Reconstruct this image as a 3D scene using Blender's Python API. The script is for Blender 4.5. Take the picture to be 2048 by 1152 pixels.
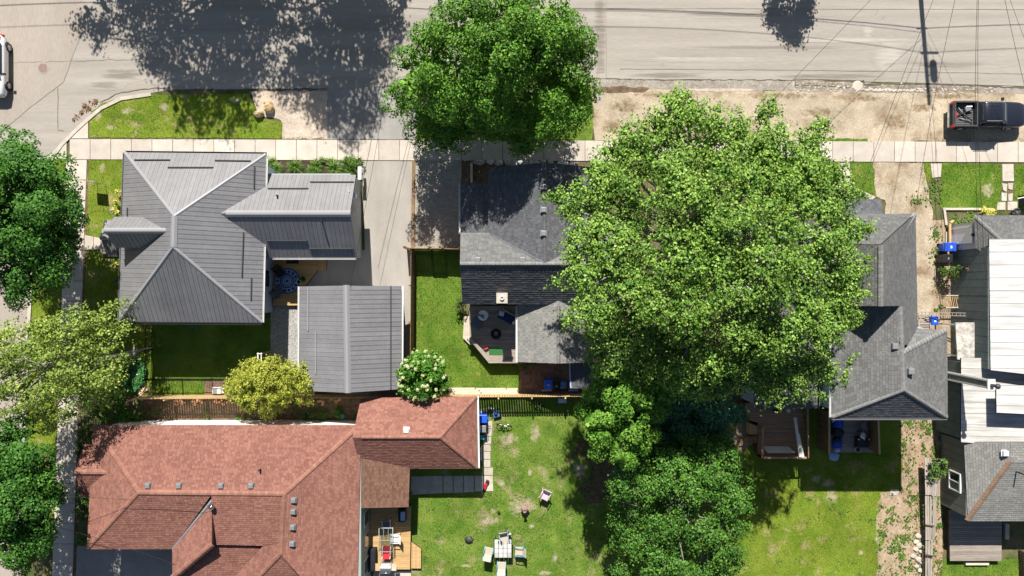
import bpy, math, random
import numpy as np
from mathutils import Vector, Matrix

random.seed(7)
for o in list(bpy.data.objects):
    bpy.data.objects.remove(o)
scene = bpy.context.scene
COL = scene.collection
R = math.radians

# ------------------------------------------------------------------ camera, sky, sun, exposure
H, S = 50.0, 28.0                      # drone height (m); photo pixels per metre on the ground
cam_d = bpy.data.cameras.new('camera')
cam_d.sensor_width = 36.0
cam_d.lens = 36.0 * H * S / 2048.0
cam_d.clip_start = 0.5
cam_d.clip_end = 3000
cam = bpy.data.objects.new('camera', cam_d)
COL.objects.link(cam)
cam.location = (0, 0, H)
scene.camera = cam

SUN = Vector((0.08, -1.0, -0.97)).normalized()      # the way the light travels
world = bpy.data.worlds.new('World')
scene.world = world
world.use_nodes = True
wn = world.node_tree
wn.nodes.clear()
sky = wn.nodes.new('ShaderNodeTexSky')
sky.sky_type = 'NISHITA'
sky.sun_disc = False
sky.sun_elevation = math.asin(-SUN.z)
sky.sun_rotation = math.atan2(-SUN.x, -SUN.y)
bg = wn.nodes.new('ShaderNodeBackground')
bg.inputs['Strength'].default_value = 0.047
wo = wn.nodes.new('ShaderNodeOutputWorld')
wn.links.new(sky.outputs[0], bg.inputs['Color'])
wn.links.new(bg.outputs[0], wo.inputs['Surface'])
sun_d = bpy.data.lights.new('sun', 'SUN')
sun_d.energy = 4.9
sun_d.angle = R(0.53)
sun_d.color = (1.0, 0.955, 0.88)
sun = bpy.data.objects.new('sun', sun_d)
COL.objects.link(sun)
sun.rotation_euler = SUN.to_track_quat('-Z', 'Y').to_euler()
sun.location = (-4, 60, 60)
vs = scene.view_settings
vs.view_transform = 'Standard'
vs.look = 'None'
vs.gamma = 1.0
vs.use_curve_mapping = False
vs.exposure = 0.75
scene.render.engine = 'CYCLES'


def W(px, py, z=0.0):
    """the place under a point of the photograph, given its height above ground"""
    k = (1 - z / H) / S
    return Vector(((px - 1024) * k, (576 - py) * k, z))


def WP(pts, z=0.0):
    return [W(p[0], p[1], p[2] if len(p) > 2 else z) for p in pts]


# ------------------------------------------------------------------ materials
MATS = {}


def mat(name, c1, c2=None, scale=1.5, rough=0.85, bump=0.0, bscale=40.0, tone=0.0, tmix=False, c3=None,
        c3scale=0.35, c3pos=0.55, c3w=0.12, metal=0.0, spec=0.3, stretch=(1, 1, 1), value=0.12, trans=0.0,
        detail=6.0, ramp=(0.35, 0.65), fine=0.0, fscale=25.0, coat=0.0, soft=None):
    m = bpy.data.materials.new(name)
    m.use_nodes = True
    nt = m.node_tree
    N, L = nt.nodes, nt.links
    N.clear()
    out = N.new('ShaderNodeOutputMaterial')
    bs = N.new('ShaderNodeBsdfPrincipled')
    bs.inputs['Roughness'].default_value = rough
    bs.inputs['Metallic'].default_value = metal
    bs.inputs['Specular IOR Level'].default_value = spec
    if coat:
        bs.inputs['Coat Weight'].default_value = coat
    geo = N.new('ShaderNodeNewGeometry')
    mp = N.new('ShaderNodeMapping')
    mp.inputs['Scale'].default_value = stretch
    L.new(geo.outputs['Position'], mp.inputs['Vector'])

    def noise(sc, det=detail, off=0.0):
        n = N.new('ShaderNodeTexNoise')
        n.inputs['Scale'].default_value = sc
        n.inputs['Detail'].default_value = det
        n.inputs['Roughness'].default_value = 0.6
        if off:
            m2 = N.new('ShaderNodeMapping')
            m2.inputs['Location'].default_value = (off, off * 1.7, off)
            L.new(mp.outputs[0], m2.inputs['Vector'])
            L.new(m2.outputs[0], n.inputs['Vector'])
        else:
            L.new(mp.outputs[0], n.inputs['Vector'])
        return n.outputs['Fac']

    def maprange(src, a, b, c, d):
        r = N.new('ShaderNodeMapRange')
        for i, v in enumerate((a, b, c, d)):
            r.inputs[i + 1].default_value = v
        L.new(src, r.inputs[0])
        return r.outputs[0]

    def mix(fac, a, b, blend='MIX'):
        x = N.new('ShaderNodeMix')
        x.data_type = 'RGBA'
        x.blend_type = blend
        x.clamp_factor = True
        for sock, v in ((x.inputs[0], fac), (x.inputs[6], a), (x.inputs[7], b)):
            if hasattr(v, 'is_linked'):
                L.new(v, sock)
            elif isinstance(v, (int, float)):
                sock.default_value = v
            else:
                sock.default_value = (v[0], v[1], v[2], 1)
        return x.outputs[2]

    tfac = None
    if tone or tmix:
        at = N.new('ShaderNodeAttribute')
        at.attribute_name = 'tone'
        oi = N.new('ShaderNodeObjectInfo')
        ad = N.new('ShaderNodeMath')
        ad.operation = 'ADD'
        L.new(at.outputs['Fac'], ad.inputs[0])
        L.new(oi.outputs['Random'], ad.inputs[1])
        fr = N.new('ShaderNodeMath')
        fr.operation = 'FRACT'
        L.new(ad.outputs[0], fr.inputs[0])
        tfac = fr.outputs[0]
    col = c1
    if c2 is not None:
        if tmix:
            f = tfac
        else:
            f = maprange(noise(scale), ramp[0], ramp[1], 0, 1)
        col = mix(f, c1, c2)
    if c3 is not None:
        f = maprange(noise(c3scale, 8.0, 13.0), c3pos - c3w / 2, c3pos + c3w / 2, 0, 1)
        col = mix(f, col, c3)
    if soft is not None:                    # worn to another colour where the 'soft' attribute says so
        sa = N.new('ShaderNodeAttribute')
        sa.attribute_name = 'soft'
        sm_ = N.new('ShaderNodeMath')
        sm_.operation = 'ADD'
        L.new(sa.outputs['Fac'], sm_.inputs[0])
        L.new(maprange(noise(3.0, 8.0, 77.0), 0.3, 0.7, -0.6, 0.6), sm_.inputs[1])
        col = mix(maprange(sm_.outputs[0], 0.3, 1.15, 0, 1), col, soft)
    if value:
        v = maprange(noise(0.45, 5.0, 31.0), 0.3, 0.7, 1 - value, 1 + value)
        cb = N.new('ShaderNodeCombineColor')
        for i in range(3):
            L.new(v, cb.inputs[i])
        col = mix(1.0, col, cb.outputs[0], 'MULTIPLY')
    if fine:
        v = maprange(noise(fscale, 3.0, 57.0), 0.3, 0.7, 1 - fine, 1 + fine)
        cb = N.new('ShaderNodeCombineColor')
        for i in range(3):
            L.new(v, cb.inputs[i])
        col = mix(1.0, col, cb.outputs[0], 'MULTIPLY')
    if tone:
        v = maprange(tfac, 0, 1, 1 - tone, 1 + tone)
        cb = N.new('ShaderNodeCombineColor')
        for i in range(3):
            L.new(v, cb.inputs[i])
        col = mix(1.0, col, cb.outputs[0], 'MULTIPLY')
    if hasattr(col, 'is_linked'):
        L.new(col, bs.inputs['Base Color'])
    else:
        bs.inputs['Base Color'].default_value = (col[0], col[1], col[2], 1)
    if bump:
        b = N.new('ShaderNodeBump')
        b.inputs['Strength'].default_value = bump
        b.inputs['Distance'].default_value = 0.02
        L.new(noise(bscale, 4.0, 3.0), b.inputs['Height'])
        L.new(b.outputs[0], bs.inputs['Normal'])
    shader = bs.outputs[0]
    if trans:
        tr = N.new('ShaderNodeBsdfTranslucent')
        if hasattr(col, 'is_linked'):
            L.new(col, tr.inputs['Color'])
        else:
            tr.inputs['Color'].default_value = (col[0], col[1], col[2], 1)
        ms = N.new('ShaderNodeMixShader')
        ms.inputs[0].default_value = trans
        L.new(bs.outputs[0], ms.inputs[1])
        L.new(tr.outputs[0], ms.inputs[2])
        shader = ms.outputs[0]
    L.new(shader, out.inputs['Surface'])
    MATS[name] = m
    return m


def plain(name, c, rough=0.6, metal=0.0, spec=0.4, value=0.08, fine=0.06, fscale=12.0, coat=0.0):
    return mat(name, c, rough=rough, metal=metal, spec=spec, value=value, fine=fine, fscale=fscale, coat=coat)


def glass(name, c=(0.02, 0.03, 0.04)):
    return mat(name, c, rough=0.06, spec=0.9, value=0)


# ------------------------------------------------------------------ mesh building
class MB:
    def __init__(self):
        self.v, self.f, self.t, self.sm = [], [], [], []

    def add(self, verts, faces, tone=None, smooth=False):
        b = len(self.v)
        self.v.extend([tuple(p) for p in verts])
        t = random.random() if tone is None else tone
        for f in faces:
            self.f.append(tuple(i + b for i in f))
            self.t.append(t)
            self.sm.append(smooth)
        return self

    def box(self, c, size, rz=0.0, tilt=None, tone=None, taper=1.0):
        x, y, z = (s / 2 for s in size)
        vs = []
        for sz in (-1, 1):
            k = taper if sz > 0 else 1.0
            for sx, sy in ((-1, -1), (1, -1), (1, 1), (-1, 1)):
                vs.append(Vector((sx * x * k, sy * y * k, sz * z)))
        m = Matrix.Rotation(rz, 3, 'Z')
        if tilt:
            m = m @ Matrix.Rotation(tilt[1], 3, tilt[0])
        c = Vector(c)
        vs = [m @ p + c for p in vs]
        return self.add(vs, [(3, 2, 1, 0), (4, 5, 6, 7), (0, 1, 5, 4), (1, 2, 6, 5), (2, 3, 7, 6), (3, 0, 4, 7)], tone)

    def bbox(self, c, size, rz=0.0, bev=0.02, tone=None):
        """box with a bevelled top edge"""
        x, y, z = (s / 2 for s in size)
        b = min(bev, x * 0.9, y * 0.9, z * 0.9)
        rings = [(x, y, -z), (x, y, z - b), (x - b * 0.3, y - b * 0.3, z - b * 0.3), (x - b, y - b, z)]
        m = Matrix.Rotation(rz, 3, 'Z')
        c = Vector(c)
        vs, fs = [], []
        for (a, d, e) in rings:
            for sx, sy in ((-1, -1), (1, -1), (1, 1), (-1, 1)):
                vs.append(m @ Vector((sx * a, sy * d, e)) + c)
        for r in range(3):
            for i in range(4):
                j = (i + 1) % 4
                fs.append((r * 4 + i, r * 4 + j, r * 4 + 4 + j, r * 4 + 4 + i))
        fs += [(3, 2, 1, 0), (12, 13, 14, 15)]
        return self.add(vs, fs, tone)

    def beam(self, a, b, w, h=None, tone=None, up=(0, 0, 1)):
        a, b = Vector(a), Vector(b)
        h = w if h is None else h
        d = (b - a)
        if d.length < 1e-6:
            return self
        d.normalize()
        s = d.cross(Vector(up))
        if s.length < 1e-4:
            s = d.cross(Vector((0, 1, 0)))
        s.normalize()
        u = s.cross(d)
        vs = []
        for p in (a, b):
            for i, j in ((-1, -1), (1, -1), (1, 1), (-1, 1)):
                vs.append(p + s * (i * w / 2) + u * (j * h / 2))
        return self.add(vs, [(3, 2, 1, 0), (4, 5, 6, 7), (0, 1, 5, 4), (1, 2, 6, 5), (2, 3, 7, 6), (3, 0, 4, 7)], tone)

    def tube(self, pts, r, n=6, tone=None, caps=True, smooth=True):
        pts = [Vector(p) for p in pts]
        rs = r if isinstance(r, (list, tuple)) else [r] * len(pts)
        vs, fs = [], []
        prev = None
        for i, p in enumerate(pts):
            d = (pts[min(i + 1, len(pts) - 1)] - pts[max(i - 1, 0)])
            d.normalize()
            if prev is None:
                s = d.orthogonal().normalized()
            else:
                s = (prev - d * prev.dot(d))
                s = s.normalized() if s.length > 1e-5 else d.orthogonal().normalized()
            prev = s
            u = d.cross(s)
            for k in range(n):
                a = 2 * math.pi * k / n
                vs.append(p + (s * math.cos(a) + u * math.sin(a)) * rs[i])
        for i in range(len(pts) - 1):
            for k in range(n):
                j = (k + 1) % n
                fs.append((i * n + k, i * n + j, (i + 1) * n + j, (i + 1) * n + k))
        if caps:
            fs.append(tuple(range(n - 1, -1, -1)))
            fs.append(tuple((len(pts) - 1) * n + k for k in range(n)))
        return self.add(vs, fs, tone, smooth)

    def lathe(self, c, prof, n=20, tone=None, smooth=True, sx=1.0, sy=1.0, rz=0.0):
        """prof: (radius, z) from bottom to top"""
        c = Vector(c)
        vs, fs = [], []
        for (r, z) in prof:
            for k in range(n):
                a = 2 * math.pi * k / n + rz
                vs.append(c + Vector((math.cos(a) * r * sx, math.sin(a) * r * sy, z)))
        for i in range(len(prof) - 1):
            for k in range(n):
                j = (k + 1) % n
                fs.append((i * n + k, i * n + j, (i + 1) * n + j, (i + 1) * n + k))
        fs.append(tuple(range(n - 1, -1, -1)))
        fs.append(tuple((len(prof) - 1) * n + k for k in range(n)))
        return self.add(vs, fs, tone, smooth)

    def prism(self, poly, z0, z1, tone=None):
        """vertical prism over a ground polygon"""
        n = len(poly)
        ar = sum(poly[i][0] * poly[(i + 1) % n][1] - poly[(i + 1) % n][0] * poly[i][1] for i in range(n))
        if ar < 0:
            poly = list(reversed(poly))
        vs = [(p[0], p[1], z0) for p in poly] + [(p[0], p[1], z1) for p in poly]
        fs = [tuple(range(n - 1, -1, -1)), tuple(range(n, 2 * n))]
        for i in range(n):
            j = (i + 1) % n
            fs.append((i, j, n + j, n + i))
        return self.add(vs, fs, tone)

    def slab(self, pts, nrm, t0, t1, tone=None):
        """a flat 3-D polygon given thickness along its normal"""
        nrm = Vector(nrm)
        pts = [Vector(p) for p in pts]
        n = len(pts)
        ar = Vector((0, 0, 0))
        for i in range(n):
            ar += pts[i].cross(pts[(i + 1) % n])
        if ar.dot(nrm) < 0:
            pts.reverse()
        vs = [p + nrm * t0 for p in pts] + [p + nrm * t1 for p in pts]
        fs = [tuple(range(n - 1, -1, -1)), tuple(range(n, 2 * n))]
        for i in range(n):
            j = (i + 1) % n
            fs.append((i, j, n + j, n + i))
        return self.add(vs, fs, tone)

    def build(self, name, material, parent=None, smooth=False):
        me = bpy.data.meshes.new(name)
        off = rootloc(parent) if parent else Vector((0, 0, 0))
        me.from_pydata([(p[0] - off.x, p[1] - off.y, p[2] - off.z) for p in self.v], [], self.f)
        if self.t:
            a = me.attributes.new('tone', 'FLOAT', 'FACE')
            a.data.foreach_set('value', self.t)
        if smooth or any(self.sm):
            me.polygons.foreach_set('use_smooth', [True] * len(self.f) if smooth else self.sm)
        me.materials.append(MATS[material] if isinstance(material, str) else material)
        me.update()
        o = bpy.data.objects.new(name, me)
        COL.objects.link(o)
        if parent:
            o.parent = parent
        return o


def rootloc(o):
    while o.parent:
        o = o.parent
    return o.location.copy()


def tag(o, label=None, cat=None, group=None, kind=None):
    if label:
        o['label'] = label
    if cat:
        o['category'] = cat
    if group:
        o['group'] = group
    if kind:
        o['kind'] = kind
    return o


def thing(name, label, cat, loc=(0, 0, 0), group=None):
    o = bpy.data.objects.new(name, None)
    o.empty_display_size = 0.3
    COL.objects.link(o)
    o.location = loc
    return tag(o, label, cat, group)


def copy_tree(o, parent=None):
    c = o.copy()
    COL.objects.link(c)
    c.parent = parent
    for ch in o.children:
        copy_tree(ch, c)
    return c


def structure(name, mb, material):
    o = mb.build(name, material)
    o['kind'] = 'structure'
    return o


def ragged(poly, step=14.0, amp=3.0, seed=0, closed=True):
    """break the edges of a pixel polygon into short uneven steps"""
    rg = random.Random(seed * 31 + len(poly))
    out = []
    n = len(poly)
    for i in range(n if closed else n - 1):
        a, b = poly[i], poly[(i + 1) % n]
        d = math.hypot(b[0] - a[0], b[1] - a[1])
        k = max(1, int(d / step))
        for j in range(k):
            t = j / k
            jx, jy = (rg.uniform(-amp, amp), rg.uniform(-amp, amp)) if j else (0, 0)
            out.append((a[0] + (b[0] - a[0]) * t + jx, a[1] + (b[1] - a[1]) * t + jy))
    if not closed:
        out.append(poly[-1])
    return out


def sheet(name, px, z, material, rag=None, seed=0):
    if rag:
        px = ragged(px, rag[0], rag[1], seed)
    pts = [W(p[0], p[1]) for p in px]
    n = len(pts)
    ar = sum(pts[i].x * pts[(i + 1) % n].y - pts[(i + 1) % n].x * pts[i].y for i in range(n))
    if ar < 0:
        pts.reverse()
    mb = MB()
    mb.add([(p.x, p.y, z) for p in pts], [tuple(range(n))])
    return structure(name, mb, material)


def blob(cx, cy, rx, ry, n=22, amp=0.22, seed=0):
    rg = random.Random(seed)
    return [(cx + math.cos(2 * math.pi * i / n) * rx * (1 + rg.uniform(-amp, amp)),
             cy + math.sin(2 * math.pi * i / n) * ry * (1 + rg.uniform(-amp, amp))) for i in range(n)]


def soft_patch(name, cx, cy, rx, ry, z, material, seed=0):
    """a worn patch whose material fades into the lawn around it"""
    rg = random.Random(seed)
    n = 26
    mb = MB()
    vs, at = [W(cx, cy)], [1.0]
    for k, a_ in ((.55, .85), (1.0, .4), (1.5, -.6)):
        for i in range(n):
            t = 2 * math.pi * i / n
            q = k * (1 + rg.uniform(-.2, .2) * (k < 1.2))
            vs.append(W(cx + math.cos(t) * rx * q, cy + math.sin(t) * ry * q))
            at.append(a_)
    fs = [(0, 1 + (i + 1) % n, 1 + i) for i in range(n)]
    for r_ in range(2):
        for i in range(n):
            j = (i + 1) % n
            fs.append((1 + r_ * n + i, 1 + r_ * n + j, 1 + (r_ + 1) * n + j, 1 + (r_ + 1) * n + i))
    mb.add([(p.x, p.y, z) for p in vs], fs)
    o = structure(name, mb, material)
    a = o.data.attributes.new('soft', 'FLOAT', 'POINT')
    a.data.foreach_set('value', at)
    return o


def inside(pts, x, y):
    """vectorised even-odd test"""
    c = np.zeros(len(x), bool)
    n = len(pts)
    for i in range(n):
        x1, y1 = pts[i][0], pts[i][1]
        x2, y2 = pts[(i + 1) % n][0], pts[(i + 1) % n][1]
        if y1 == y2:
            continue
        k = (y1 > y) != (y2 > y)
        c ^= k & (x < (x2 - x1) * (y - y1) / (y2 - y1) + x1)
    return c


def np_mesh(name, verts, nper, tones, material, parent=None, smooth=False):
    """many equal polygons of nper corners each"""
    n = len(verts) // nper
    me = bpy.data.meshes.new(name)
    off = rootloc(parent) if parent else Vector((0, 0, 0))
    verts = np.asarray(verts, np.float32) - np.array(off, np.float32)
    me.vertices.add(len(verts))
    me.vertices.foreach_set('co', verts.ravel())
    me.loops.add(len(verts))
    me.loops.foreach_set('vertex_index', np.arange(len(verts), dtype=np.int32))
    me.polygons.add(n)
    me.polygons.foreach_set('loop_start', np.arange(0, n * nper, nper, dtype=np.int32))
    me.polygons.foreach_set('loop_total', np.full(n, nper, np.int32))
    a = me.attributes.new('tone', 'FLOAT', 'FACE')
    a.data.foreach_set('value', np.asarray(tones, np.float32))
    me.materials.append(MATS[material])
    me.update(calc_edges=True)
    o = bpy.data.objects.new(name, me)
    COL.objects.link(o)
    if parent:
        o.parent = parent
    return o


def scatter_blades(name, polys_px, per_m2, h, w, material, label, cat, holes=(), seed=1, z=0.0, lean=0.7):
    rg = np.random.default_rng(seed)
    V, T = [], []
    for px in polys_px:
        P = [W(p[0], p[1]) for p in px]
        x0, x1 = min(p.x for p in P), max(p.x for p in P)
        y0, y1 = min(p.y for p in P), max(p.y for p in P)
        n = int((x1 - x0) * (y1 - y0) * per_m2)
        x = rg.uniform(x0, x1, n)
        y = rg.uniform(y0, y1, n)
        k = inside(P, x, y)
        for hp in holes:
            k &= ~inside([W(p[0], p[1]) for p in hp], x, y)
        x, y = x[k], y[k]
        n = len(x)
        a = rg.uniform(0, 2 * math.pi, n)
        hh = h * rg.uniform(0.5, 1.3, n)
        ww = w * rg.uniform(0.6, 1.3, n)
        lx = np.cos(a + 1.5) * hh * rg.uniform(-lean, lean, n)
        ly = np.sin(a + 1.5) * hh * rg.uniform(-lean, lean, n)
        v = np.zeros((n, 3, 3))
        v[:, 0] = np.stack([x - np.cos(a) * ww / 2, y - np.sin(a) * ww / 2, np.full(n, z)], 1)
        v[:, 1] = np.stack([x + np.cos(a) * ww / 2, y + np.sin(a) * ww / 2, np.full(n, z)], 1)
        v[:, 2] = np.stack([x + lx, y + ly, z + hh], 1)
        V.append(v.reshape(-1, 3))
        T.append(rg.random(n))
    o = np_mesh(name, np.concatenate(V), 3, np.concatenate(T), material)
    return tag(o, label, cat, kind='stuff')


def clip_poly(poly, u0, u1, v0, v1):
    for (ax, lim, keep) in ((0, u0, 1), (0, u1, -1), (1, v0, 1), (1, v1, -1)):
        out = []
        n = len(poly)
        for i in range(n):
            a, b = poly[i], poly[(i + 1) % n]
            da, db = (a[ax] - lim) * keep, (b[ax] - lim) * keep
            if da >= 0:
                out.append(a)
            if (da > 0 > db) or (da < 0 < db):
                t = da / (da - db)
                out.append((a[0] + (b[0] - a[0]) * t, a[1] + (b[1] - a[1]) * t))
        poly = out
        if len(poly) < 3:
            return []
    return poly


def area2(p):
    return abs(sum(p[i][0] * p[(i + 1) % len(p)][1] - p[(i + 1) % len(p)][0] * p[i][1] for i in range(len(p)))) / 2


class Roof:
    """a roof part: boarding under each face, shingles or metal panels laid on it"""

    def __init__(self, owner, name, deck_mat, limit=300):
        self.owner, self.name, self.deck_mat = owner, name, deck_mat
        self.deck = MB()
        self.sh, self.panels = [], []
        self.extra = []
        self.limit = limit

    @staticmethod
    def frame(pts):
        n = Vector((0, 0, 0))
        for i in range(len(pts)):
            n += pts[i].cross(pts[(i + 1) % len(pts)])
        n.normalize()
        if n.z < 0:
            n = -n
        u = Vector((0, 0, 1)).cross(n)
        u = u.normalized() if u.length > 0.02 else Vector((1, 0, 0))
        v = n.cross(u)
        return n, u, v

    def face(self, px, kind, m, e=0.18, w=0.32, thick=0.12, seed=0, uv=None):
        pts = [W(*p) for p in px]
        n, u, v = self.frame(pts)
        cen = sum(pts, Vector()) / len(pts)
        eye = Vector((0, 0, H))                     # bring measured corners into one plane
        pts = [eye + (p - eye) * ((cen - eye).dot(n) / (p - eye).dot(n)) for p in pts]
        if uv:
            u = Vector(uv)
            u = (u - n * u.dot(n)).normalized()
            v = n.cross(u)
        o = pts[0]
        p2 = [((p - o).dot(u), (p - o).dot(v)) for p in pts]
        self.deck.slab(pts, n, -thick, 0)
        rg = random.Random(seed + len(self.sh) + len(self.panels))
        us = [p[0] for p in p2]
        vs_ = [p[1] for p in p2]
        if kind == 'shingle':
            v0 = min(vs_) - 0.02
            row = 0
            while v0 < max(vs_):
                u0 = min(us) - (w / 2 if row % 2 else 0) - rg.random() * 0.06
                while u0 < max(us):
                    ww = w * rg.uniform(0.92, 1.08)
                    q = clip_poly(p2, u0 + 0.006, u0 + ww - 0.006, v0, v0 + e)
                    if len(q) >= 3 and area2(q) > 0.003:
                        up = rg.uniform(0.018, 0.03)
                        ps = []
                        for (a, b) in q:
                            t = up - (up - 0.006) * min(1, max(0, (b - v0) / e))
                            ps.append((o + u * a + v * b, t))
                        self.sh.append((ps, n, area2(q) * n.z, m))
                    u0 += ww
                v0 += e
                row += 1
        elif kind == 'metal':
            u0 = min(us)
            k = max(1, round((max(us) - u0) / w))
            w = (max(us) - u0) / k
            for i in range(k):
                a, b = u0 + i * w, u0 + (i + 1) * w
                mb = MB()
                q = clip_poly(p2, a + 0.014, b, min(vs_) - 1, max(vs_) + 1)
                if len(q) >= 3 and area2(q) > 0.004:
                    mb.slab([o + u * x + v * y for x, y in q], n, 0.002, 0.022)
                    q = clip_poly(p2, b - 0.022, b, min(vs_) - 1, max(vs_) + 1)
                    if len(q) >= 3:
                        mb.slab([o + u * x + v * y for x, y in q], n, 0.022, 0.038, tone=mb.t[0])
                    q = clip_poly(p2, a + 0.03 + (w - .06) * .5 - .012, a + 0.03 + (w - .06) * .5 + .012, min(vs_) - 1, max(vs_) + 1)
                    if len(q) >= 3:
                        mb.slab([o + u * x + v * y for x, y in q], n, 0.022, 0.027, tone=mb.t[0])
                    self.panels.append((mb, m))
        return n

    def cap(self, px0, px1, m, w=0.26, h=0.05, name='ridge_cap', pieces=0.0):
        a, b = W(*px0), W(*px1)
        up = Vector((0, 0, 0.035))
        mb = MB()
        d = (b - a).normalized()
        s = d.cross(Vector((0, 0, 1))).normalized()
        k = max(1, int((b - a).length / pieces)) if pieces else 1
        for i in range(k):
            p = a + (b - a) * (i / k) + up
            q = a + (b - a) * ((i + 1) / k) + up + (Vector((0, 0, -0.02)) if pieces else Vector())
            if pieces:
                q = q - d * 0.012
            vs = []
            for e in (p, q):
                vs += [e - s * w / 2 - Vector((0, 0, w * 0.22)), e - s * w * 0.16 + Vector((0, 0, h * 0.6)),
                       e + s * w * 0.16 + Vector((0, 0, h * 0.6)), e + s * w / 2 - Vector((0, 0, w * 0.22)),
                       e - Vector((0, 0, 0.1))]
            mb.add(vs, [(0, 1, 6, 5), (1, 2, 7, 6), (2, 3, 8, 7), (3, 4, 9, 8), (4, 0, 5, 9), (4, 3, 2, 1, 0), (5, 6, 7, 8, 9)])
        self.extra.append((name, mb, m))

    def finish(self):
        part = self.deck.build(self.name, self.deck_mat, self.owner)
        for mb, m in self.panels:
            mb.build('panel', m, part)
        self.sh.sort(key=lambda s: -s[2])
        rest = {}
        for i, (ps, n, ar, m) in enumerate(self.sh):
            if i < self.limit:
                mb = MB()
            else:
                mb = rest.setdefault(m, MB())
            k = len(ps)
            pts = [p for p, t in ps]
            ar_ = Vector((0, 0, 0))
            for j in range(k):
                ar_ += pts[j].cross(pts[(j + 1) % k])
            if ar_.dot(n) < 0:
                ps = ps[::-1]
            vs = [p + n * 0.001 for p, t in ps] + [p + n * t for p, t in ps]
            fs = [tuple(range(k, 2 * k))] + [(j, (j + 1) % k, k + (j + 1) % k, k + j) for j in range(k)]
            mb.add(vs, fs)
            if i < self.limit:
                mb.build('shingle', m, part)
        for m, mb in rest.items():
            o = mb.build('shingle_field', m, part)
            o['kind'] = 'stuff'
        for name, mb, m in self.extra:
            mb.build(name, m, part)
        return part


def wall_block(owner, px, z1, m, name='wall', zref=0.0, z0=0.0):
    """walls over a footprint given in photo points at height zref"""
    mb = MB()
    mb.prism([W(p[0], p[1], zref) for p in px], z0, z1)
    return mb.build(name, m, owner)


def gable_wall(owner, pts, m, thick=0.12, nrm=(1, 0, 0), name='gable_wall'):
    mb = MB()
    mb.slab([Vector(p) for p in pts], Vector(nrm), -thick, 0)
    return mb.build(name, m, owner)


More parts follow.
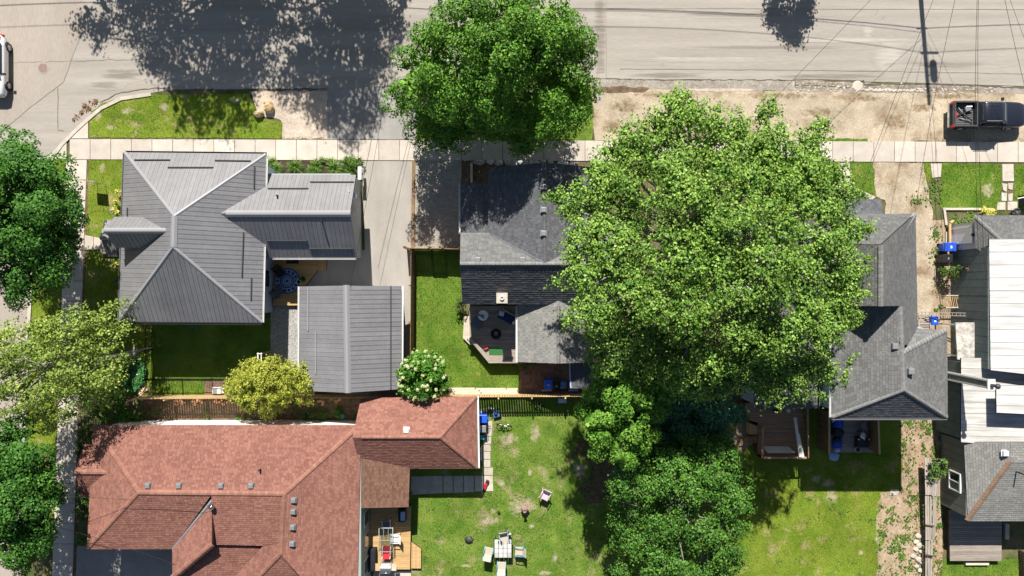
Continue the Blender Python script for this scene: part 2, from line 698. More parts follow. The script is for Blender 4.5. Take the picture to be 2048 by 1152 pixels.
# ------------------------------------------------------------------ trees
def crown_mesh(name, lobes, parent, material, leaf, nclump, nleaf, crad, seed, updir=0.55, droop=0.0, inner=0.55, spray=None, core=60):
    rg = np.random.default_rng(seed)
    C, CN = [], []
    for (px, py, rpx, z, flat) in lobes:
        c = np.array(W(px, py, z))
        r = rpx * (1 - z / H) / S
        n = max(3, int(nclump * r * r))
        d = rg.normal(size=(n * 3, 3))
        d /= np.linalg.norm(d, axis=1)[:, None]
        d = d[d[:, 2] > -0.45][:n]
        rad = rg.uniform(inner, 1.0, len(d)) ** 0.6
        p = c + d * rad[:, None] * np.array([r, r, r * flat])
        C.append(p)
        CN.append(d)
    C = np.concatenate(C)
    CN = np.concatenate(CN)
    m = len(C)
    cr = crad * rg.uniform(0.55, 1.25, m)
    k = np.maximum(6, (nleaf * (cr / crad) ** 2).astype(int))
    idx = np.repeat(np.arange(m), k)
    n = len(idx)
    if spray == 'dome':                     # leaves on the skin of rounded tufts
        off = rg.normal(size=(n, 3))
        off[:, 2] = off[:, 2] * 0.8 + 0.35
        off /= np.linalg.norm(off, axis=1)[:, None]
        off *= rg.uniform(0.35, 1.0, (n, 1)) ** 0.45 * np.array([1, 1, 0.8])
    elif spray == 'radial':                 # drooping sprays pointing away from the trunk
        off = rg.normal(size=(n, 3)) * np.array([0.34, 0.34, 0.26])
        d2 = CN[idx] * np.array([1, 1, 0.0]) + rg.normal(size=(m, 3))[idx] * np.array([.35, .35, 0])
        d2 /= np.linalg.norm(d2, axis=1)[:, None]
        q = rg.normal(size=(n, 1)) * 0.85
        off = off + d2 * q + np.array([0, 0, -0.28]) * q
    else:
        off = rg.normal(size=(n, 3)) * np.array([0.55, 0.55, 0.38])
    if spray is not None and not isinstance(spray, str):
        sd = np.array(spray, float)
        sd /= np.linalg.norm(sd)
        off = off * 0.55 + sd * rg.normal(size=(n, 1)) * 0.9
    P = C[idx] + off * cr[idx][:, None]
    P[:, 2] -= droop * (off[:, 0] ** 2 + off[:, 1] ** 2) * cr[idx]
    keep = P[:, 2] > 0.15
    P, idx, off = P[keep], idx[keep], off[keep]
    n = len(P)
    N = CN[idx] * 0.35 + off * (0.8 if spray == 'dome' else 0.35) + rg.normal(size=(n, 3)) * 0.42
    N[:, 2] += updir
    N /= np.linalg.norm(N, axis=1)[:, None]
    A = rg.normal(size=(n, 3))
    A -= N * (A * N).sum(1)[:, None]
    A /= np.linalg.norm(A, axis=1)[:, None]
    B = np.cross(N, A)
    s = leaf * rg.uniform(0.6, 1.3, n)[:, None]
    V = np.zeros((n, 4, 3))
    fold = N * s * 0.14
    V[:, 0] = P - A * s * 0.5
    V[:, 1] = P + B * s * 0.36 + fold
    V[:, 2] = P + A * s * 0.5 - fold * 0.6
    V[:, 3] = P - B * s * 0.36 + fold
    tc = rg.random(m)
    KV, KT = [], []
    for (px, py, rpx, z, flat) in lobes:    # large inner leaves that close the crown, toned dark to paint its inner shade
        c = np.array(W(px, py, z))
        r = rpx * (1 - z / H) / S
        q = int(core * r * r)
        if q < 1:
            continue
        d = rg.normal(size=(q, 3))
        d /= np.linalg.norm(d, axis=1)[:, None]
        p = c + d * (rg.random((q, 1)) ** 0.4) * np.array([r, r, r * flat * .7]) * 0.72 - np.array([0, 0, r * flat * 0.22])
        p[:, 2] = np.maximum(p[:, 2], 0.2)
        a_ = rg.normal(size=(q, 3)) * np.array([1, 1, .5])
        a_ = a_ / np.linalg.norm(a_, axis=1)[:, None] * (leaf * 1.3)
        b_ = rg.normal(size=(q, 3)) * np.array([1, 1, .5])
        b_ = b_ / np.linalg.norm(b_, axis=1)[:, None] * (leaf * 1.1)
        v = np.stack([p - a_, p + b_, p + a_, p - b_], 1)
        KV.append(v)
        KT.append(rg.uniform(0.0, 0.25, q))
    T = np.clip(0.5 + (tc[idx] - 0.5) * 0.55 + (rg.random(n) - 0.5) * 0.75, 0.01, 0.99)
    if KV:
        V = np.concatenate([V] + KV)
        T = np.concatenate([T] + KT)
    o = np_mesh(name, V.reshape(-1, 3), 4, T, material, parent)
    return o, C


def tree(name, label, lobes, base, leafmat, barkmat='bark', leaf=0.18, nclump=7.0, nleaf=110, crad=0.62, seed=1,
         trunk_r=0.25, group=None, cat='tree', limbs=40, updir=0.55, droop=0.0, inner=0.55, fork=0.3, spray=None, core=60):
    b = W(base[0], base[1]) if len(base) == 2 else Vector(base)
    t = thing(name, label, cat, b, group)
    cr, C = crown_mesh('crown', lobes, t, leafmat, leaf, nclump, nleaf, crad, seed, updir, droop, inner, spray, core)
    rg = random.Random(seed)
    mb = MB()
    cen = Vector((0, 0, 0))
    tot = 0
    for (px, py, rpx, z, flat) in lobes:
        cen += W(px, py, z) * rpx
        tot += rpx
    cen /= tot
    top = Vector((b.x * 0.35 + cen.x * 0.65, b.y * 0.35 + cen.y * 0.65, cen.z))
    fk = b + (top - b) * fork
    mb.tube([b - Vector((0, 0, 0.1)), b + Vector((0, 0, 0.25)), fk, top], [trunk_r * 1.5, trunk_r, trunk_r * 0.8, trunk_r * 0.3], 9)
    lob_pts = []
    for (px, py, rpx, z, flat) in lobes:
        q = W(px, py, z)
        s = fk + (top - fk) * rg.uniform(0.0, 0.7)
        mid = s + (q - s) * 0.5 + Vector((rg.uniform(-.3, .3), rg.uniform(-.3, .3), 0.12 * (q - s).length))
        r0 = max(0.03, trunk_r * 0.42 * min(1.2, (rpx / 90.0) ** 0.5))
        mb.tube([s, mid, q], [r0, r0 * 0.75, r0 * 0.35], 6)
        lob_pts.append((q, r0 * 0.5, mid))
    for _ in range(limbs):
        c = Vector(C[rg.randrange(len(C))])
        q, r0, mid = min(lob_pts, key=lambda l: (l[0] - c).length * rg.uniform(0.8, 1.2))
        s = mid + (q - mid) * rg.uniform(0.1, 0.9)
        m2 = s + (c - s) * 0.5 + Vector((rg.uniform(-.25, .25), rg.uniform(-.25, .25), rg.uniform(0, .3)))
        mb.tube([s, m2, c], [max(0.022, r0 * 0.6), max(0.018, r0 * 0.4), 0.01], 5, caps=False)
    mb.build('trunk', barkmat, t)
    return t
# ------------------------------------------------------------------ the materials of the place
mat('earth', (0.16, 0.13, 0.075), (0.055, 0.085, 0.02), scale=0.9, bump=0.4, bscale=30, value=0.2, fine=0.25, fscale=9, rough=1.0, spec=0.1)
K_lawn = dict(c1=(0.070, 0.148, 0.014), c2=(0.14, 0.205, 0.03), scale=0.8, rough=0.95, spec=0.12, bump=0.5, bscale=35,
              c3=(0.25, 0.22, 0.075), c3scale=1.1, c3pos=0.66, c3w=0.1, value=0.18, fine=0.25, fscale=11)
K_dry = dict(c1=(0.105, 0.175, 0.013), c2=(0.175, 0.22, 0.028), scale=0.7, rough=0.95, spec=0.12, bump=0.5, bscale=35,
             c3=(0.28, 0.24, 0.10), c3scale=0.9, c3pos=0.62, c3w=0.12, value=0.2, fine=0.25, fscale=11)
K_worn = dict(c1=(0.076, 0.155, 0.016), c2=(0.155, 0.21, 0.038), scale=0.9, rough=0.95, spec=0.12, bump=0.5, bscale=35,
              c3=(0.30, 0.255, 0.14), c3scale=0.8, c3pos=0.63, c3w=0.16, value=0.2, fine=0.28, fscale=10)
mat('lawn', **K_lawn)
mat('lawn_dry', **K_dry)
mat('lawn_worn', **K_worn)
mat('patch_lawn', soft=(0.40, 0.32, 0.24), **K_lawn)
mat('patch_dry', soft=(0.38, 0.32, 0.22), **K_dry)
mat('patch_worn', soft=(0.36, 0.30, 0.215), **K_worn)
mat('blades', (0.055, 0.13, 0.010), (0.27, 0.335, 0.05), tmix=True, rough=0.8, spec=0.2, value=0.18, trans=0.25)
mat('blades_dry', (0.115, 0.18, 0.013), (0.34, 0.34, 0.07), tmix=True, rough=0.8, spec=0.2, value=0.2, trans=0.2)
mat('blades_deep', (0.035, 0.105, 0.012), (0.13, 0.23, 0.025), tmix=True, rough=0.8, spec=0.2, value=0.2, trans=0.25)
K_asph = dict(c1=(0.29, 0.262, 0.228) , c2=(0.385, 0.352, 0.31), scale=0.8, stretch=(0.08, 1.3, 1), rough=0.95, spec=0.15,
    bump=0.25, bscale=80, value=0.07, fine=0.10, fscale=22, ramp=(0.3, 0.7))
mat('asphalt', **K_asph)
mat('patch_asphalt', soft=(0.215, 0.192, 0.165), **K_asph)
mat('pale_asphalt', soft=(0.43, 0.40, 0.36), **K_asph)
mat('asphalt_side', (0.315, 0.272, 0.23), (0.37, 0.325, 0.283), scale=0.5, stretch=(0.5, 0.12, 1), rough=0.95, spec=0.15,
    bump=0.25, bscale=80, value=0.06, fine=0.08, fscale=22)
mat('asphalt_drive', (0.27, 0.255, 0.238), (0.335, 0.315, 0.295), scale=0.7, rough=0.95, spec=0.15, bump=0.3, bscale=70, value=0.12, fine=0.1, fscale=16)
mat('asphalt_old', (0.24, 0.21, 0.175), (0.36, 0.325, 0.28), scale=2.2, rough=0.95, spec=0.15, bump=0.6, bscale=25, value=0.15, fine=0.25, fscale=7)
mat('drive_concrete', (0.30, 0.276, 0.248), (0.375, 0.347, 0.31), scale=0.6, stretch=(1.0, 0.35, 1), rough=0.9, spec=0.2, bump=0.15, bscale=60, value=0.1, fine=0.07)
mat('concrete', (0.46, 0.405, 0.345), (0.53, 0.475, 0.41), scale=1.2, rough=0.9, spec=0.2, bump=0.15, bscale=60, value=0.08, fine=0.1, tone=0.09)
mat('concrete_old', (0.42, 0.37, 0.31), (0.53, 0.48, 0.41), scale=2.5, rough=0.9, spec=0.2, bump=0.3, bscale=40, value=0.1, fine=0.15, tone=0.08)
K_gravel = dict(c1=(0.365, 0.30, 0.215), c2=(0.47, 0.395, 0.295), scale=0.9, rough=1.0, spec=0.1, bump=0.6, bscale=30, value=0.16, fine=0.22, fscale=9,
    c3=(0.23, 0.165, 0.10), c3scale=0.45, c3pos=0.60, c3w=0.16)
mat('gravel', **K_gravel)
mat('patch_gravel', soft=(0.21, 0.15, 0.09), **K_gravel)
mat('gravel_grey', (0.22, 0.21, 0.2), (0.42, 0.41, 0.39), scale=9.0, rough=1.0, spec=0.1, bump=0.8, bscale=18, value=0.1, fine=0.3, fscale=14)
mat('dirt', (0.30, 0.215, 0.14), (0.40, 0.31, 0.22), scale=1.6, rough=1.0, spec=0.08, bump=0.6, bscale=25, value=0.18, fine=0.25, fscale=8)
mat('dirt_pale', (0.42, 0.345, 0.27), (0.52, 0.44, 0.36), scale=2.0, rough=1.0, spec=0.08, bump=0.5, bscale=25, value=0.15, fine=0.2, fscale=8)
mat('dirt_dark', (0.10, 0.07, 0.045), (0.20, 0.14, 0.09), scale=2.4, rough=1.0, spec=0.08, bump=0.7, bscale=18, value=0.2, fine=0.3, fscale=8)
mat('mulch', (0.035, 0.022, 0.016), (0.085, 0.055, 0.04), scale=7, rough=1.0, bump=0.8, bscale=20, value=0.2, fine=0.3)
mat('crack', (0.11, 0.09, 0.07), rough=1.0, value=0.2, fine=0.2)
mat('stain', (0.235, 0.205, 0.175), (0.30, 0.27, 0.235), scale=1.2, rough=0.95, value=0.12, fine=0.15)
mat('brick_paver', (0.32, 0.29, 0.25), (0.42, 0.385, 0.335), tmix=True, rough=0.92, spec=0.15, value=0.08, fine=0.12)
mat('patio_paver', (0.165, 0.10, 0.075), (0.25, 0.17, 0.13), tmix=True, rough=0.92, spec=0.15, value=0.12, fine=0.15)
mat('sand_joint', (0.18, 0.15, 0.12), rough=1.0, value=0.1)
mat('metal_roof', (0.185, 0.183, 0.19), (0.208, 0.205, 0.212), scale=1.4, rough=0.42, spec=0.5, value=0.09, tone=0.06, fine=0.06, fscale=6)
mat('metal_seam', (0.07, 0.07, 0.075), rough=0.6, value=0.05)
mat('metal_trim', (0.27, 0.27, 0.28), rough=0.4, spec=0.5, value=0.04)
mat('metal_dark', (0.045, 0.047, 0.052), rough=0.5, spec=0.5, value=0.05)
mat('felt', (0.025, 0.026, 0.03), rough=0.95, value=0.1)
mat('felt_red', (0.075, 0.03, 0.022), rough=0.95, value=0.1)
mat('shingle_slate_shade', (0.082, 0.085, 0.094), (0.128, 0.131, 0.14), tmix=True, rough=0.92, spec=0.2, value=0.1, fine=0.16, fscale=20)  # slate's own tone; also paints shade on slopes facing away from the sun
mat('shingle_grey', (0.105, 0.106, 0.106), (0.15, 0.15, 0.148), tmix=True, rough=0.92, spec=0.2, value=0.08, fine=0.16, fscale=20)
mat('shingle_silver_sun', (0.12, 0.121, 0.119), (0.175, 0.175, 0.17), tmix=True, rough=0.92, spec=0.2, value=0.07, fine=0.16, fscale=20)  # silver's own tone; also paints sunlight on one sunward slate slope
mat('shingle_pale', (0.19, 0.187, 0.175), (0.255, 0.25, 0.233), tmix=True, rough=0.92, spec=0.2, value=0.08, fine=0.16, fscale=20)
mat('shingle_red', (0.205, 0.092, 0.072), (0.292, 0.142, 0.107), tmix=True, rough=0.92, spec=0.15, value=0.10, fine=0.16, fscale=20)
mat('shingle_brown', (0.135, 0.072, 0.05), (0.205, 0.115, 0.08), tmix=True, rough=0.92, spec=0.15, value=0.10, fine=0.16, fscale=20)
mat('cap_red', (0.25, 0.12, 0.09), (0.30, 0.15, 0.112), tone=0.12, scale=3, rough=0.92, spec=0.15, value=0.08, fine=0.12)
mat('cap_grey', (0.18, 0.18, 0.175), (0.235, 0.235, 0.228), scale=3, rough=0.92, spec=0.15, value=0.05, fine=0.1, tone=0.08)
mat('cap_slate', (0.095, 0.1, 0.108), (0.14, 0.145, 0.155), scale=3, rough=0.92, value=0.05, fine=0.1)
mat('cap_brown', (0.21, 0.135, 0.09), (0.27, 0.18, 0.125), scale=3, rough=0.92, value=0.05, fine=0.1, tone=0.08)
mat('white_metal', (0.47, 0.46, 0.445), (0.65, 0.64, 0.625), c3=(0.40, 0.385, 0.36), c3scale=1.0, c3pos=0.66, c3w=0.2, scale=1.2, stretch=(0.3, 3, 1), rough=0.5, spec=0.4, value=0.07, fine=0.03, tone=0.03)
mat('white_metal_worn', (0.40, 0.38, 0.35), (0.60, 0.585, 0.56), c3=(0.32, 0.30, 0.27), c3scale=0.9, c3pos=0.64, c3w=0.2, scale=1.6, stretch=(0.3, 3.0, 1), rough=0.6, spec=0.3, value=0.08, fine=0.06, tone=0.05)
mat('weathered_roof', (0.30, 0.28, 0.25), (0.56, 0.53, 0.48), scale=2.6, rough=0.9, value=0.12, fine=0.25, fscale=6)
plain('siding_white', (0.72, 0.71, 0.69))
plain('siding_blue', (0.42, 0.50, 0.60))
plain('siding_grey', (0.36, 0.38, 0.40))
mat('siding_teal', (0.10, 0.125, 0.125), (0.13, 0.16, 0.16), scale=1.5, rough=0.8, value=0.08, tone=0.08)
mat('siding_olive', (0.155, 0.16, 0.145), (0.19, 0.195, 0.175), scale=1.5, rough=0.8, value=0.06, tone=0.07)
mat('siding_taupe', (0.24, 0.225, 0.195), (0.29, 0.27, 0.235), scale=1.5, rough=0.8, value=0.06, tone=0.06)
plain('siding_sage', (0.30, 0.33, 0.30))
plain('trim_white', (0.78, 0.77, 0.75), rough=0.5)
plain('white_plastic', (0.78, 0.78, 0.78), rough=0.35)
plain('grey_plastic', (0.20, 0.205, 0.215), rough=0.45)
plain('blue_plastic', (0.018, 0.09, 0.58), rough=0.4)
plain('blue_dull', (0.05, 0.15, 0.36), rough=0.5)
plain('teal_plastic', (0.06, 0.42, 0.44), rough=0.4)
plain('black_plastic', (0.018, 0.018, 0.02), rough=0.45)
plain('black_iron', (0.012, 0.012, 0.013), rough=0.55)
plain('rubber', (0.016, 0.016, 0.017), rough=0.85)
plain('chrome', (0.62, 0.62, 0.63), rough=0.18, metal=1.0)
plain('steel', (0.50, 0.50, 0.50), rough=0.32, metal=0.85)
plain('car_white', (0.74, 0.75, 0.76), rough=0.25, coat=0.6)
plain('truck_blue', (0.016, 0.018, 0.028), rough=0.3, coat=0.7)
plain('truck_bed', (0.06, 0.06, 0.065), rough=0.7)
plain('bed_liner', (0.12, 0.12, 0.118), rough=0.7)
plain('lamp_red', (0.50, 0.035, 0.025), rough=0.25)
plain('red_paint', (0.50, 0.02, 0.03), rough=0.35)
plain('red_cloth', (0.42, 0.02, 0.03), rough=0.9)
plain('black_cloth', (0.016, 0.016, 0.022), rough=0.95)
plain('navy_cloth', (0.02, 0.035, 0.11), rough=0.9)
plain('pale_cloth', (0.55, 0.64, 0.74), rough=0.9)
plain('beige_cloth', (0.46, 0.40, 0.315), rough=0.9)
plain('green_mat', (0.03, 0.13, 0.035), rough=0.95)
plain('pink_plastic', (0.62, 0.48, 0.53), rough=0.5)
plain('purple_plastic', (0.10, 0.05, 0.085), rough=0.5)
plain('sky_frame', (0.12, 0.36, 0.46), rough=0.4)
mat('terracotta', (0.22, 0.13, 0.10), (0.40, 0.29, 0.25), scale=3, rough=0.85, value=0.1)
plain('hose_green', (0.05, 0.20, 0.10), rough=0.5)
mat('tarp', (0.012, 0.05, 0.32), (0.02, 0.08, 0.45), scale=2.5, rough=0.4, value=0.2)
mat('tarp_black', (0.01, 0.011, 0.016), (0.03, 0.032, 0.045), scale=3, rough=0.4)
plain('tarp_sheen', (0.32, 0.42, 0.66), rough=0.4)
glass('glass')
glass('glass_pale', (0.16, 0.20, 0.20))
mat('wood_new', (0.46, 0.29, 0.125), (0.55, 0.37, 0.175), scale=2.5, stretch=(0.4, 4, 1), rough=0.75, value=0.08, tone=0.1)
mat('wood_red', (0.33, 0.185, 0.105), (0.42, 0.25, 0.15), scale=2.5, stretch=(0.4, 4, 1), rough=0.75, value=0.1, tone=0.12)
mat('wood_brown', (0.19, 0.115, 0.055), (0.26, 0.165, 0.085), scale=2.5, stretch=(4, 4, 0.4), rough=0.8, value=0.12, tone=0.14)
mat('wood_tan', (0.50, 0.32, 0.155), (0.60, 0.41, 0.215), scale=2.5, stretch=(4, 4, 0.4), rough=0.8, value=0.1, tone=0.1)
mat('wood_grey', (0.25, 0.21, 0.175), (0.34, 0.295, 0.25), scale=2.5, stretch=(0.5, 5, 1), rough=0.9, value=0.12, tone=0.14)
mat('wood_grey_ns', (0.27, 0.235, 0.195), (0.40, 0.36, 0.31), scale=2.5, stretch=(6, 0.5, 1), rough=0.9, value=0.12, tone=0.16)
mat('wood_pale', (0.50, 0.43, 0.33), (0.60, 0.53, 0.43), scale=2.5, stretch=(0.5, 5, 1), rough=0.85, value=0.1, tone=0.1)
mat('wood_dark', (0.075, 0.05, 0.035), (0.12, 0.085, 0.06), scale=2.5, rough=0.85, value=0.1, tone=0.12)
mat('board_white', (0.62, 0.57, 0.48), (0.70, 0.65, 0.57), scale=2, rough=0.85, value=0.08)
mat('stone_grey', (0.33, 0.33, 0.325), (0.50, 0.50, 0.49), scale=2.5, rough=0.95, bump=0.5, bscale=12, value=0.1, fine=0.15)
mat('stone_tan', (0.42, 0.27, 0.13), (0.58, 0.45, 0.28), scale=2.0, rough=0.95, bump=0.5, bscale=12, value=0.15, fine=0.15)
mat('stone_chimney', (0.42, 0.35, 0.26), (0.56, 0.49, 0.39), tmix=True, rough=0.95, bump=0.3, value=0.1, fine=0.12)
mat('brick_rubble', (0.40, 0.20, 0.11), (0.55, 0.34, 0.20), tmix=True, rough=0.95, value=0.1, fine=0.15)
mat('brick_tan', (0.55, 0.38, 0.23), (0.68, 0.54, 0.37), tmix=True, rough=0.95, value=0.1, fine=0.15)
mat('tile_white', (0.50, 0.49, 0.46), (0.60, 0.59, 0.56), tmix=True, rough=0.35, value=0.04, fine=0.04)
mat('tile_grey', (0.38, 0.38, 0.36), (0.48, 0.48, 0.46), scale=8, rough=0.35, value=0.04)
mat('bark', (0.13, 0.115, 0.10), (0.24, 0.22, 0.195), scale=3, stretch=(2, 2, 0.6), rough=0.95, bump=0.5, bscale=18, value=0.1)
mat('bark_pale', (0.26, 0.235, 0.20), (0.40, 0.37, 0.33), scale=3, rough=0.95, value=0.1)
mat('leaf_maple', (0.040, 0.145, 0.014), (0.225, 0.42, 0.055), tmix=True, rough=0.6, spec=0.18, value=0.12, trans=0.18)
mat('leaf_lime', (0.036, 0.135, 0.009), (0.36, 0.53, 0.10), tmix=True, rough=0.55, spec=0.25, value=0.1, trans=0.16)
mat('leaf_deep', (0.022, 0.095, 0.009), (0.12, 0.29, 0.028), tmix=True, rough=0.6, spec=0.18, value=0.15, trans=0.15)
mat('leaf_bluish', (0.016, 0.09, 0.04), (0.085, 0.25, 0.11), tmix=True, rough=0.5, spec=0.4, value=0.15, trans=0.1)
mat('leaf_locust', (0.07, 0.16, 0.018), (0.46, 0.56, 0.12), tmix=True, rough=0.6, spec=0.3, value=0.12, trans=0.3)
mat('leaf_gold', (0.15, 0.20, 0.016), (0.56, 0.58, 0.085), tmix=True, rough=0.6, spec=0.3, value=0.12, trans=0.3)
mat('leaf_cedar', (0.03, 0.085, 0.012), (0.14, 0.21, 0.03), tmix=True, rough=0.6, spec=0.3, value=0.12, trans=0.2)
mat('leaf_ivy', (0.015, 0.09, 0.018), (0.09, 0.25, 0.075), tmix=True, rough=0.4, spec=0.5, value=0.12, trans=0.15)
mat('leaf_strap', (0.05, 0.15, 0.018), (0.24, 0.36, 0.07), tmix=True, rough=0.55, spec=0.35, value=0.1, trans=0.3)
mat('leaf_weed', (0.045, 0.12, 0.012), (0.19, 0.29, 0.05), tmix=True, rough=0.6, spec=0.3, value=0.1, trans=0.25)
mat('blossom', (0.42, 0.50, 0.18), (0.66, 0.68, 0.42), tmix=True, rough=0.8, value=0.05, trans=0.2)
mat('yellow_flower', (0.55, 0.52, 0.05), (0.75, 0.72, 0.20), tmix=True, rough=0.8, value=0.05, trans=0.2)
mat('leaf_litter', (0.16, 0.075, 0.03), (0.33, 0.18, 0.08), tmix=True, rough=0.95, value=0.15)
mat('wire', (0.02, 0.02, 0.02), rough=0.6, value=0)
mat('pole_wood', (0.12, 0.085, 0.06), (0.2, 0.15, 0.11), scale=3, rough=0.9)
mat('rug_blue', (0.03, 0.07, 0.22), rough=0.95, value=0.1)
mat('rug_pale', (0.30, 0.42, 0.60), rough=0.95, value=0.1)
plain('grill_grey', (0.45, 0.44, 0.42), rough=0.35, metal=0.5)
plain('slate_chair', (0.10, 0.12, 0.16), rough=0.6)
mat('leaf_linden', (0.018, 0.085, 0.010), (0.135, 0.285, 0.038), tmix=True, rough=0.55, spec=0.25, value=0.15, trans=0.12)
mat('broken_asphalt', (0.17, 0.135, 0.10), (0.30, 0.26, 0.21), scale=3.0, rough=1.0, bump=0.7, bscale=14, value=0.2, fine=0.3, fscale=7)
mat('leaf_dark', (0.016, 0.075, 0.010), (0.095, 0.24, 0.03), tmix=True, rough=0.6, spec=0.2, value=0.15, trans=0.12)
# ------------------------------------------------------------------ the ground
g = MB()
g.add([(-700, -700, 0), (700, -700, 0), (700, 700, 0), (-700, 700, 0)], [(0, 1, 2, 3)])
structure('ground', g, 'earth')


def swy(x):                       # top edge of the long pavement, photo rows
    return 278.0 + (x - 200) * 0.0030


def swx(y):                       # left edge of the side pavement, photo columns
    return 134.0 - (y - 320) * 0.0345


# road and side street
kerb = [(345, 181), (300, 186), (240, 195), (200, 214), (172, 238), (150, 258), (122, 286), (96, 322), (80, 352), (71, 392), (60, 560), (50, 760), (46, 860), (38, 1110), (36, 1300)]
sheet('main_road', [(-900, -900), (2900, -900), (2900, 176), (2048, 172), (1780, 164), (1600, 161), (1180, 156), (900, 165), (655, 180), (345, 179)] + kerb[1:8] + [(40, 330), (-900, 330)], 0.008, 'asphalt')
sheet('side_street', [(-900, 320)] + [(0, 266), (60, 215), (128, 163), (146, 110), (166, 60), (182, -900), (-900, -900)], 0.012, 'asphalt_side')
sheet('side_street', [(-900, 329), (40, 329)] + kerb[8:] + [(-900, 1300)], 0.010, 'asphalt_side')
# far side of the street, outside the picture
sheet('lawn', [(-900, -900), (2900, -900), (2900, -330), (-900, -330)], 0.014, 'lawn')
# the worn edge of the road and the gravel shoulder
sheet('gravel_shoulder', [(1178, 172), (1400, 178), (1600, 181), (1800, 184), (2100, 186), (2900, 190), (2900, 284), (2048, 284), (1190, 281), (1182, 240)], 0.012, 'gravel', rag=(16, 3), seed=3)
sheet('worn_road_edge', [(1150, 157), (1400, 160), (1590, 161), (1700, 165), (1900, 170), (2100, 176), (2100, 188), (1900, 186), (1700, 185), (1500, 181), (1300, 178), (1150, 176)], 0.016, 'asphalt_old', rag=(10, 1.6), seed=5)
sheet('worn_road_edge', [(1592, 163), (1660, 165), (1728, 168), (1800, 170), (1900, 173), (1985, 178), (1990, 184), (1900, 184), (1800, 182), (1700, 180), (1640, 179), (1592, 177)], 0.020, 'broken_asphalt', rag=(6, 2.2), seed=55)
for i, (x, y, rx, ry) in enumerate(((1330, 190, 60, 5), (1560, 192, 80, 6), (1720, 196, 50, 8), (1900, 192, 60, 6), (1250, 215, 30, 16), (1790, 245, 30, 14), (1225, 255, 20, 16), (1640, 225, 40, 10), (1845, 215, 30, 9))):
    soft_patch('dirt_patch', x, y, rx, ry, 0.0135 + i * 0.0002, 'patch_gravel', 200 + i)
sheet('dirt_patch', [(1182, 176), (1240, 172), (1300, 176), (1290, 184), (1220, 186), (1190, 184)], 0.020, 'dirt_dark', rag=(7, 2), seed=6)
# verge, dirt and aprons between road and pavement
verge = [(180, 275), (178, 240), (186, 222), (205, 206), (245, 195), (300, 190), (500, 188), (520, 235), (565, 245), (565, 277)]
sheet('verge_lawn', verge, 0.035, 'lawn_dry', rag=(9, 1.2), seed=2)
sheet('dirt_patch', [(500, 184), (656, 180), (656, 278), (565, 278), (562, 240), (520, 232)], 0.020, 'dirt_pale', rag=(9, 2), seed=4)
sheet('driveway_apron', [(655, 178), (832, 172), (832, 279), (655, 279)], 0.022, 'asphalt_drive', rag=(20, 0.7), seed=8)
verge2 = [(832, 172), (1180, 165), (1186, 240), (1182, 283), (832, 281)]
sheet('verge_lawn', verge2, 0.024, 'lawn_worn', rag=(10, 2), seed=9)
strip3 = [(1640, 277), (1735, 277), (1735, 283), (1640, 283)]
# lawns
L_front1 = [(175, 318), (252, 317), (250, 480), (205, 478), (172, 466)]
L_front1b = [(170, 502), (206, 500), (250, 520), (246, 640), (300, 645), (305, 760), (290, 790), (165, 790)]
L_west = [(86, 330), (100, 318), (133, 318), (128, 500), (118, 800), (108, 1090), (52, 1100), (56, 860), (62, 640), (70, 400)]
L_back1 = [(303, 636), (545, 636), (545, 790), (303, 792)]
L_side2 = [(833, 500), (920, 500), (925, 640), (1045, 640), (1045, 782), (833, 782)]
L_back5 = [(735, 800), (1240, 792), (1300, 792), (1320, 1200), (735, 1200)]
L_back3 = [(1240, 830), (1640, 820), (1810, 830), (1812, 985), (1762, 1000), (1757, 1200), (1240, 1200)]
L_f3a = [(1692, 324), (1748, 324), (1752, 392), (1702, 386)]
L_f3z = [(1560, 322), (1674, 322), (1676, 400), (1560, 410)]
L_f3b = [(1838, 325), (1864, 325), (1862, 358), (1842, 376)]
L_f4a = [(1884, 326), (2004, 328), (2000, 418), (1880, 418), (1884, 366)]
L_f4b = [(2028, 330), (2120, 330), (2120, 425), (2030, 425)]
L_back4 = [(1872, 1118), (2040, 1118), (2040, 1240), (1872, 1240)]
sheet('lawn', L_front1, 0.010, 'lawn_dry', rag=(9, 1.2), seed=11)
sheet('lawn', L_front1b, 0.010, 'lawn_dry', rag=(9, 1.2), seed=12)
sheet('lawn', L_west, 0.016, 'lawn_dry', rag=(9, 1.5), seed=13)
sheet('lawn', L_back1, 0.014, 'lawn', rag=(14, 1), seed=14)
sheet('lawn', L_side2, 0.010, 'lawn', rag=(14, 1), seed=15)
sheet('lawn', L_back5, 0.010, 'lawn_worn')
sheet('lawn', L_back3, 0.014, 'lawn_dry', rag=(12, 3), seed=17)
sheet('lawn', L_f3a, 0.016, 'lawn', rag=(8, 2), seed=18)
sheet('lawn', L_f3z, 0.016, 'lawn', rag=(8, 2), seed=28)
sheet('lawn', L_f3b, 0.016, 'lawn_dry', rag=(8, 2), seed=19)
sheet('lawn', L_f4a, 0.016, 'lawn', rag=(8, 2), seed=20)
sheet('lawn', L_f4b, 0.016, 'lawn', rag=(8, 2), seed=21)
sheet('lawn', L_back4, 0.016, 'lawn', rag=(8, 2), seed=22)
sheet('lawn', strip3, 0.022, 'lawn', rag=(7, 2), seed=23)
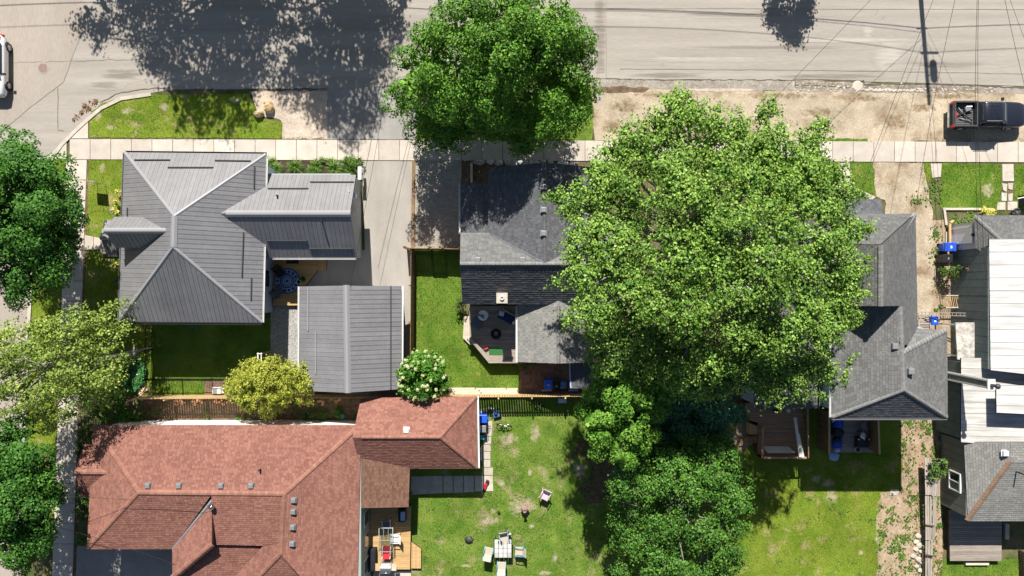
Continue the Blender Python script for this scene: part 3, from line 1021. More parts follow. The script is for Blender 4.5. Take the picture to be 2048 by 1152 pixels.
# drives, dirt and gravel yards
sheet('concrete_driveway', [(724, 320), (827, 320), (824, 572), (818, 790), (700, 790), (600, 575), (645, 500), (730, 500)], 0.012, 'drive_concrete')
sheet('gravel_driveway', [(1746, 323), (1842, 323), (1852, 360), (1866, 430), (1870, 560), (1858, 660), (1780, 660), (1770, 400), (1752, 392)], 0.020, 'gravel', rag=(9, 3), seed=31)
sheet('gravel_yard', [(541, 600), (602, 600), (602, 745), (541, 745)], 0.020, 'gravel_grey', rag=(14, 0.6), seed=32)
sheet('dirt_strip', [(1760, 985), (1804, 980), (1800, 830), (1868, 830), (1886, 900), (1884, 1120), (1876, 1200), (1758, 1200), (1752, 1060)], 0.022, 'dirt', rag=(9, 3.5), seed=33)
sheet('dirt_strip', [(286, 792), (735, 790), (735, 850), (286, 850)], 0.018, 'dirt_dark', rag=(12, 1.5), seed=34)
sheet('dirt_strip', [(1842, 440), (1906, 440), (1910, 600), (1905, 700), (1872, 850), (1842, 850)], 0.014, 'dirt', rag=(9, 2), seed=35)
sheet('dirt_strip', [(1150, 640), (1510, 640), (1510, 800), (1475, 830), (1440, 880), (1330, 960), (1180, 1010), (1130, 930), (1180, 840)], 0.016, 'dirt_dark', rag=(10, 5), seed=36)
sheet('dirt_strip', [(828, 322), (950, 322), (1180, 325), (1200, 420), (1150, 430), (920, 430)], 0.014, 'dirt_dark', rag=(10, 2), seed=37)
sheet('mulch_bed', [(528, 320), (726, 320), (724, 362), (528, 362)], 0.014, 'mulch', rag=(10, 1), seed=38)
sheet('asphalt_driveway', [(150, 1092), (400, 1092), (400, 1300), (150, 1300)], 0.018, 'asphalt_drive')
sheet('front_garden', [(1890, 420), (2010, 420), (2010, 450), (1890, 470)], 0.020, 'earth', rag=(8, 1.5), seed=39)
bald = [(1044, 1012, 24, 20, 51), (980, 1040, 22, 10, 52), (986, 1020, 7, 6, 53), (935, 1131, 17, 3, 54), (1015, 878, 20, 12, 55),
        (1110, 1115, 6, 11, 56), (1062, 1052, 6, 4, 57), (1003, 965, 8, 7, 58), (1662, 993, 14, 15, 59), (1757, 1076, 8, 12, 60), (1722, 1105, 6, 5, 61),
        (1070, 866, 10, 18, 62), (1060, 945, 4, 7, 63), (1158, 940, 16, 20, 64), (1090, 1145, 20, 4, 66), (1655, 965, 13, 9, 67), (1632, 958, 9, 8, 68)]
for (x, y, rx, ry, sd) in bald:
    soft_patch('bare_patch', x, y, rx, ry, 0.026 + sd * 0.00004, 'patch_dry' if x > 1500 else 'patch_worn', sd)
soft_patch('bare_patch', 970, 862, 12, 16, 0.022, 'patch_worn', 71)
soft_patch('bare_patch', 1975, 380, 12, 14, 0.024, 'patch_lawn', 72)
sheet('bare_patch', blob(1490, 870, 24, 30, 26, 0.3, 73), 0.022, 'dirt')
for i, (x, y, rx, ry) in enumerate(((255, 222, 12, 7), (222, 255, 10, 6), (330, 215, 12, 8), (195, 232, 8, 9), (470, 200, 14, 5), (205, 335, 7, 9), (225, 420, 8, 10), (108, 345, 8, 12), (85, 1000, 10, 16))):
    soft_patch('bare_patch', x, y, rx, ry, (0.037 if y < 280 else 0.0185) + i * 0.0003, 'patch_dry', 90 + i)
sheet('oil_stain', blob(1410, 262, 14, 10, 26, 0.25, 74), 0.018, 'dirt_dark')
sheet('pale_patch', blob(1440, 180, 70, 3.4, 40, 0.3, 75), 0.022, 'dirt_pale')

for i, (x, y, rx, ry, m_) in enumerate(((1200, 70, 11, 95, 'patch_asphalt'), (1330, 150, 90, 6, 'patch_asphalt'), (1650, 152, 110, 6, 'patch_asphalt'), (1780, 108, 26, 30, 'pale_asphalt'), (1735, 60, 10, 14, 'pale_asphalt'), (1420, 118, 120, 5, 'pale_asphalt'),
                                       (1560, 95, 150, 5, 'patch_asphalt'), (1900, 130, 90, 6, 'patch_asphalt'), (240, 150, 40, 12, 'patch_asphalt'), (210, 170, 30, 8, 'patch_asphalt'), (1325, 128, 6, 3, 'patch_asphalt'), (1480, 30, 130, 5, 'patch_asphalt'), (1700, 80, 120, 4, 'pale_asphalt'))):
    soft_patch('road_stain', x, y, rx, ry, 0.0125 + i * 0.0002, m_, 300 + i)
# joints and cracks of the roads
def crack(name, px, w=0.05, z=0.026, rag=(8, 1.2), seed=1, m='crack'):
    pts = [W(*p) for p in (ragged(px, rag[0], rag[1], seed, closed=False) if rag else px)]
    mb = MB()
    rg = random.Random(seed)
    L_, R_ = [], []
    for i, p in enumerate(pts):
        d = pts[min(i + 1, len(pts) - 1)] - pts[max(i - 1, 0)]
        s = Vector((-d.y, d.x, 0)).normalized() * w * rg.uniform(0.25, 0.75)
        L_.append((p.x + s.x, p.y + s.y, z))
        R_.append((p.x - s.x, p.y - s.y, z))
    n = len(pts)
    mb.add(L_ + R_, [(n + i, n + i + 1, i + 1, i) for i in range(n - 1)])
    return structure(name, mb, m)


crack('road_joint', [(1590, 158), (1590, 176)], 0.06, seed=3)
crack('road_joint', [(1590, 158), (1727, 162)], 0.07, seed=4, rag=(10, 0.5))
crack('road_crack', [(1727, 160), (1728, 170), (1800, 168), (1900, 170), (2048, 176)], 0.08, seed=5)
crack('road_crack', [(1590, 170), (1640, 172), (1700, 175)], 0.07, seed=6)
crack('road_crack', [(1180, 157), (1320, 160), (1590, 160)], 0.05, seed=7)
crack('road_joint', [(1212, -10), (1213, 168)], 0.05, seed=8, rag=(14, 0.5), m='stain')
crack('road_joint', [(1213, 17), (2060, 19)], 0.03, seed=9, rag=(40, 0.5), m='stain')
crack('road_joint', [(1240, 138), (1580, 140), (1900, 145), (2048, 148)], 0.035, seed=10, rag=(20, 0.7), m='stain')
crack('road_joint', [(116, 175), (116, 260), (128, 262)], 0.03, seed=11, rag=(8, 0.6))
crack('road_joint', [(166, 60), (146, 110), (128, 163), (60, 215), (0, 266)], 0.04, seed=12, rag=(8, 0.7), m='stain')
crack('road_joint', [(0, 126), (150, 122), (330, 117)], 0.025, seed=13, m='stain')
crack('road_crack', [(200, 205), (240, 186), (290, 178), (340, 175)], 0.05, seed=14)
crack('road_joint', [(345, 180), (655, 178)], 0.08, seed=15)
for i, (a, b) in enumerate((((1750, 30), (1756, 20)), ((1764, 38), (1770, 30)))):
    crack('road_mark', [a, b], 0.04, seed=20 + i, m='stain')
rgp = random.Random(5)
mbp = MB()
for i in range(110):                                    # crumbled asphalt and pale stones along the road edge
    x = rgp.uniform(1595, 1990)
    y = 176 + rgp.gauss(0, 5) + (x - 1600) * 0.012
    p = W(x, y)
    s = rgp.uniform(0.03, 0.10)
    mbp.lathe((p.x, p.y, 0.012), [(s, 0), (s * 0.8, 0.03), (s * 0.4, 0.045)], 6, rz=rgp.random() * 3, sx=rgp.uniform(.7, 1.3), smooth=False)
for i in range(60):
    x = 1722 + i * 2.1 + rgp.uniform(-1, 1)
    p = W(x, 180 + rgp.uniform(-1.5, 1.5) + (i * 0.03))
    s = rgp.uniform(0.06, 0.12)
    mbp.lathe((p.x, p.y, 0.012), [(s, 0), (s * 0.8, 0.03), (s * 0.4, 0.045)], 6, rz=rgp.random() * 3, smooth=False)
o = mbp.build('rubble', 'concrete_old')
tag(o, 'crumbled asphalt and pale stones along the broken road edge', 'rubble', kind='stuff')
p = W(1715, 172)
mbp = MB().lathe((p.x, p.y, 0.016), [(0.38, 0), (0.36, 0.03), (0.3, 0.045)], 14, smooth=False)
tag(mbp.build('concrete_patch', 'concrete'), 'round pale concrete patch set in the broken road edge', 'concrete patch')
p = W(86, 136)
mc = thing('manhole_cover', 'round rusty manhole cover in the side street asphalt', 'manhole', p)
mb = MB().lathe((p.x, p.y, 0.013), [(0.42, 0), (0.42, 0.012), (0.34, 0.013)], 24, smooth=False)
mb.build('frame', 'asphalt_side', mc)
MB().lathe((p.x, p.y, 0.013), [(0.33, 0), (0.33, 0.018), (0.30, 0.024), (0.05, 0.026)], 24, smooth=False).build('lid', mat('rust', (0.20, 0.13, 0.11), (0.29, 0.21, 0.19), scale=9, rough=0.8), mc)

# kerb round the corner
def ribbon(name, px, w, h, m, seg=None):
    pts = [W(*p) for p in px]
    objs = MB()
    for i in range(len(pts) - 1):
        a, b = pts[i], pts[i + 1]
        d = (b - a).normalized()
        s = Vector((-d.y, d.x, 0)) * w / 2
        objs.prism([a + s, a - s, b - s + d * 0.02, b + s + d * 0.02], 0.0, h + 0.001 * (i % 2))
    return structure(name, objs, m)


kx = []
for i in range(len(kerb) - 1):
    for j in range(3):
        t = j / 3
        kx.append((kerb[i][0] * (1 - t) + kerb[i + 1][0] * t + 3, kerb[i][1] * (1 - t) + kerb[i + 1][1] * t + 3))
ribbon('kerb', kx[3:], 0.24, 0.10, 'concrete_old')

# pavements made of slabs
sw = MB()
sw.add([tuple(W(178, 318)) , tuple(W(178, 279)), tuple(W(2900, 286)), tuple(W(2900, 330))], [(3, 2, 1, 0)])
for i, v in enumerate(sw.v):
    sw.v[i] = (v[0], v[1], 0.016)
swo = structure('pavement', sw, 'dirt_dark')
x = 140.0
k = 0
rgs = random.Random(3)
while x < 2090:
    w = 41.2
    y0, y1 = swy(x) + 0.6, swy(x) + 41.0
    if 120 < x < 168:
        y1 += 0
    mb = MB()
    pts = [W(x + 0.5, y0), W(x + w - 0.5, y0 + 0.12), W(x + w - 0.5, y1 + 0.12), W(x + 0.5, y1)]
    dz = rgs.uniform(-0.006, 0.006)
    mb.prism(pts, 0.0, 0.06 + dz)
    mb.build('slab', 'concrete', swo)
    x += w
    k += 1
sp = MB()
sp.add([(v.x, v.y, 0.02) for v in WP([(131, 322), (178, 322), (152, 1160), (104, 1160)])], [(0, 1, 2, 3)][::-1])
spo = structure('side_pavement', sp, 'dirt_dark')
mb = MB()
mb.prism(WP([(136, 277), (177, 277), (177, 243), (160, 258)]), 0.0, 0.058)
mb.build('slab', 'concrete', spo)
mb = MB()
mb.prism(WP([(95, 318), (134, 318), (134, 279), (129, 279)]), 0.0, 0.057)
mb.build('slab', 'concrete', spo)
y = 319.6
while y < 1170:
    x0 = swx(y)
    x1 = swx(y + 40.4)
    mb = MB()
    mb.prism(WP([(x0, y + 0.5), (x0 + 40.5, y + 0.5), (x1 + 40.5, y + 39.9), (x1, y + 39.9)]), 0.0, 0.06 + rgs.uniform(-.006, .006))
    mb.build('slab', 'concrete', spo)
    y += 40.4
pth = structure('porch_path', MB().prism(WP([(170, 470), (206, 478), (206, 498), (169, 500)]), 0, 0.03), 'dirt_dark')
for a, b in ((170, 187.5), (188.5, 207)):
    MB().prism(WP([(a, 470 + (a - 170) * .2), (b, 470 + (b - 170) * .2), (b, 499), (a, 500)]), 0, 0.055).build('slab', 'concrete', pth)

# front paths of the houses on the right
def slabs(name, label_polys, m='concrete', base=0.03):
    o = structure(name, MB().add([(p.x, p.y, base) for p in WP(label_polys[0])], [tuple(range(len(label_polys[0])))]), 'dirt')
    for poly in label_polys:
        c = (sum(p[0] for p in poly) / len(poly), sum(p[1] for p in poly) / len(poly))
        q = [(c[0] + (p[0] - c[0]) * 0.97, c[1] + (p[1] - c[1]) * 0.97) for p in poly]
        MB().prism(WP(q), 0.0, 0.055 + random.uniform(-.008, .008)).build('slab', m, o)
    return o


slabs('front_path', [[(1677, 326), (1699, 326), (1700, 352), (1679, 352)], [(1679, 353), (1700, 353), (1701, 382), (1680, 382)],
                     [(1680, 383), (1701, 383), (1700, 402), (1680, 402)]], 'concrete_old')
slabs('front_path', [[(1860, 327), (1883, 327), (1881, 354), (1864, 356)]], 'concrete')
slabs('front_path', [[(2003, 328), (2026, 328), (2027, 363), (2004, 363)], [(2003, 366), (2014, 368), (2012, 384), (2005, 380)], [(2015, 366), (2026, 366), (2024, 380), (2016, 378)],
                     [(2002, 385), (2013, 386), (2013, 402), (2002, 402)], [(2015, 388), (2025, 386), (2024, 402), (2016, 402)],
                     [(1994, 405), (2010, 403), (2010, 420), (1992, 420)], [(2014, 403), (2034, 403), (2034, 422), (2014, 420)]], 'concrete_old')
slabs('garden_edge', [[(1706, 378), (1712, 376), (1752, 394), (1744, 400), (1730, 402)]], 'concrete_old')
slabs('back_path', [[(967, 842), (985, 842), (984, 857), (966, 857)], [(966, 858), (984, 858), (983, 872), (966, 872)], [(966, 873), (983, 873), (982, 888), (966, 888)],
                    [(965, 889), (982, 889), (982, 902), (964, 902)], [(965, 903), (981, 903), (981, 918), (965, 918)], [(965, 919), (981, 919), (981, 934), (966, 934)],
                    [(966, 935), (986, 935), (986, 950), (966, 950)], [(949, 951), (986, 951), (987, 982), (949, 983)],
                    [(928, 951), (948, 951), (948, 984), (928, 985)], [(907, 951), (927, 951), (927, 985), (907, 986)], [(887, 951), (906, 951), (906, 986), (887, 986)],
                    [(822, 952), (886, 951), (886, 986), (820, 990)]], 'concrete_old', base=0.02)
sp2 = [(1786, 985), (1800, 985), (1800, 992), (1786, 992)]
slabs('stepping_stone', [[(1780, 978), (1797, 978), (1797, 990), (1780, 990)]], 'concrete')

# brick-paved drive and tiled patio
def bricks(name, px, bw, bh, m, zb, limit=300, seed=1, half=True, rz=0.0):
    o = sheet(name, px, zb, 'sand_joint')
    P = [W(*p) for p in px]
    x0, x1 = min(p.x for p in P), max(p.x for p in P)
    y0, y1 = min(p.y for p in P), max(p.y for p in P)
    p2 = [(p.x, p.y) for p in P]
    rest, n, row = MB(), 0, 0
    rg = random.Random(seed)
    proto = None
    y = y0
    while y < y1:
        x = x0 - (bw / 2 if half and row % 2 else 0)
        while x < x1:
            q = clip_poly(p2, x + 0.006, x + bw - 0.006, y + 0.006, y + bh - 0.006)
            if len(q) >= 3 and area2(q) > 0.004:
                full = abs(area2(q) - (bw - .012) * (bh - .012)) < 1e-5
                dz = rg.uniform(-0.004, 0.004)
                if full and n < limit:
                    if proto is None:
                        mbb = MB()
                        mbb.bbox((0, 0, 0.0225), (bw - 0.012, bh - 0.012, 0.045), bev=0.008)
                        proto = mbb.build('brick', m, o)
                        c = proto
                    else:
                        c = proto.copy()
                        COL.objects.link(c)
                    c.location = (x + bw / 2, y + bh / 2, zb - 0.01 + dz)
                    n += 1
                else:
                    rest.prism(q, zb - 0.01, zb + 0.035 + dz)
            x += bw
        y += bh
        row += 1
    if rest.v:
        rest.build('brick_field', m, o)['kind'] = 'stuff'
    return o


bricks('brick_driveway', [(831, 321), (923, 322), (921, 496), (829, 496)], 0.24, 0.125, 'brick_paver', 0.03)
bricks('brick_patio', [(1040, 722), (1142, 722), (1142, 786), (1038, 786)], 0.19, 0.19, 'patio_paver', 0.03, half=False)
bricks('brick_pad', [(410, 762), (456, 762), (456, 792), (410, 792)], 0.24, 0.125, 'patio_paver', 0.03)
ribbon('driveway_kerb', [(828, 322), (826.5, 410), (826, 496)], 0.22, 0.16, 'wood_brown')
# ------------------------------------------------------------------ the metal-roofed house
h1 = thing('metal_roofed_house', 'grey house with a cross of hipped standing-seam metal roofs beside the corner', 'house', W(400, 480))
r1 = Roof(h1, 'roof', 'metal_seam')
e, r = 3.9, 6.57
A, B, C, D = (249, 305, e), (532, 308, e), (524, 645, e), (238, 643, e)
R1, R2 = (348, 432, r), (346, 494, r)
for f in ((A, B, R1), (B, C, R2, R1), (C, D, R2), (D, A, R1, R2)):
    r1.face(f, 'metal', 'metal_roof', w=0.29)
for a, b in ((A, R1), (B, R1), (C, R2), (D, R2)):
    r1.cap(a, b, 'metal_trim', w=0.24)
r1.cap(R1, R2, 'metal_trim', w=0.42)
e2, q2 = 3.25, 5.25
r1.face([(440, 427, q2), (700, 427, q2), (712, 350, e2), (510, 350, e2)], 'metal', 'metal_roof', w=0.29)
r1.face([(440, 427, q2), (700, 427, q2), (713, 515, e2), (510, 515, e2)], 'metal', 'metal_roof', w=0.29)
r1.cap((452, 427, q2), (701, 427, q2), 'metal_trim', w=0.42)
e3, q3 = 5.0, 6.2
r1.face([(209, 461, q3), (336, 461, q3), (322, 434, e3), (229, 434, e3)], 'metal', 'metal_roof', w=0.29)
r1.face([(209, 461, q3), (336, 461, q3), (322, 495, e3), (231, 495, e3)], 'metal', 'metal_roof', w=0.29)
r1.cap((208, 461, q3), (333, 461, q3), 'metal_trim', w=0.36)
r1.face([(201, 475, 3.5), (262, 475, 3.5), (262, 440, 2.9), (210, 440, 2.9)], 'metal', 'metal_roof', w=0.29)
r1.face([(201, 475, 3.5), (262, 475, 3.5), (262, 513, 2.9), (214, 513, 2.9)], 'metal', 'metal_roof', w=0.29)
r1.cap((200, 475, 3.5), (250, 475, 3.5), 'metal_trim', w=0.34)
roof1 = r1.finish()


def snow_bar(px0, px1, lift=0.1, m='metal_dark'):
    a, b = W(*px0), W(*px1)
    mb = MB()
    u = Vector((0, 0, lift))
    mb.beam(a + u, b + u, 0.06, 0.07)
    k = max(2, int((b - a).length / 0.9))
    for i in range(k + 1):
        p = a + (b - a) * (i / k)
        mb.beam(p, p + u, 0.04)
    return mb.build('snow_guard', m, roof1)


def z_on(face, px, py):
    """height of a roof face at a photo point"""
    P = [W(*p) for p in face]
    n = Roof.frame(P)[0]
    c, d = Vector((0, 0, H)), (W(px, py, 0) - Vector((0, 0, H)))
    t = (P[0] - c).dot(n) / d.dot(n)
    return (c + d * t).z


FN, FE, FS, FW = (A, B, R1), (B, C, R2, R1), (C, D, R2), (D, A, R1, R2)
WN = [(440, 427, q2), (700, 427, q2), (712, 350, e2)]
WS = [(440, 427, q2), (700, 427, q2), (713, 515, e2)]
for f, a, b in ((FN, (270, 320), (341, 320)), (FN, (337, 335), (427, 335)), (FN, (431, 321), (502, 322)), (FE, (510, 333), (509, 377)),
                (FE, (488, 465), (485, 554)), (FE, (504, 556), (503, 600)), (FW, (256, 416), (256, 433)),
                (WN, (537, 377), (617, 377)), (WN, (621, 364), (708, 364)), (WS, (535, 481), (615, 481)), (WS, (619, 497), (707, 497))):
    snow_bar((a[0], a[1], z_on(f, *a)), (b[0], b[1], z_on(f, *b)))
wall_block(h1, [(262, 320), (514, 322), (506, 628), (252, 626)], 3.86, 'siding_blue', zref=3.9)  # grey house's main walls coloured blue, sky light put into the siding
wall_block(h1, [(520, 362), (722, 362), (724, 516), (520, 516)], 3.26, 'siding_grey', name='wing_wall', zref=0.0)
x = W(723, 430).x
gable_wall(h1, [(x, W(712, 357, e2).y, e2 - .02), (x, W(712, 508, e2).y, e2 - .02), (x, W(700, 427, q2).y, q2 - .08)], 'siding_grey')
x = W(229, 460, 5.0).x + 0.25
gable_wall(h1, [(x, W(229, 436, e3).y, 3.0), (x, W(229, 493, e3).y, 3.0), (x, W(229, 493, e3).y, e3 - .02), (x, W(209, 461, q3).y, q3 - .08), (x, W(229, 436, e3).y, e3 - .02)], 'siding_grey', nrm=(-1, 0, 0))
p = W(212, 476, 3.2)
for y in (444, 509):
    q = W(214, y, 2.9)
    MB().box((q.x + .1, q.y, 1.42), (0.14, 0.14, 2.84)).build('porch_post', 'trim_white', h1)
MB().prism(WP([(206, 482), (262, 482), (262, 508), (206, 508)]), 0, 0.35).build('porch_floor', 'wood_grey', h1)


def gutter(owner, px0, px1, out, m='trim_white', w=0.11):
    a, b = W(*px0), W(*px1)
    o = Vector(out)
    d = (b - a).normalized()
    s = d.cross(Vector((0, 0, 1))).normalized()
    if s.dot(o) < 0:
        s = -s
    mb = MB()
    for q, ww, z0, z1 in ((0.02, 0.015, -.13, .0), (w, 0.015, -.13, .0), (w / 2, w, -.14, -.125)):
        mb.beam(a + s * q + Vector((0, 0, (z0 + z1) / 2)), b + s * q + Vector((0, 0, (z0 + z1) / 2)), ww, z1 - z0)
    return mb.build('gutter', m, owner)


gutter(h1, B, C, (1, 0, 0))
gutter(h1, (524, 646, e), (238, 644, e), (0, -1, 0), 'metal_dark')
gutter(h1, (712, 515.5, e2), (545, 515.5, e2), (0, -1, 0))
gutter(h1, A, B, (0, 1, 0), 'metal_dark')
gutter(h1, D, A, (-1, 0, 0), 'metal_trim')
for (px, py) in ((556, 392), (645, 444)):
    f = WN if py < 427 else WS
    q = W(px, py, z_on(f, px, py))
    MB().tube([q, q + Vector((0, 0, 0.28)), q + Vector((0.05, 0, 0.36))], [0.06, 0.06, 0.055], 8).build('vent_pipe', 'black_plastic', roof1)
# back window of the main block and fittings on the wing's gable
x = W(547, 560).x + 0.0
w1 = MB().box((W(510, 557, 3.9).x - 0.02 + 0.0, W(0, 557, 1.6).y, 1.75), (0.06, 1.1, 1.1)).build('window', 'glass', h1)
q = W(718, 392, 2.6)
mb = MB()
mb.box((W(723, 0).x + 0.12, q.y, 2.7), (0.2, 0.3, 0.45)).tube([(W(723, 0).x + .1, q.y, 2.9), (W(723, 0).x + .1, q.y + .1, 4.3)], 0.035, 6)
mb.build('electric_meter', 'white_plastic', h1)
mb = MB()
mb.tube([(W(723, 0).x + .1, q.y - .9 + .3 * math.sin(a * .7), 2.6 + .3 * math.cos(a * .7)) for a in range(19)], 0.02, 5)
mb.build('coiled_cable', 'white_plastic', h1)
mb = MB().box((W(723, 0).x + 0.14, W(0, 352).y, 1.2), (0.24, 0.9, 0.16)).box((W(723, 0).x + 0.2, W(0, 345).y, 0.8), (0.18, 0.3, 0.5))
mb.build('utility_box', 'white_plastic', h1)

# ------------------------------------------------------------------ its garage
gar = thing('garage', 'square garage with a low grey standing-seam metal roof at the end of the concrete drive', 'garage', W(700, 680))
rg_ = Roof(gar, 'roof', 'metal_seam')
ge, gq = 2.7, 4.06
GW = [(600, 573, ge), (692, 571, gq), (695, 785.5, gq), (599, 781, ge)]
GE = [(692, 571, gq), (803, 572, ge), (802, 778, ge), (695, 785.5, gq)]
rg_.face(GW, 'metal', 'metal_roof', w=0.30)
rg_.face(GE, 'metal', 'metal_roof', w=0.30)
rg_.cap((692, 570, gq), (695, 786, gq), 'metal_trim', w=0.44)
roof1 = rg_.finish()
snow_bar((617, 574, z_on(GW, 617, 574)), (617, 661, z_on(GW, 617, 661)), m='metal_trim')
snow_bar((632, 661, z_on(GW, 632, 661)), (632, 748, z_on(GW, 632, 748)), m='metal_trim')
snow_bar((782, 572, z_on(GE, 782, 572)), (782, 778, z_on(GE, 782, 778)))
wall_block(gar, [(610, 582), (793, 582), (792, 768), (609, 768)], 2.62, 'siding_grey', zref=2.7)
gutter(gar, (803.5, 572, ge), (802.5, 778, ge), (1, 0, 0))
gutter(gar, (599, 573, ge), (598, 781, ge), (-1, 0, 0))
for y in (584, 766):
    yy = W(0, y, 2.7).y
    gable_wall(gar, [(W(610, 0, 2.7).x, yy, 2.6), (W(793, 0, 2.7).x, yy, 2.6), (W(692, 0, gq).x, yy, gq - 0.14)], 'siding_grey', nrm=(0, 1, 0))

# ------------------------------------------------------------------ the dark-shingled house
h2 = thing('slate_shingled_house', 'small house with dark slate shingle gables, half hidden under the big lime tree', 'house', W(1080, 480))
r2 = Roof(h2, 'roof', 'felt')
q, n_, s_ = 5.8, 4.1, 3.7
r2.face([(920, 528, q), (1250, 528, q), (1248, 466, n_), (921, 466, n_)], 'shingle', 'shingle_silver_sun')  # same roof as the next slope, coloured paler to paint its sunlight
r2.face([(920, 528, q), (1250, 528, q), (1240, 608, s_), (925, 608, s_)], 'shingle', 'shingle_slate_shade')  # slope away from the sun, shade put into the darker shingle colour
r2.face([(1088, 325, q), (1090, 527, q), (977, 527, n_), (977, 336, n_)], 'shingle', 'shingle_slate_shade', e=0.17, w=0.3)
r2.face([(1088, 325, q), (1090, 527, q), (1199, 527, n_), (1197, 336, n_)], 'shingle', 'shingle_slate_shade', e=0.17, w=0.3)
r2.face([(921, 367, 2.7), (978, 367, 3.5), (978, 470, 3.5), (921, 470, 2.7)], 'shingle', 'shingle_slate_shade', e=0.17, w=0.3)
r2.face([(1117, 601, 3.9), (1117, 727, 3.9), (1035, 724, 2.8), (1035, 601, 2.8)], 'shingle', 'shingle_pale', e=0.2, w=0.3)
r2.face([(1117, 601, 3.9), (1117, 727, 3.9), (1193, 724, 2.8), (1193, 601, 2.8)], 'shingle', 'shingle_pale', e=0.2, w=0.3)
r2.cap((920, 528, q), (1246, 528, q), 'cap_grey', w=0.28, pieces=0.25)
r2.cap((1088, 325, q), (1090, 526, q), 'cap_slate', w=0.28, pieces=0.25)
r2.cap((1117, 612, 3.9), (1117, 727, 3.9), 'cap_grey', w=0.28, pieces=0.25)
r2.cap((978, 468, 4.12), (1088, 527, 5.8), 'cap_slate', w=0.3, name='valley_strip')
rf2 = r2.finish()


def roof_vent(part, px, py, z, size=0.34, m='grey_plastic', hgt=0.18, tiltx=0.0, tilty=0.0):
    p = W(px, py, z)
    v = MB()
    v.box((p.x, p.y, p.z + 0.03), (size * 1.25, size * 1.25, 0.02))
    v.bbox((p.x, p.y, p.z + hgt / 2 + 0.03), (size, size, hgt), bev=0.05)
    o = v.build('roof_vent', m, part)
    return o


F2n = [(920, 528, q), (1250, 528, q), (1248, 466, n_)]
F2e = [(1088, 325, q), (1090, 527, q), (977, 527, n_)]
for px, py, f in ((956, 520, F2n), (1045, 520, F2n), (1087, 374, F2e), (1087, 420, F2e), (1087, 467, F2e)):
    roof_vent(rf2, px, py, z_on(f, px, py))
wall_block(h2, [(934, 476), (1236, 476), (1236, 598), (934, 598)], 3.95, 'siding_white', zref=4.0)
wall_block(h2, [(986, 344), (1188, 344), (1188, 500), (986, 500)], 3.98, 'siding_white', zref=4.0)
wall_block(h2, [(929, 374), (990, 374), (990, 470), (929, 470)], 2.62, 'siding_white', zref=2.7)
wall_block(h2, [(1043, 600), (1185, 600), (1185, 716), (1043, 716)], 2.74, 'siding_white', zref=2.8)
gable_wall(h2, [(W(920, 0, q).x + .3, W(0, 470, n_).y, 3.9), (W(920, 0, q).x + .3, W(0, 604, s_).y, 3.7), (W(920, 0, q).x + .3, W(0, 528, q).y, q - .13)], 'siding_white', nrm=(-1, 0, 0))
y = W(0, 336, n_).y - 0.3
gable_wall(h2, [(W(980, 0, n_).x, y, 3.9), (W(1194, 0, n_).x, y, 3.9), (W(1088, 0, q).x, y, q - .13)], 'siding_white', nrm=(0, 1, 0))
y = W(0, 724, 2.8).y + 0.25
gable_wall(h2, [(W(1043, 0, 2.8).x, y, 2.7), (W(1186, 0, 2.8).x, y, 2.7), (W(1117, 0, 3.9).x, y, 3.77)], 'siding_white', nrm=(0, -1, 0))
gutter(h2, (921, 467, 2.7), (921, 367, 2.7), (-1, 0, 0))
gutter(h2, (1035, 724, 2.8), (1035, 612, 2.8), (-1, 0, 0))
# stone chimney on the back slope
p = W(1004, 596, 4.9)
mb = MB()
rgx = random.Random(4)
for k in range(9):
    z = 3.4 + k * 0.17
    for i in range(3):
        off = -0.2 + i * 0.2
        mb.box((p.x + off, p.y + 0.18, z + .085), (0.19, 0.2, 0.16))
        mb.box((p.x + off, p.y - 0.18, z + .085), (0.19, 0.2, 0.16))
    mb.box((p.x - .21, p.y, z + .085), (0.185, 0.15, 0.16)).box((p.x + .21, p.y, z + .085), (0.185, 0.15, 0.16))
chs = mb.build('chimney', 'stone_chimney', rf2)
mb = MB().box((p.x, p.y + .19, 4.98), (0.72, 0.3, 0.1)).box((p.x, p.y - .19, 4.98), (0.72, 0.3, 0.1)).box((p.x - .25, p.y, 4.98), (.2, .1, .098)).box((p.x + .25, p.y, 4.98), (.2, .1, .098))
mb.build('chimney_cap', 'concrete', chs)
mb = MB().lathe((p.x, p.y, 4.9), [(0.14, 0), (0.14, 0.25), (0.11, 0.25), (0.1, 0.05)], 12)
mb.build('flue', 'trim_white', chs)

# ------------------------------------------------------------------ the tall grey-shingled house
h3 = thing('grey_shingled_house', 'tall two-storey house with pale grey shingle roofs beside the gravel drive', 'house', W(1640, 620))
r3 = Roof(h3, 'roof', 'felt')
e, q, t = 6.1, 7.55, 9.0
E3 = [(1831, 428, e), (1835, 657, e), (1806, 704, q), (1798, 612, q), (1763, 612, t), (1763, 490, t), (1790, 488, 7.75)]
# east slope of the high block in convex pieces
r3.face([(1831, 428, e), (1834, 612, e), (1763, 612, t), (1763, 490, t)], 'shingle', 'shingle_grey', e=0.16, w=0.29)
r3.face([(1834, 612, e), (1835, 690, e), (1800, 690, 7.55), (1799, 612, 7.55)], 'shingle', 'shingle_grey', e=0.16, w=0.29)
r3.face([(1763, 490, t), (1763, 612, t), (1640, 612, e), (1640, 490, e)], 'shingle', 'shingle_grey', e=0.16, w=0.29)
r3.face([(1640, 428, e), (1831, 428, e), (1790, 489, 7.75), (1640, 489, 7.75)], 'shingle', 'shingle_grey', e=0.16, w=0.29)
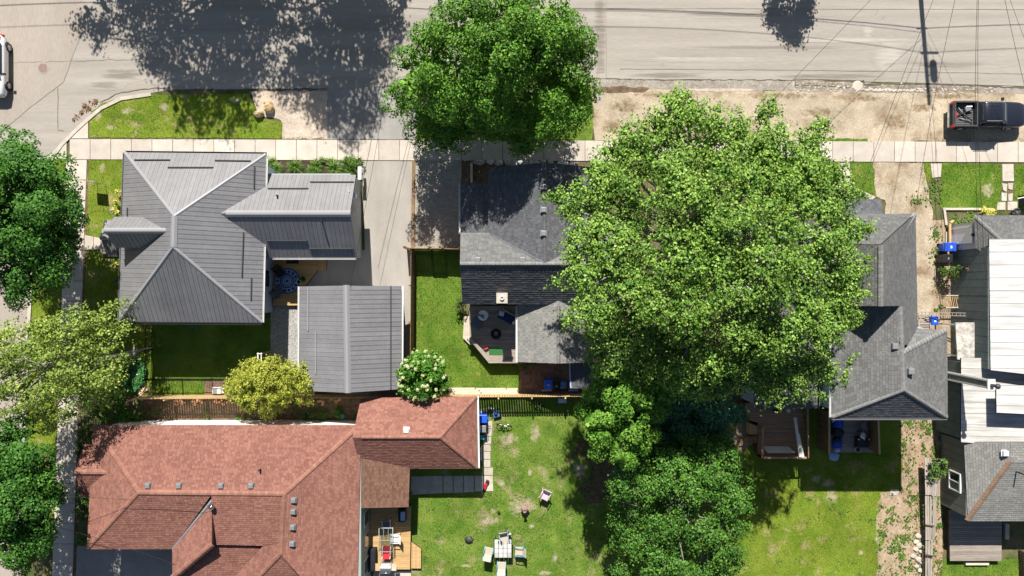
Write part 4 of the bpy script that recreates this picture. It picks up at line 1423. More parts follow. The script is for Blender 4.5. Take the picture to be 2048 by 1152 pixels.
# lower back block with hipped end
r3.face([(1806, 704, q), (1808, 780, q), (1895, 835, e), (1894, 661, e)], 'shingle', 'shingle_silver_sun', e=0.16, w=0.29)
r3.face([(1801, 612, q), (1808, 780, q), (1664, 835, e), (1664, 612, e)], 'shingle', 'shingle_silver_sun', e=0.16, w=0.29)
r3.face([(1808, 780, q), (1895, 835, e), (1664, 835, e)], 'shingle', 'shingle_slate_shade', e=0.16, w=0.29)  # hip end facing away from the sun: shade painted by a darker shingle
r3.face([(1806, 706, q), (1894, 661, e), (1835, 657, e)], 'shingle', 'shingle_silver_sun', e=0.16, w=0.29)
r3.cap((1763, 490, t), (1763, 613, t), 'cap_grey', w=0.32, pieces=0.27)
r3.cap((1801, 613, q), (1808, 780, q), 'cap_grey', w=0.34, pieces=0.27)
r3.cap((1831, 428, e), (1790, 489, 7.75), 'cap_grey', w=0.32, pieces=0.27)
r3.cap((1808, 780, q), (1895, 835, e), 'cap_grey', w=0.3, pieces=0.27)
r3.cap((1808, 780, q), (1664, 835, e), 'cap_grey', w=0.3, pieces=0.27)
r3.cap((1806, 706, q), (1894, 661, e), 'cap_grey', w=0.38, pieces=0.27)
rf3 = r3.finish()
for px, py, z in ((1744, 519, 8.2), (1744, 577, 8.2), (1786, 692, 7.25), (1818, 742, 7.35)):
    roof_vent(rf3, px, py, z, 0.36, hgt=0.3)
y6 = W(0, 611, t).y + 0.06
gable_wall(h3, [(W(1648, 0, e).x, y6, 6.0), (W(1826, 0, e).x, y6, 6.0), (W(1763, 0, t).x, y6, t - .13)], 'siding_blue', nrm=(0, -1, 0))
wall_block(h3, [(1652, 440), (1820, 440), (1822, 612), (1652, 612)], 6.0, 'siding_blue', zref=6.1)
wall_block(h3, [(1676, 606), (1884, 668), (1884, 824), (1676, 824)], 6.02, 'siding_blue', zref=6.1)
gutter(h3, (1663, 620, e), (1663, 835, e), (-1, 0, 0))
gutter(h3, (1664, 836, e), (1895, 836, e), (0, -1, 0), 'metal_trim')
# lower side wing and front porch
r3b = Roof(h3, 'side_roof', 'felt', limit=0)
r3b.face([(1508, 560, 3.2), (1642, 560, 4.0), (1640, 817, 4.0), (1508, 817, 3.2)], 'shingle', 'shingle_grey', e=0.17, w=0.3)
r3b.face([(1470, 440, 3.8), (1690, 440, 4.6), (1690, 560, 4.6), (1470, 560, 3.8)], 'shingle', 'shingle_grey', e=0.17, w=0.3)
r3b.face([(1660, 398, 2.8), (1763, 399, 2.8), (1766, 432, 3.1), (1660, 432, 3.1)], 'shingle', 'shingle_slate_shade', e=0.17, w=0.3)
rf3b = r3b.finish()
wall_block(h3, [(1514, 566), (1640, 566), (1640, 811), (1514, 811)], 3.05, 'siding_blue', name='side_wall', zref=3.2)
wall_block(h3, [(1480, 450), (1680, 450), (1680, 556), (1480, 556)], 3.64, 'siding_blue', name='side_wall', zref=3.8)
for px in (1668, 1758):
    q_ = W(px, 402, 2.7)
    MB().box((q_.x, q_.y, 1.33), (0.14, 0.14, 2.66)).build('porch_post', 'trim_white', h3)
p = W(1497, 580, 3.6)
MB().bbox((p.x, p.y, p.z + .05), (1.2, 0.7, 0.2), 0.3).build('skylight', 'white_plastic', rf3b)

# ------------------------------------------------------------------ the white metal-roofed house on the right
h4 = thing('white_roofed_house', 'dark-sided house with white metal sheet roofs at the right edge of the picture', 'house', W(1960, 640))
r4 = Roof(h4, 'roof', 'felt')
r4.face([(1978, 478, 4.0), (2200, 478, 4.9), (2200, 765, 4.9), (1981, 740, 4.0)], 'metal', 'white_metal', w=0.84, uv=(0, 1, 0))
r4.face([(1922, 716, 3.1), (2160, 716, 3.9), (2160, 899, 3.9), (1922, 884, 3.1)], 'metal', 'white_metal_worn', w=0.72, uv=(0, 1, 0))
r4.face([(1992, 771, 4.4), (2200, 771, 5.0), (2200, 835, 5.0), (1993, 825, 4.4)], 'metal', 'white_metal', w=0.72, uv=(0, 1, 0))
r4.face([(1949, 431, 3.0), (2180, 431, 3.0), (2140, 483, 4.1), (2006, 483, 4.1)], 'shingle', 'shingle_grey', e=0.16, w=0.29)
r4.face([(1949, 431, 3.0), (2006, 483, 4.1), (2006, 530, 4.1), (1951, 496, 3.0)], 'shingle', 'shingle_grey', e=0.16, w=0.29)
r4.face([(2021, 924, 4.3), (1936, 1042, 2.9), (1928, 884, 2.9), (2021, 884, 4.3)], 'shingle', 'shingle_pale', e=0.16, w=0.29)
r4.face([(2021, 924, 4.3), (1936, 1042, 2.9), (2180, 1042, 2.9), (2100, 924, 4.3)], 'shingle', 'shingle_pale', e=0.16, w=0.29)
r4.face([(2021, 884, 4.3), (2021, 924, 4.3), (2100, 924, 4.3), (2100, 884, 4.3)], 'shingle', 'shingle_pale', e=0.16, w=0.29)
r4.cap((2021, 924, 4.3), (1936, 1042, 2.9), 'cap_brown', w=0.42, pieces=0.22)
r4.cap((1949, 431, 3.0), (2006, 483, 4.1), 'cap_grey', w=0.24, pieces=0.25)
rf4 = r4.finish()
roof_vent(rf4, 2008, 906, 4.15, 0.34, 'white_plastic', 0.22)
q_ = W(2028, 960, 3.9)
MB().tube([q_ + Vector((0, .6, -.1)), q_ + Vector((0, .6, 0.9))], 0.05, 8).build('vent_pipe', 'black_plastic', rf4)


def board_wall(owner, a, b, z1, m, bw=0.42, z0=0.0, name='wall', nrm=None, core=3.0):
    """a wall faced with upright boards between two ground points; the body of the house lies behind it"""
    a, b = Vector(a), Vector(b)
    d = (b - a)
    L_ = d.length
    d.normalize()
    n = Vector(nrm)
    w = MB().prism([a - n * 0.05, b - n * 0.05, b - n * core, a - n * core], z0, z1 - 0.01).build(name, m, owner)
    k = max(1, round(L_ / bw))
    for i in range(k):
        p = a + d * (L_ * i / k) + d * 0.008
        q = a + d * (L_ * (i + 1) / k) - d * 0.008
        dz = random.uniform(0, 0.012)
        mb = MB()
        mb.prism([p - n * 0.045, q - n * 0.045, q - n * 0.005 + n * dz, p - n * 0.005 + n * dz], z0, z1)
        mb.build('siding_board', m, w)
    return w


x4 = W(1901, 600).x
board_wall(h4, (x4, W(0, 494, 3.9).y, 0), (x4, W(0, 738, 3.9).y, 0), 3.93, 'siding_teal', bw=0.52, nrm=(-1, 0, 0), core=6)
board_wall(h4, (x4 - .06, W(0, 442, 3.0).y, 0), (x4 - .06, W(0, 494, 3.0).y - .1, 0), 2.9, 'siding_grey', bw=0.5, nrm=(-1, 0, 0), core=6)
x4b = W(1868, 850).x
board_wall(h4, (x4b, W(0, 724, 3.0).y, 0), (x4b, W(0, 878, 3.0).y, 0), 3.0, 'siding_teal', bw=0.52, nrm=(-1, 0, 0), core=6)
x4c = W(1880, 950).x
wd = board_wall(h4, (x4c, W(0, 884, 2.9).y, 0), (x4c, W(0, 1034, 2.9).y, 0), 2.85, 'siding_olive', bw=0.5, nrm=(-1, 0, 0), core=5)
# window in that wall, basement panes further up
mb = MB()
yw = W(0, 962, 1.7).y
for dy in (-.62, .62):
    mb.box((x4c - .05, yw + dy, 1.75), (.1, .08, 1.25))
for z in (1.16, 2.34):
    mb.box((x4c - .05, yw, z), (.1, 1.16, .08))
mb.box((x4c - .05, yw, 1.75), (.1, .06, 1.1))
wn_ = mb.build('window', 'trim_white', h4)
MB().box((x4c - .02, yw + .31, 1.75), (.06, .54, 1.08)).build('pane', 'glass', wn_)
MB().box((x4c - .02, yw - .31, 1.75), (.06, .54, 1.08)).build('pane', 'glass_pale', wn_)
mb = MB()
yw = W(0, 697, 0.8).y
for dz in (.45, 0.8, 1.15):
    mb.box((x4b - .05, yw, dz), (.08, .55, .05))
for dy in (-.27, .27):
    mb.box((x4b - .05, yw + dy, .8), (.08, .05, .75))
wn_ = mb.build('window', 'trim_white', h4)
MB().box((x4b - .02, yw, .62), (.06, .48, .28)).build('pane', 'glass', wn_)
MB().box((x4b - .02, yw, .98), (.06, .48, .28)).build('pane', 'glass', wn_)
# side-door roof, chimney, brackets
z = 2.6
MB().prism(WP([(1911, 645), (1949, 645), (1951, 719), (1915, 719)], z), z - .12, z).build('canopy_roof', 'weathered_roof', h4)
for y in (650, 712):
    q_ = W(1914, y, z)
    MB().box((q_.x + .08, q_.y, 1.24), (.1, .1, 2.48)).build('canopy_post', 'trim_white', h4)
xc0, xc1 = W(1857, 0).x, W(1868, 0).x - .02
yc0, yc1 = W(0, 752, 0).y, W(0, 737, 0).y
mb = MB()
nb = 14
for i in range(nb):
    za, zb = 0.02 + i * 6.2 / nb, (i + 1) * 6.2 / nb - .008
    mb.box(((xc0 + xc1) / 2, (yc0 + yc1) / 2, (za + zb) / 2), (xc1 - xc0, yc1 - yc0, zb - za))
ch4 = mb.build('chimney', 'siding_taupe', h4)
MB().box(((xc0 + xc1) / 2, (yc0 + yc1) / 2, 6.26), (xc1 - xc0 + .1, yc1 - yc0 + .1, .1)).build('chimney_cap', 'trim_white', ch4)
mb = MB()
for y in (yc0 + .04, yc1 - .04):
    mb.box((xc0 - .02, y, 3.1), (.06, .1, 6.15))
mb.build('corner_trim', 'trim_white', ch4)
MB().lathe(((xc0 + xc1) / 2, (yc0 + yc1) / 2 - .05, 6.3), [(.11, 0), (.11, .5), (.17, .52), (.17, .6), (.05, .7)], 12).build('flue', 'metal_dark', ch4)
# white side door with its trim and lamp
xd = x4 - .06
yd0, yd1 = W(0, 485, 1.4).y, W(0, 457, 1.4).y
mb = MB()
for y in (yd0 - .05, yd1 + .05):
    mb.box((xd - .04, y, 1.4), (.08, .1, 2.2))
mb.box((xd - .04, (yd0 + yd1) / 2, 2.52), (.08, yd1 - yd0 + .3, .1))
dr = mb.build('side_door', 'trim_white', h4)
MB().box((xd - .02, (yd0 + yd1) / 2, 1.4), (.06, yd1 - yd0, 2.12)).build('door_leaf', 'white_plastic', dr)
MB().bbox((xd - .07, yd0 + .12, 1.3), (.08, .06, .06), bev=.02).build('handle', 'steel', dr)
MB().bbox((xd - .09, yd0 + .45, 2.66), (.16, .16, .16), bev=.04).build('lamp', 'black_plastic', h4)
MB().beam((xd - .25, W(0, 445, .5).y, .45), (xd - .02, W(0, 441, .5).y, .45), .14, .14).build('sill_beam', 'wood_tan', h4)
MB().beam((xd - .25, W(0, 446, .5).y, .40), (xd - .25, W(0, 490, .5).y, .40), .14, .14).build('sill_beam', 'wood_tan', h4)
mb = MB()
for x0, x1, zz in ((1889, 1897, .17), (1897, 1907, .34)):
    mb.prism(WP([(x0, 464), (x1, 464), (x1, 489), (x0, 489)]), 0, zz)
st = thing('wooden_step', 'pale wooden steps between the blue bin and the white side door', 'steps', W(1897, 476))
for x0, x1, zz in ((1889, 1896.5, .17), (1897.5, 1907, .34)):
    MB().prism(WP([(x0, 464), (x1, 464), (x1, 489), (x0, 489)]), 0, zz).build('step', 'wood_pale', st)

# ------------------------------------------------------------------ the red-roofed house
h5 = thing('red_roofed_house', 'wide house with hipped terracotta-red shingle roofs in the lower left', 'house', W(450, 1000))
r5 = Roof(h5, 'roof', 'felt_red')
e, q = 3.4, 5.0
K = dict(e=0.15, w=0.26)
r5.face([(187, 850, e), (722, 850, e), (568, 989, q), (277, 986, q)], 'shingle', 'shingle_red', **K)
r5.face([(187, 850, e), (277, 986, q), (174, 1098, e)], 'shingle', 'shingle_red', **K)
r5.face([(277, 986, q), (424, 988, q), (345, 1098, e), (174, 1098, e)], 'shingle', 'shingle_red', **K)
# big east slope
r5.face([(568, 989, q), (722, 850, e), (714, 1200, e), (640, 1200, 4.2), (562, 1108, q)], 'shingle', 'shingle_red', **K)
# courtyard slopes
r5.face([(423, 988, q), (568, 989, q), (563, 1092, 4.15), (424, 1089, 4.15)], 'shingle', 'shingle_red', **K)
r5.face([(424, 1000, 4.7), (424, 1088, 4.7), (345, 1156, e), (345, 1098, e)], 'shingle', 'shingle_red', **K)
r5.face([(424, 1090, 3.9), (530, 1094, 3.9), (455, 1175, 2.9), (330, 1175, 2.9)], 'shingle', 'shingle_red', **K)
r5.face([(563, 1085, q), (562, 1110, q), (465, 1210, 3.3), (455, 1170, 3.4), (525, 1093, 4.5)], 'shingle', 'shingle_red', **K)
r5.face([(562, 1108, q), (655, 1210, 3.2), (465, 1210, 3.2)], 'shingle', 'shingle_red', **K)
# small gable at the west side
r5.face([(150, 945, 3.9), (236, 946, 3.9), (228, 888, 3.0), (168, 888, 3.0)], 'shingle', 'shingle_red', **K)
r5.face([(150, 945, 3.9), (236, 946, 3.9), (228, 992, 3.0), (163, 992, 3.0)], 'shingle', 'shingle_red', **K)
for a, b in (((187, 850, e), (277, 986, q)), ((277, 986, q), (174, 1098, e)), ((277, 986, q), (568, 989, q)), ((568, 989, q), (722, 850, e)),
             ((568, 989, q), (562, 1108, q)), ((562, 1108, q), (655, 1210, 3.2)), ((562, 1108, q), (465, 1210, 3.2)), ((150, 945, 3.9), (234, 946, 3.9)),
             ((424, 1089, 4.7), (340, 1160, e))):
    r5.cap(a, b, 'cap_red', w=0.42, pieces=0.24)
r5.cap((424, 1001, 4.75), (345, 1098, e), 'metal_trim', w=0.22, name='valley_strip', h=0.02)
r5.cap((190, 892, 3.35), (231, 942, 3.95), 'metal_trim', w=0.14, name='valley_strip', h=0.02)
r5.cap((231, 950, 3.95), (192, 990, 3.35), 'metal_trim', w=0.14, name='valley_strip', h=0.02)
rf5 = r5.finish()
F5n = [(187, 850, e), (722, 850, e), (568, 989, q)]
F5e = [(568, 989, q), (722, 850, e), (714, 1200, e)]
for px, py in ((297, 971), (359, 971), (443, 971), (503, 971)):
    roof_vent(rf5, px, py, z_on(F5n, px, py), 0.32)
for px, py in ((588, 1000), (587, 1023), (586, 1054), (585, 1087)):
    roof_vent(rf5, px, py, z_on(F5e, px, py), 0.32)
p = W(429, 1010, 4.6)
MB().lathe((p.x, p.y, p.z - .1), [(.1, 0), (.1, .5), (.18, .52), (.18, .62), (.06, .72)], 14).build('chimney_pipe', 'chrome', rf5)
p = W(522, 938, 4.4)
MB().tube([p, p + Vector((0, 0, .4))], .06, 8).build('vent_pipe', 'black_plastic', rf5)
wall_block(h5, [(252, 840), (734, 840), (734, 1200), (600, 1200), (600, 1030), (262, 1050)], 3.3, 'siding_white', zref=0.0)
wall_block(h5, [(402, 1051), (598, 1051), (598, 1200), (402, 1200)], 2.6, 'siding_white', name='porch_wall', zref=0.0)
MB().prism(WP([(736, 842), (742, 842), (742, 1200), (735, 1200)]), 0, 3.3).build('side_wall', 'siding_sage', h5)
wall_block(h5, [(180, 896), (232, 896), (232, 984), (180, 984)], 2.95, 'siding_white', name='bay_wall', zref=3.0)
for y in (1035, 1080, 1130):
    mb = MB().box((W(742, 0).x + .02, W(0, y, 1.7).y, 1.75), (.06, 1.0, 1.3))
    o = mb.build('window', 'trim_white', h5)
    MB().box((W(742, 0).x + .045, W(0, y, 1.7).y, 1.75), (.05, .86, 1.16)).build('pane', 'glass', o)
# ------------------------------------------------------------------ its garage wing and back porch
g5 = thing('red_garage', 'small hipped garage with red shingle roof joined to the red-roofed house', 'garage', W(840, 870))
r6 = Roof(g5, 'roof', 'felt_red')
e, q = 2.7, 4.3
N6 = [(722, 796, e), (953, 793, e), (880, 875, q), (705, 875, q)]
r6.face(N6, 'shingle', 'shingle_red', **K)
r6.face([(953, 793, e), (955, 937, e), (880, 875, q)], 'shingle', 'shingle_red', **K)
r6.face([(705, 875, q), (880, 875, q), (955, 937, e), (722, 937, e)], 'shingle', 'shingle_red', **K)
for a, b in (((953, 793, e), (880, 875, q)), ((880, 875, q), (955, 937, e)), ((724, 875, q), (880, 875, q))):
    r6.cap(a, b, 'cap_red', w=0.28, pieces=0.24)
rf6 = r6.finish()
roof_vent(rf6, 813, 860, z_on(N6, 813, 860), .34, 'white_plastic')
wall_block(g5, [(730, 803), (945, 803), (945, 928), (730, 928)], 2.66, 'siding_white', zref=2.7)
gutter(g5, (954, 793, e), (956, 937, e), (1, 0, 0))
bp = thing('porch_roof', 'lean-to roof of brown shingles over the back deck of the red-roofed house', 'porch', W(780, 960))
r7 = Roof(bp, 'roof', 'felt_red')
r7.face([(722, 903, 3.25), (820, 926, 2.75), (817, 1014, 2.75), (722, 1016, 3.25)], 'shingle', 'shingle_brown', **K)
r7.finish()
for x, y in ((814, 932), (812, 1008)):
    p = W(x, y, 2.7)
    MB().box((p.x, p.y, 1.3), (.12, .12, 2.62)).build('post', 'wood_brown', bp)
MB().beam(W(818, 930, 2.66), W(816, 1012, 2.66), .1, .16).build('beam', 'wood_brown', bp)
# ------------------------------------------------------------------ trees
# lobes: photo column, photo row, photo radius, height of the lobe's middle, flatness
mt = tree('maple_tree', 'bright green round maple over the pavement, standing at the roadside near the middle', [
    (985, 50, 77, 10.7, 0.8), (1075, 48, 71, 9.9, 0.8), (925, 58, 62, 9.7, 0.8), (1128, 78, 49, 8.9, 0.8), (1150, 100, 32, 8.3, 0.8), (852, 112, 45, 8.1, 0.8), (903, 128, 64, 8.9, 0.75), (990, 118, 64, 10.5, 0.75), (978, 185, 51, 8.9, 0.75), (940, 215, 36, 7.7, 0.75), (1112, 160, 62, 8.5, 0.75), (1108, 215, 71, 7.5, 0.75), (1150, 195, 36, 7.3, 0.75), (830, 170, 43, 7.5, 0.8), (808, 205, 25, 6.9, 0.7), (862, 240, 47, 4.3, 0.75), (888, 272, 28, 3.7, 0.8), (1042, 250, 47, 4.7, 0.75), (1005, 258, 36, 4.3, 0.75), (1088, 100, 54, 9.3, 0.75), (1040, 95, 54, 10.1, 0.75), (1070, 270, 23, 3.9, 0.7), (880, 185, 47, 7.9, 0.75), (1020, 215, 43, 7.7, 0.75), (820, 130, 23, 7.5, 0.8), (880, 175, 58, 3.6, .6), (960, 185, 60, 3.4, .6), (1040, 185, 60, 3.4, .6), (1105, 185, 50, 3.6, .6), (920, 215, 48, 3.2, .6), (1000, 222, 50, 3.2, .6), (1075, 215, 46, 3.2, .6), (845, 200, 36, 3.6, .6), (960, 250, 36, 3.8, .75), (1095, 258, 30, 3.4, .75), (915, 262, 30, 3.4, .75), (1150, 235, 30, 4.4, .75)],
    (1000, 165), 'leaf_maple', core=45, leaf=0.15, nclump=4.6, nleaf=300, crad=0.78, seed=11, trunk_r=0.3, limbs=70, spray='dome', inner=.8, updir=.3)
rgd = random.Random(2)
mb = MB()
c0 = W(840, 206, 5.8)
for i in range(26):                                  # bare dead twigs at the left of the crown
    a = c0 + Vector((rgd.uniform(0, 1.4), rgd.uniform(-.3, .3), rgd.uniform(.2, .6)))
    e_ = a + Vector((-rgd.uniform(.3, 1.1), -rgd.uniform(-.1, .9), rgd.uniform(-.1, .3)))
    mb.tube([a, (a + e_) / 2 + Vector((0, .08, .06)), e_], [.025, .018, .01], 4, caps=False)
mb.build('dead_twigs', 'bark_pale', mt)
def split_lobes(lobes, seed=4, rs=(34, 54), sep=48):
    """one big dome of foliage becomes many smaller branch clumps over its surface"""
    rg = random.Random(seed)
    out, pts = [], []
    for (x, y, r_, z, f) in sorted(lobes, key=lambda l: -l[3]):
        if r_ < 85:
            out.append((x, y, int(r_ * .92), z, f * .75))
            continue
        for _ in range(400):
            a, q = rg.uniform(0, 2 * math.pi), rg.random() ** .5
            px, py = x + math.cos(a) * q * r_, y + math.sin(a) * q * r_
            if all(math.hypot(px - p[0], py - p[1]) > sep for p in pts):
                pts.append((px, py))
                rad = rg.uniform(*rs)
                hz = z + (math.sqrt(max(0, 1 - q * q)) - .55) * r_ * f * (1 - z / H) / S + rg.uniform(-.9, .5)
                out.append((px, py, rad, hz, .55))
    return out


tree('lime_tree', 'huge yellow-green shade tree spreading over the roofs in the middle', split_lobes([
    (1430, 480, 190, 14.3, .6), (1300, 430, 130, 13.4, .6), (1560, 440, 130, 13.4, .6), (1450, 620, 150, 11.7, .6), (1330, 580, 118, 11.4, .6), (1580, 580, 120, 13.1, .6),
    (1345, 235, 48, 13.2, .8), (1290, 300, 75, 12.5, .7), (1400, 310, 95, 13.1, .7), (1500, 330, 80, 12.8, .7), (1550, 290, 55, 13.2, .7), (1615, 300, 45, 11.9, .6), (1590, 360, 70, 12.5, .6), (1230, 310, 45, 11.7, .7), (1220, 370, 60, 12.1, .7),
    (1160, 410, 48, 11.6, .7), (1170, 480, 55, 13.2, .7), (1165, 550, 52, 13.2, .7), (1185, 620, 55, 13.2, .7), (1220, 690, 60, 10.4, .7), (1300, 700, 75, 10.4, .7), (1390, 740, 65, 10.4, .7), (1455, 735, 55, 10.4, .7),
    (1540, 700, 70, 10.4, .7), (1590, 755, 60, 10.4, .7), (1640, 720, 48, 10.4, .7), (1650, 640, 60, 10.4, .7), (1680, 560, 55, 11.9, .7), (1690, 470, 52, 11.9, .7), (1660, 400, 55, 12.1, .7), (1635, 255, 18, 11.6, .7), (1115, 395, 18, 11.2, .6), (1720, 455, 22, 11.7, .6),
    (1540, 785, 26, 10.4, .7), (1665, 745, 22, 10.4, .6), (1370, 330, 70, 13.1, .7),
    (1348, 206, 30, 12.1, 0.7), (1368, 190, 13, 11.8, 0.7), (1430, 218, 16, 12.1, 0.7), (1530, 226, 28, 11.8, 0.7), (1548, 210, 11, 11.7, 0.7), (1650, 250, 20, 11.4, 0.7), (1640, 275, 18, 11.4, 0.7), (1112, 394, 22, 11.2, 0.6), (1092, 398, 9, 11.1, 0.6), (1110, 560, 16, 13.2, 0.6), (1136, 640, 22, 13.2, 0.6), (1742, 456, 12, 11.4, 0.6), (1735, 520, 15, 11.6, 0.6), (1726, 590, 16, 11.6, 0.6), (1716, 640, 16, 10.4, 0.6), (1702, 716, 12, 10.4, 0.6), (1690, 756, 11, 10.4, 0.6), (1640, 790, 14, 10.4, 0.6), (1560, 806, 12, 10.4, 0.6), (1412, 792, 18, 10.4, 0.6), (1446, 790, 15, 10.4, 0.6), (1218, 742, 22, 10.4, 0.6), (1500, 760, 34, 10.4, 0.7), (1350, 770, 26, 10.4, 0.7), (1140, 500, 26, 13.2, 0.7), (1690, 640, 30, 10.4, 0.7)]),
    (1350, 520), 'leaf_lime', 'bark_pale', leaf=0.15, nclump=26.0, nleaf=34, crad=0.31, core=34, seed=12, trunk_r=0.48, limbs=300, fork=0.25, inner=.3, spray='radial')
tree('maple_tree', 'dark green street maple at the left edge above the shaded pavement', [
    (40, 420, 100, 8.0, .7), (20, 330, 60, 7.0, .8), (70, 350, 55, 6.5, .7), (100, 440, 62, 6.0, .7), (70, 520, 70, 6.5, .7), (20, 520, 80, 7.0, .7), (-20, 430, 90, 8.0, .7), (130, 465, 26, 5.0, .7), (95, 385, 40, 6, .7), (-30, 350, 60, 7, .7), (30, 570, 38, 6, .7)],
    (140, 470), 'leaf_dark', leaf=0.16, nclump=3.4, nleaf=360, crad=0.85, spray='dome', inner=.65, seed=13, trunk_r=0.3, limbs=40)
tree('locust_tree', 'feathery olive-green tree at the left edge between the two corner maples', [
    (70, 730, 95, 7.5, .55), (130, 670, 60, 6.8, .55), (40, 690, 55, 6.8, .55), (180, 640, 36, 5.8, .5), (190, 690, 45, 6.0, .5), (235, 680, 30, 5.0, .5), (170, 740, 62, 6.0, .55), (110, 790, 70, 5.6, .6), (40, 800, 60, 5.6, .6), (215, 735, 38, 5.0, .5), (-20, 740, 60, 7, .6), (95, 840, 30, 4.8, .6), (215, 615, 14, 5.2, .5), (20, 850, 24, 4.6, .6), (210, 785, 30, 4.2, .6)],
    (272, 705), 'leaf_locust', 'bark_pale', leaf=0.15, nclump=6.5, nleaf=110, crad=0.5, seed=14, trunk_r=0.24, limbs=80, spray=(-.72, -.3, .25), updir=.5, core=8)
tree('maple_tree', 'glossy green street maple in the lower left corner beside the pavement', [
    (30, 930, 62, 6.5, .7), (80, 950, 42, 5.6, .7), (20, 890, 42, 6.0, .8), (40, 1010, 75, 6.5, .7), (70, 1060, 42, 5.4, .7), (10, 1080, 62, 6.0, .7), (100, 985, 24, 5.0, .7), (-20, 980, 70, 6.5, .7), (45, 1110, 34, 5, .7)],
    (118, 985), 'leaf_dark', leaf=0.16, nclump=5.0, nleaf=260, crad=0.72, spray='dome', inner=.65, seed=15, trunk_r=0.26, limbs=30)
tree('golden_tree', 'small golden-yellow tree beside the fence and metal-roofed garage', [
    (520, 770, 58, 2.9, .75), (480, 775, 34, 2.5, .75), (560, 765, 50, 3.1, .75), (600, 755, 36, 2.9, .75), (540, 795, 42, 2.3, .75), (495, 795, 32, 2.2, .75), (590, 780, 36, 2.6, .75), (500, 745, 26, 2.6, .75), (615, 765, 24, 2.6, .7), (545, 738, 24, 2.8, .7)],
    (565, 757), 'leaf_gold', core=30, leaf=0.12, nclump=17, nleaf=85, crad=0.26, seed=16, trunk_r=0.08, limbs=30)
# the grove in the lower middle
tree('young_maple', 'bright green small tree at the fence, left part of the grove below the big tree', [
    (1250, 800, 68, 8.4, .75), (1210, 820, 46, 7.9, .75), (1290, 770, 52, 8.6, .75), (1230, 870, 48, 7.2, .75), (1270, 850, 50, 7.8, .75), (1200, 780, 30, 7.6, .8), (1220, 760, 34, 8.0, .8), (1310, 800, 36, 7.6, .75), (1195, 850, 34, 9.2, .75), (1245, 890, 40, 8.6, .75), (1205, 890, 24, 8.8, .7)],
    (1215, 780), 'leaf_maple', leaf=0.15, nclump=8, nleaf=190, crad=0.5, spray='dome', inner=.65, seed=17, trunk_r=0.14, limbs=24)
tree('spruce_tree', 'dark bluish-green tree in the deep shade below the big tree', [
    (1380, 810, 62, 4.6, .8), (1430, 820, 46, 4.4, .8), (1350, 850, 48, 4.0, .8), (1420, 855, 46, 3.8, .8), (1300, 860, 40, 3.6, .8), (1320, 800, 42, 4.2, .8), (1460, 835, 22, 3.6, .8), (1300, 908, 46, 3.4, .8), (1350, 898, 42, 3.6, .8), (1260, 930, 34, 3.0, .8), (1400, 890, 40, 3.6, .8)],
    (1355, 790), 'leaf_bluish', leaf=0.14, nclump=7, nleaf=190, crad=0.55, spray='dome', inner=.65, seed=18, trunk_r=0.15, limbs=20)
tree('linden_tree', 'large mid-green tree at the bottom edge right of the lawn with the tiled table', split_lobes([
    (1385, 1000, 95, 7.4, .7), (1430, 945, 60, 6.6, .7), (1455, 1010, 42, 6.0, .6), (1320, 935, 52, 5.0, .7), (1375, 895, 44, 5.0, .7), (1440, 895, 38, 5.2, .7), (1290, 1000, 46, 5.4, .7), (1275, 1085, 52, 5.2, .7), (1370, 1105, 88, 6.8, .7),
    (1445, 1090, 44, 5.8, .7), (1330, 1175, 60, 5.6, .7), (1420, 1165, 52, 6, .7), (1478, 935, 22, 5.2, .7), (1250, 1140, 30, 4.4, .7), (1265, 930, 40, 6.4, .7), (1245, 975, 34, 7.6, .7), (1240, 1035, 26, 5.6, .7), (1488, 985, 20, 5.2, .7), (1484, 1055, 22, 5.2, .7),
    (1300, 885, 36, 5.0, .7), (1495, 1015, 14, 5.0, .6), (1470, 1125, 26, 5.2, .7), (1232, 1085, 14, 4.6, .6), (1228, 1000, 12, 6.4, .6), (1500, 955, 12, 5.0, .6)], 6, (26, 42), 44),
    (1330, 960), 'leaf_linden', leaf=0.14, nclump=19, nleaf=50, crad=0.33, inner=.45, core=34, seed=19, trunk_r=0.28, limbs=110)
# round white-flowered bush tree
bt = tree('flowering_tree', 'round dark green bush tree covered with cream flower heads behind the garage', [
    (846, 752, 50, 2.7, .95), (830, 735, 26, 2.9, .9), (866, 740, 26, 2.8, .9), (846, 778, 28, 2.3, .9), (815, 760, 19, 2.4, .9), (878, 768, 19, 2.3, .9)],
    (852, 748), 'leaf_deep', leaf=0.15, nclump=22, nleaf=90, crad=0.3, seed=20, trunk_r=0.07, limbs=10)
rgb = random.Random(8)
c0 = W(846, 752, 2.6)
for i in range(64):
    a = rgb.uniform(0, 2 * math.pi)
    el = math.asin(rgb.uniform(-0.05, 1.0) ** 1)  if rgb.random() < 2 else 0
    rr = 1.72
    p = c0 + Vector((math.cos(a) * math.cos(el) * rr, math.sin(a) * math.cos(el) * rr, math.sin(el) * rr * 0.95))
    mb = MB()
    for k in range(5):
        b = k * 1.2566 + rgb.random()
        s = rgb.uniform(.045, .075)
        qv = p + Vector((math.cos(b) * .075, math.sin(b) * .075, rgb.uniform(-.02, .03)))
        mb.lathe(qv, [(s * .8, -.03), (s, .02), (s * .5, .07)], 5, smooth=False)
    mb.lathe(p, [(.05, 0), (.055, .05), (.02, .12)], 5, smooth=False)
    mb.build('flower_head', 'blossom', bt)
# street trees beyond the top edge: only their shade and a few leaves reach into the picture
def shade(sx, sy, r, z, flat):
    """the lobe whose shade falls at a photo point on the ground"""
    k = 1 - z / H
    return (1024 + (sx - 1024 - 0.0825 * S * z) / k, 576 - ((576 - sy) + S * z / 0.97) / k, r / k, z, flat)


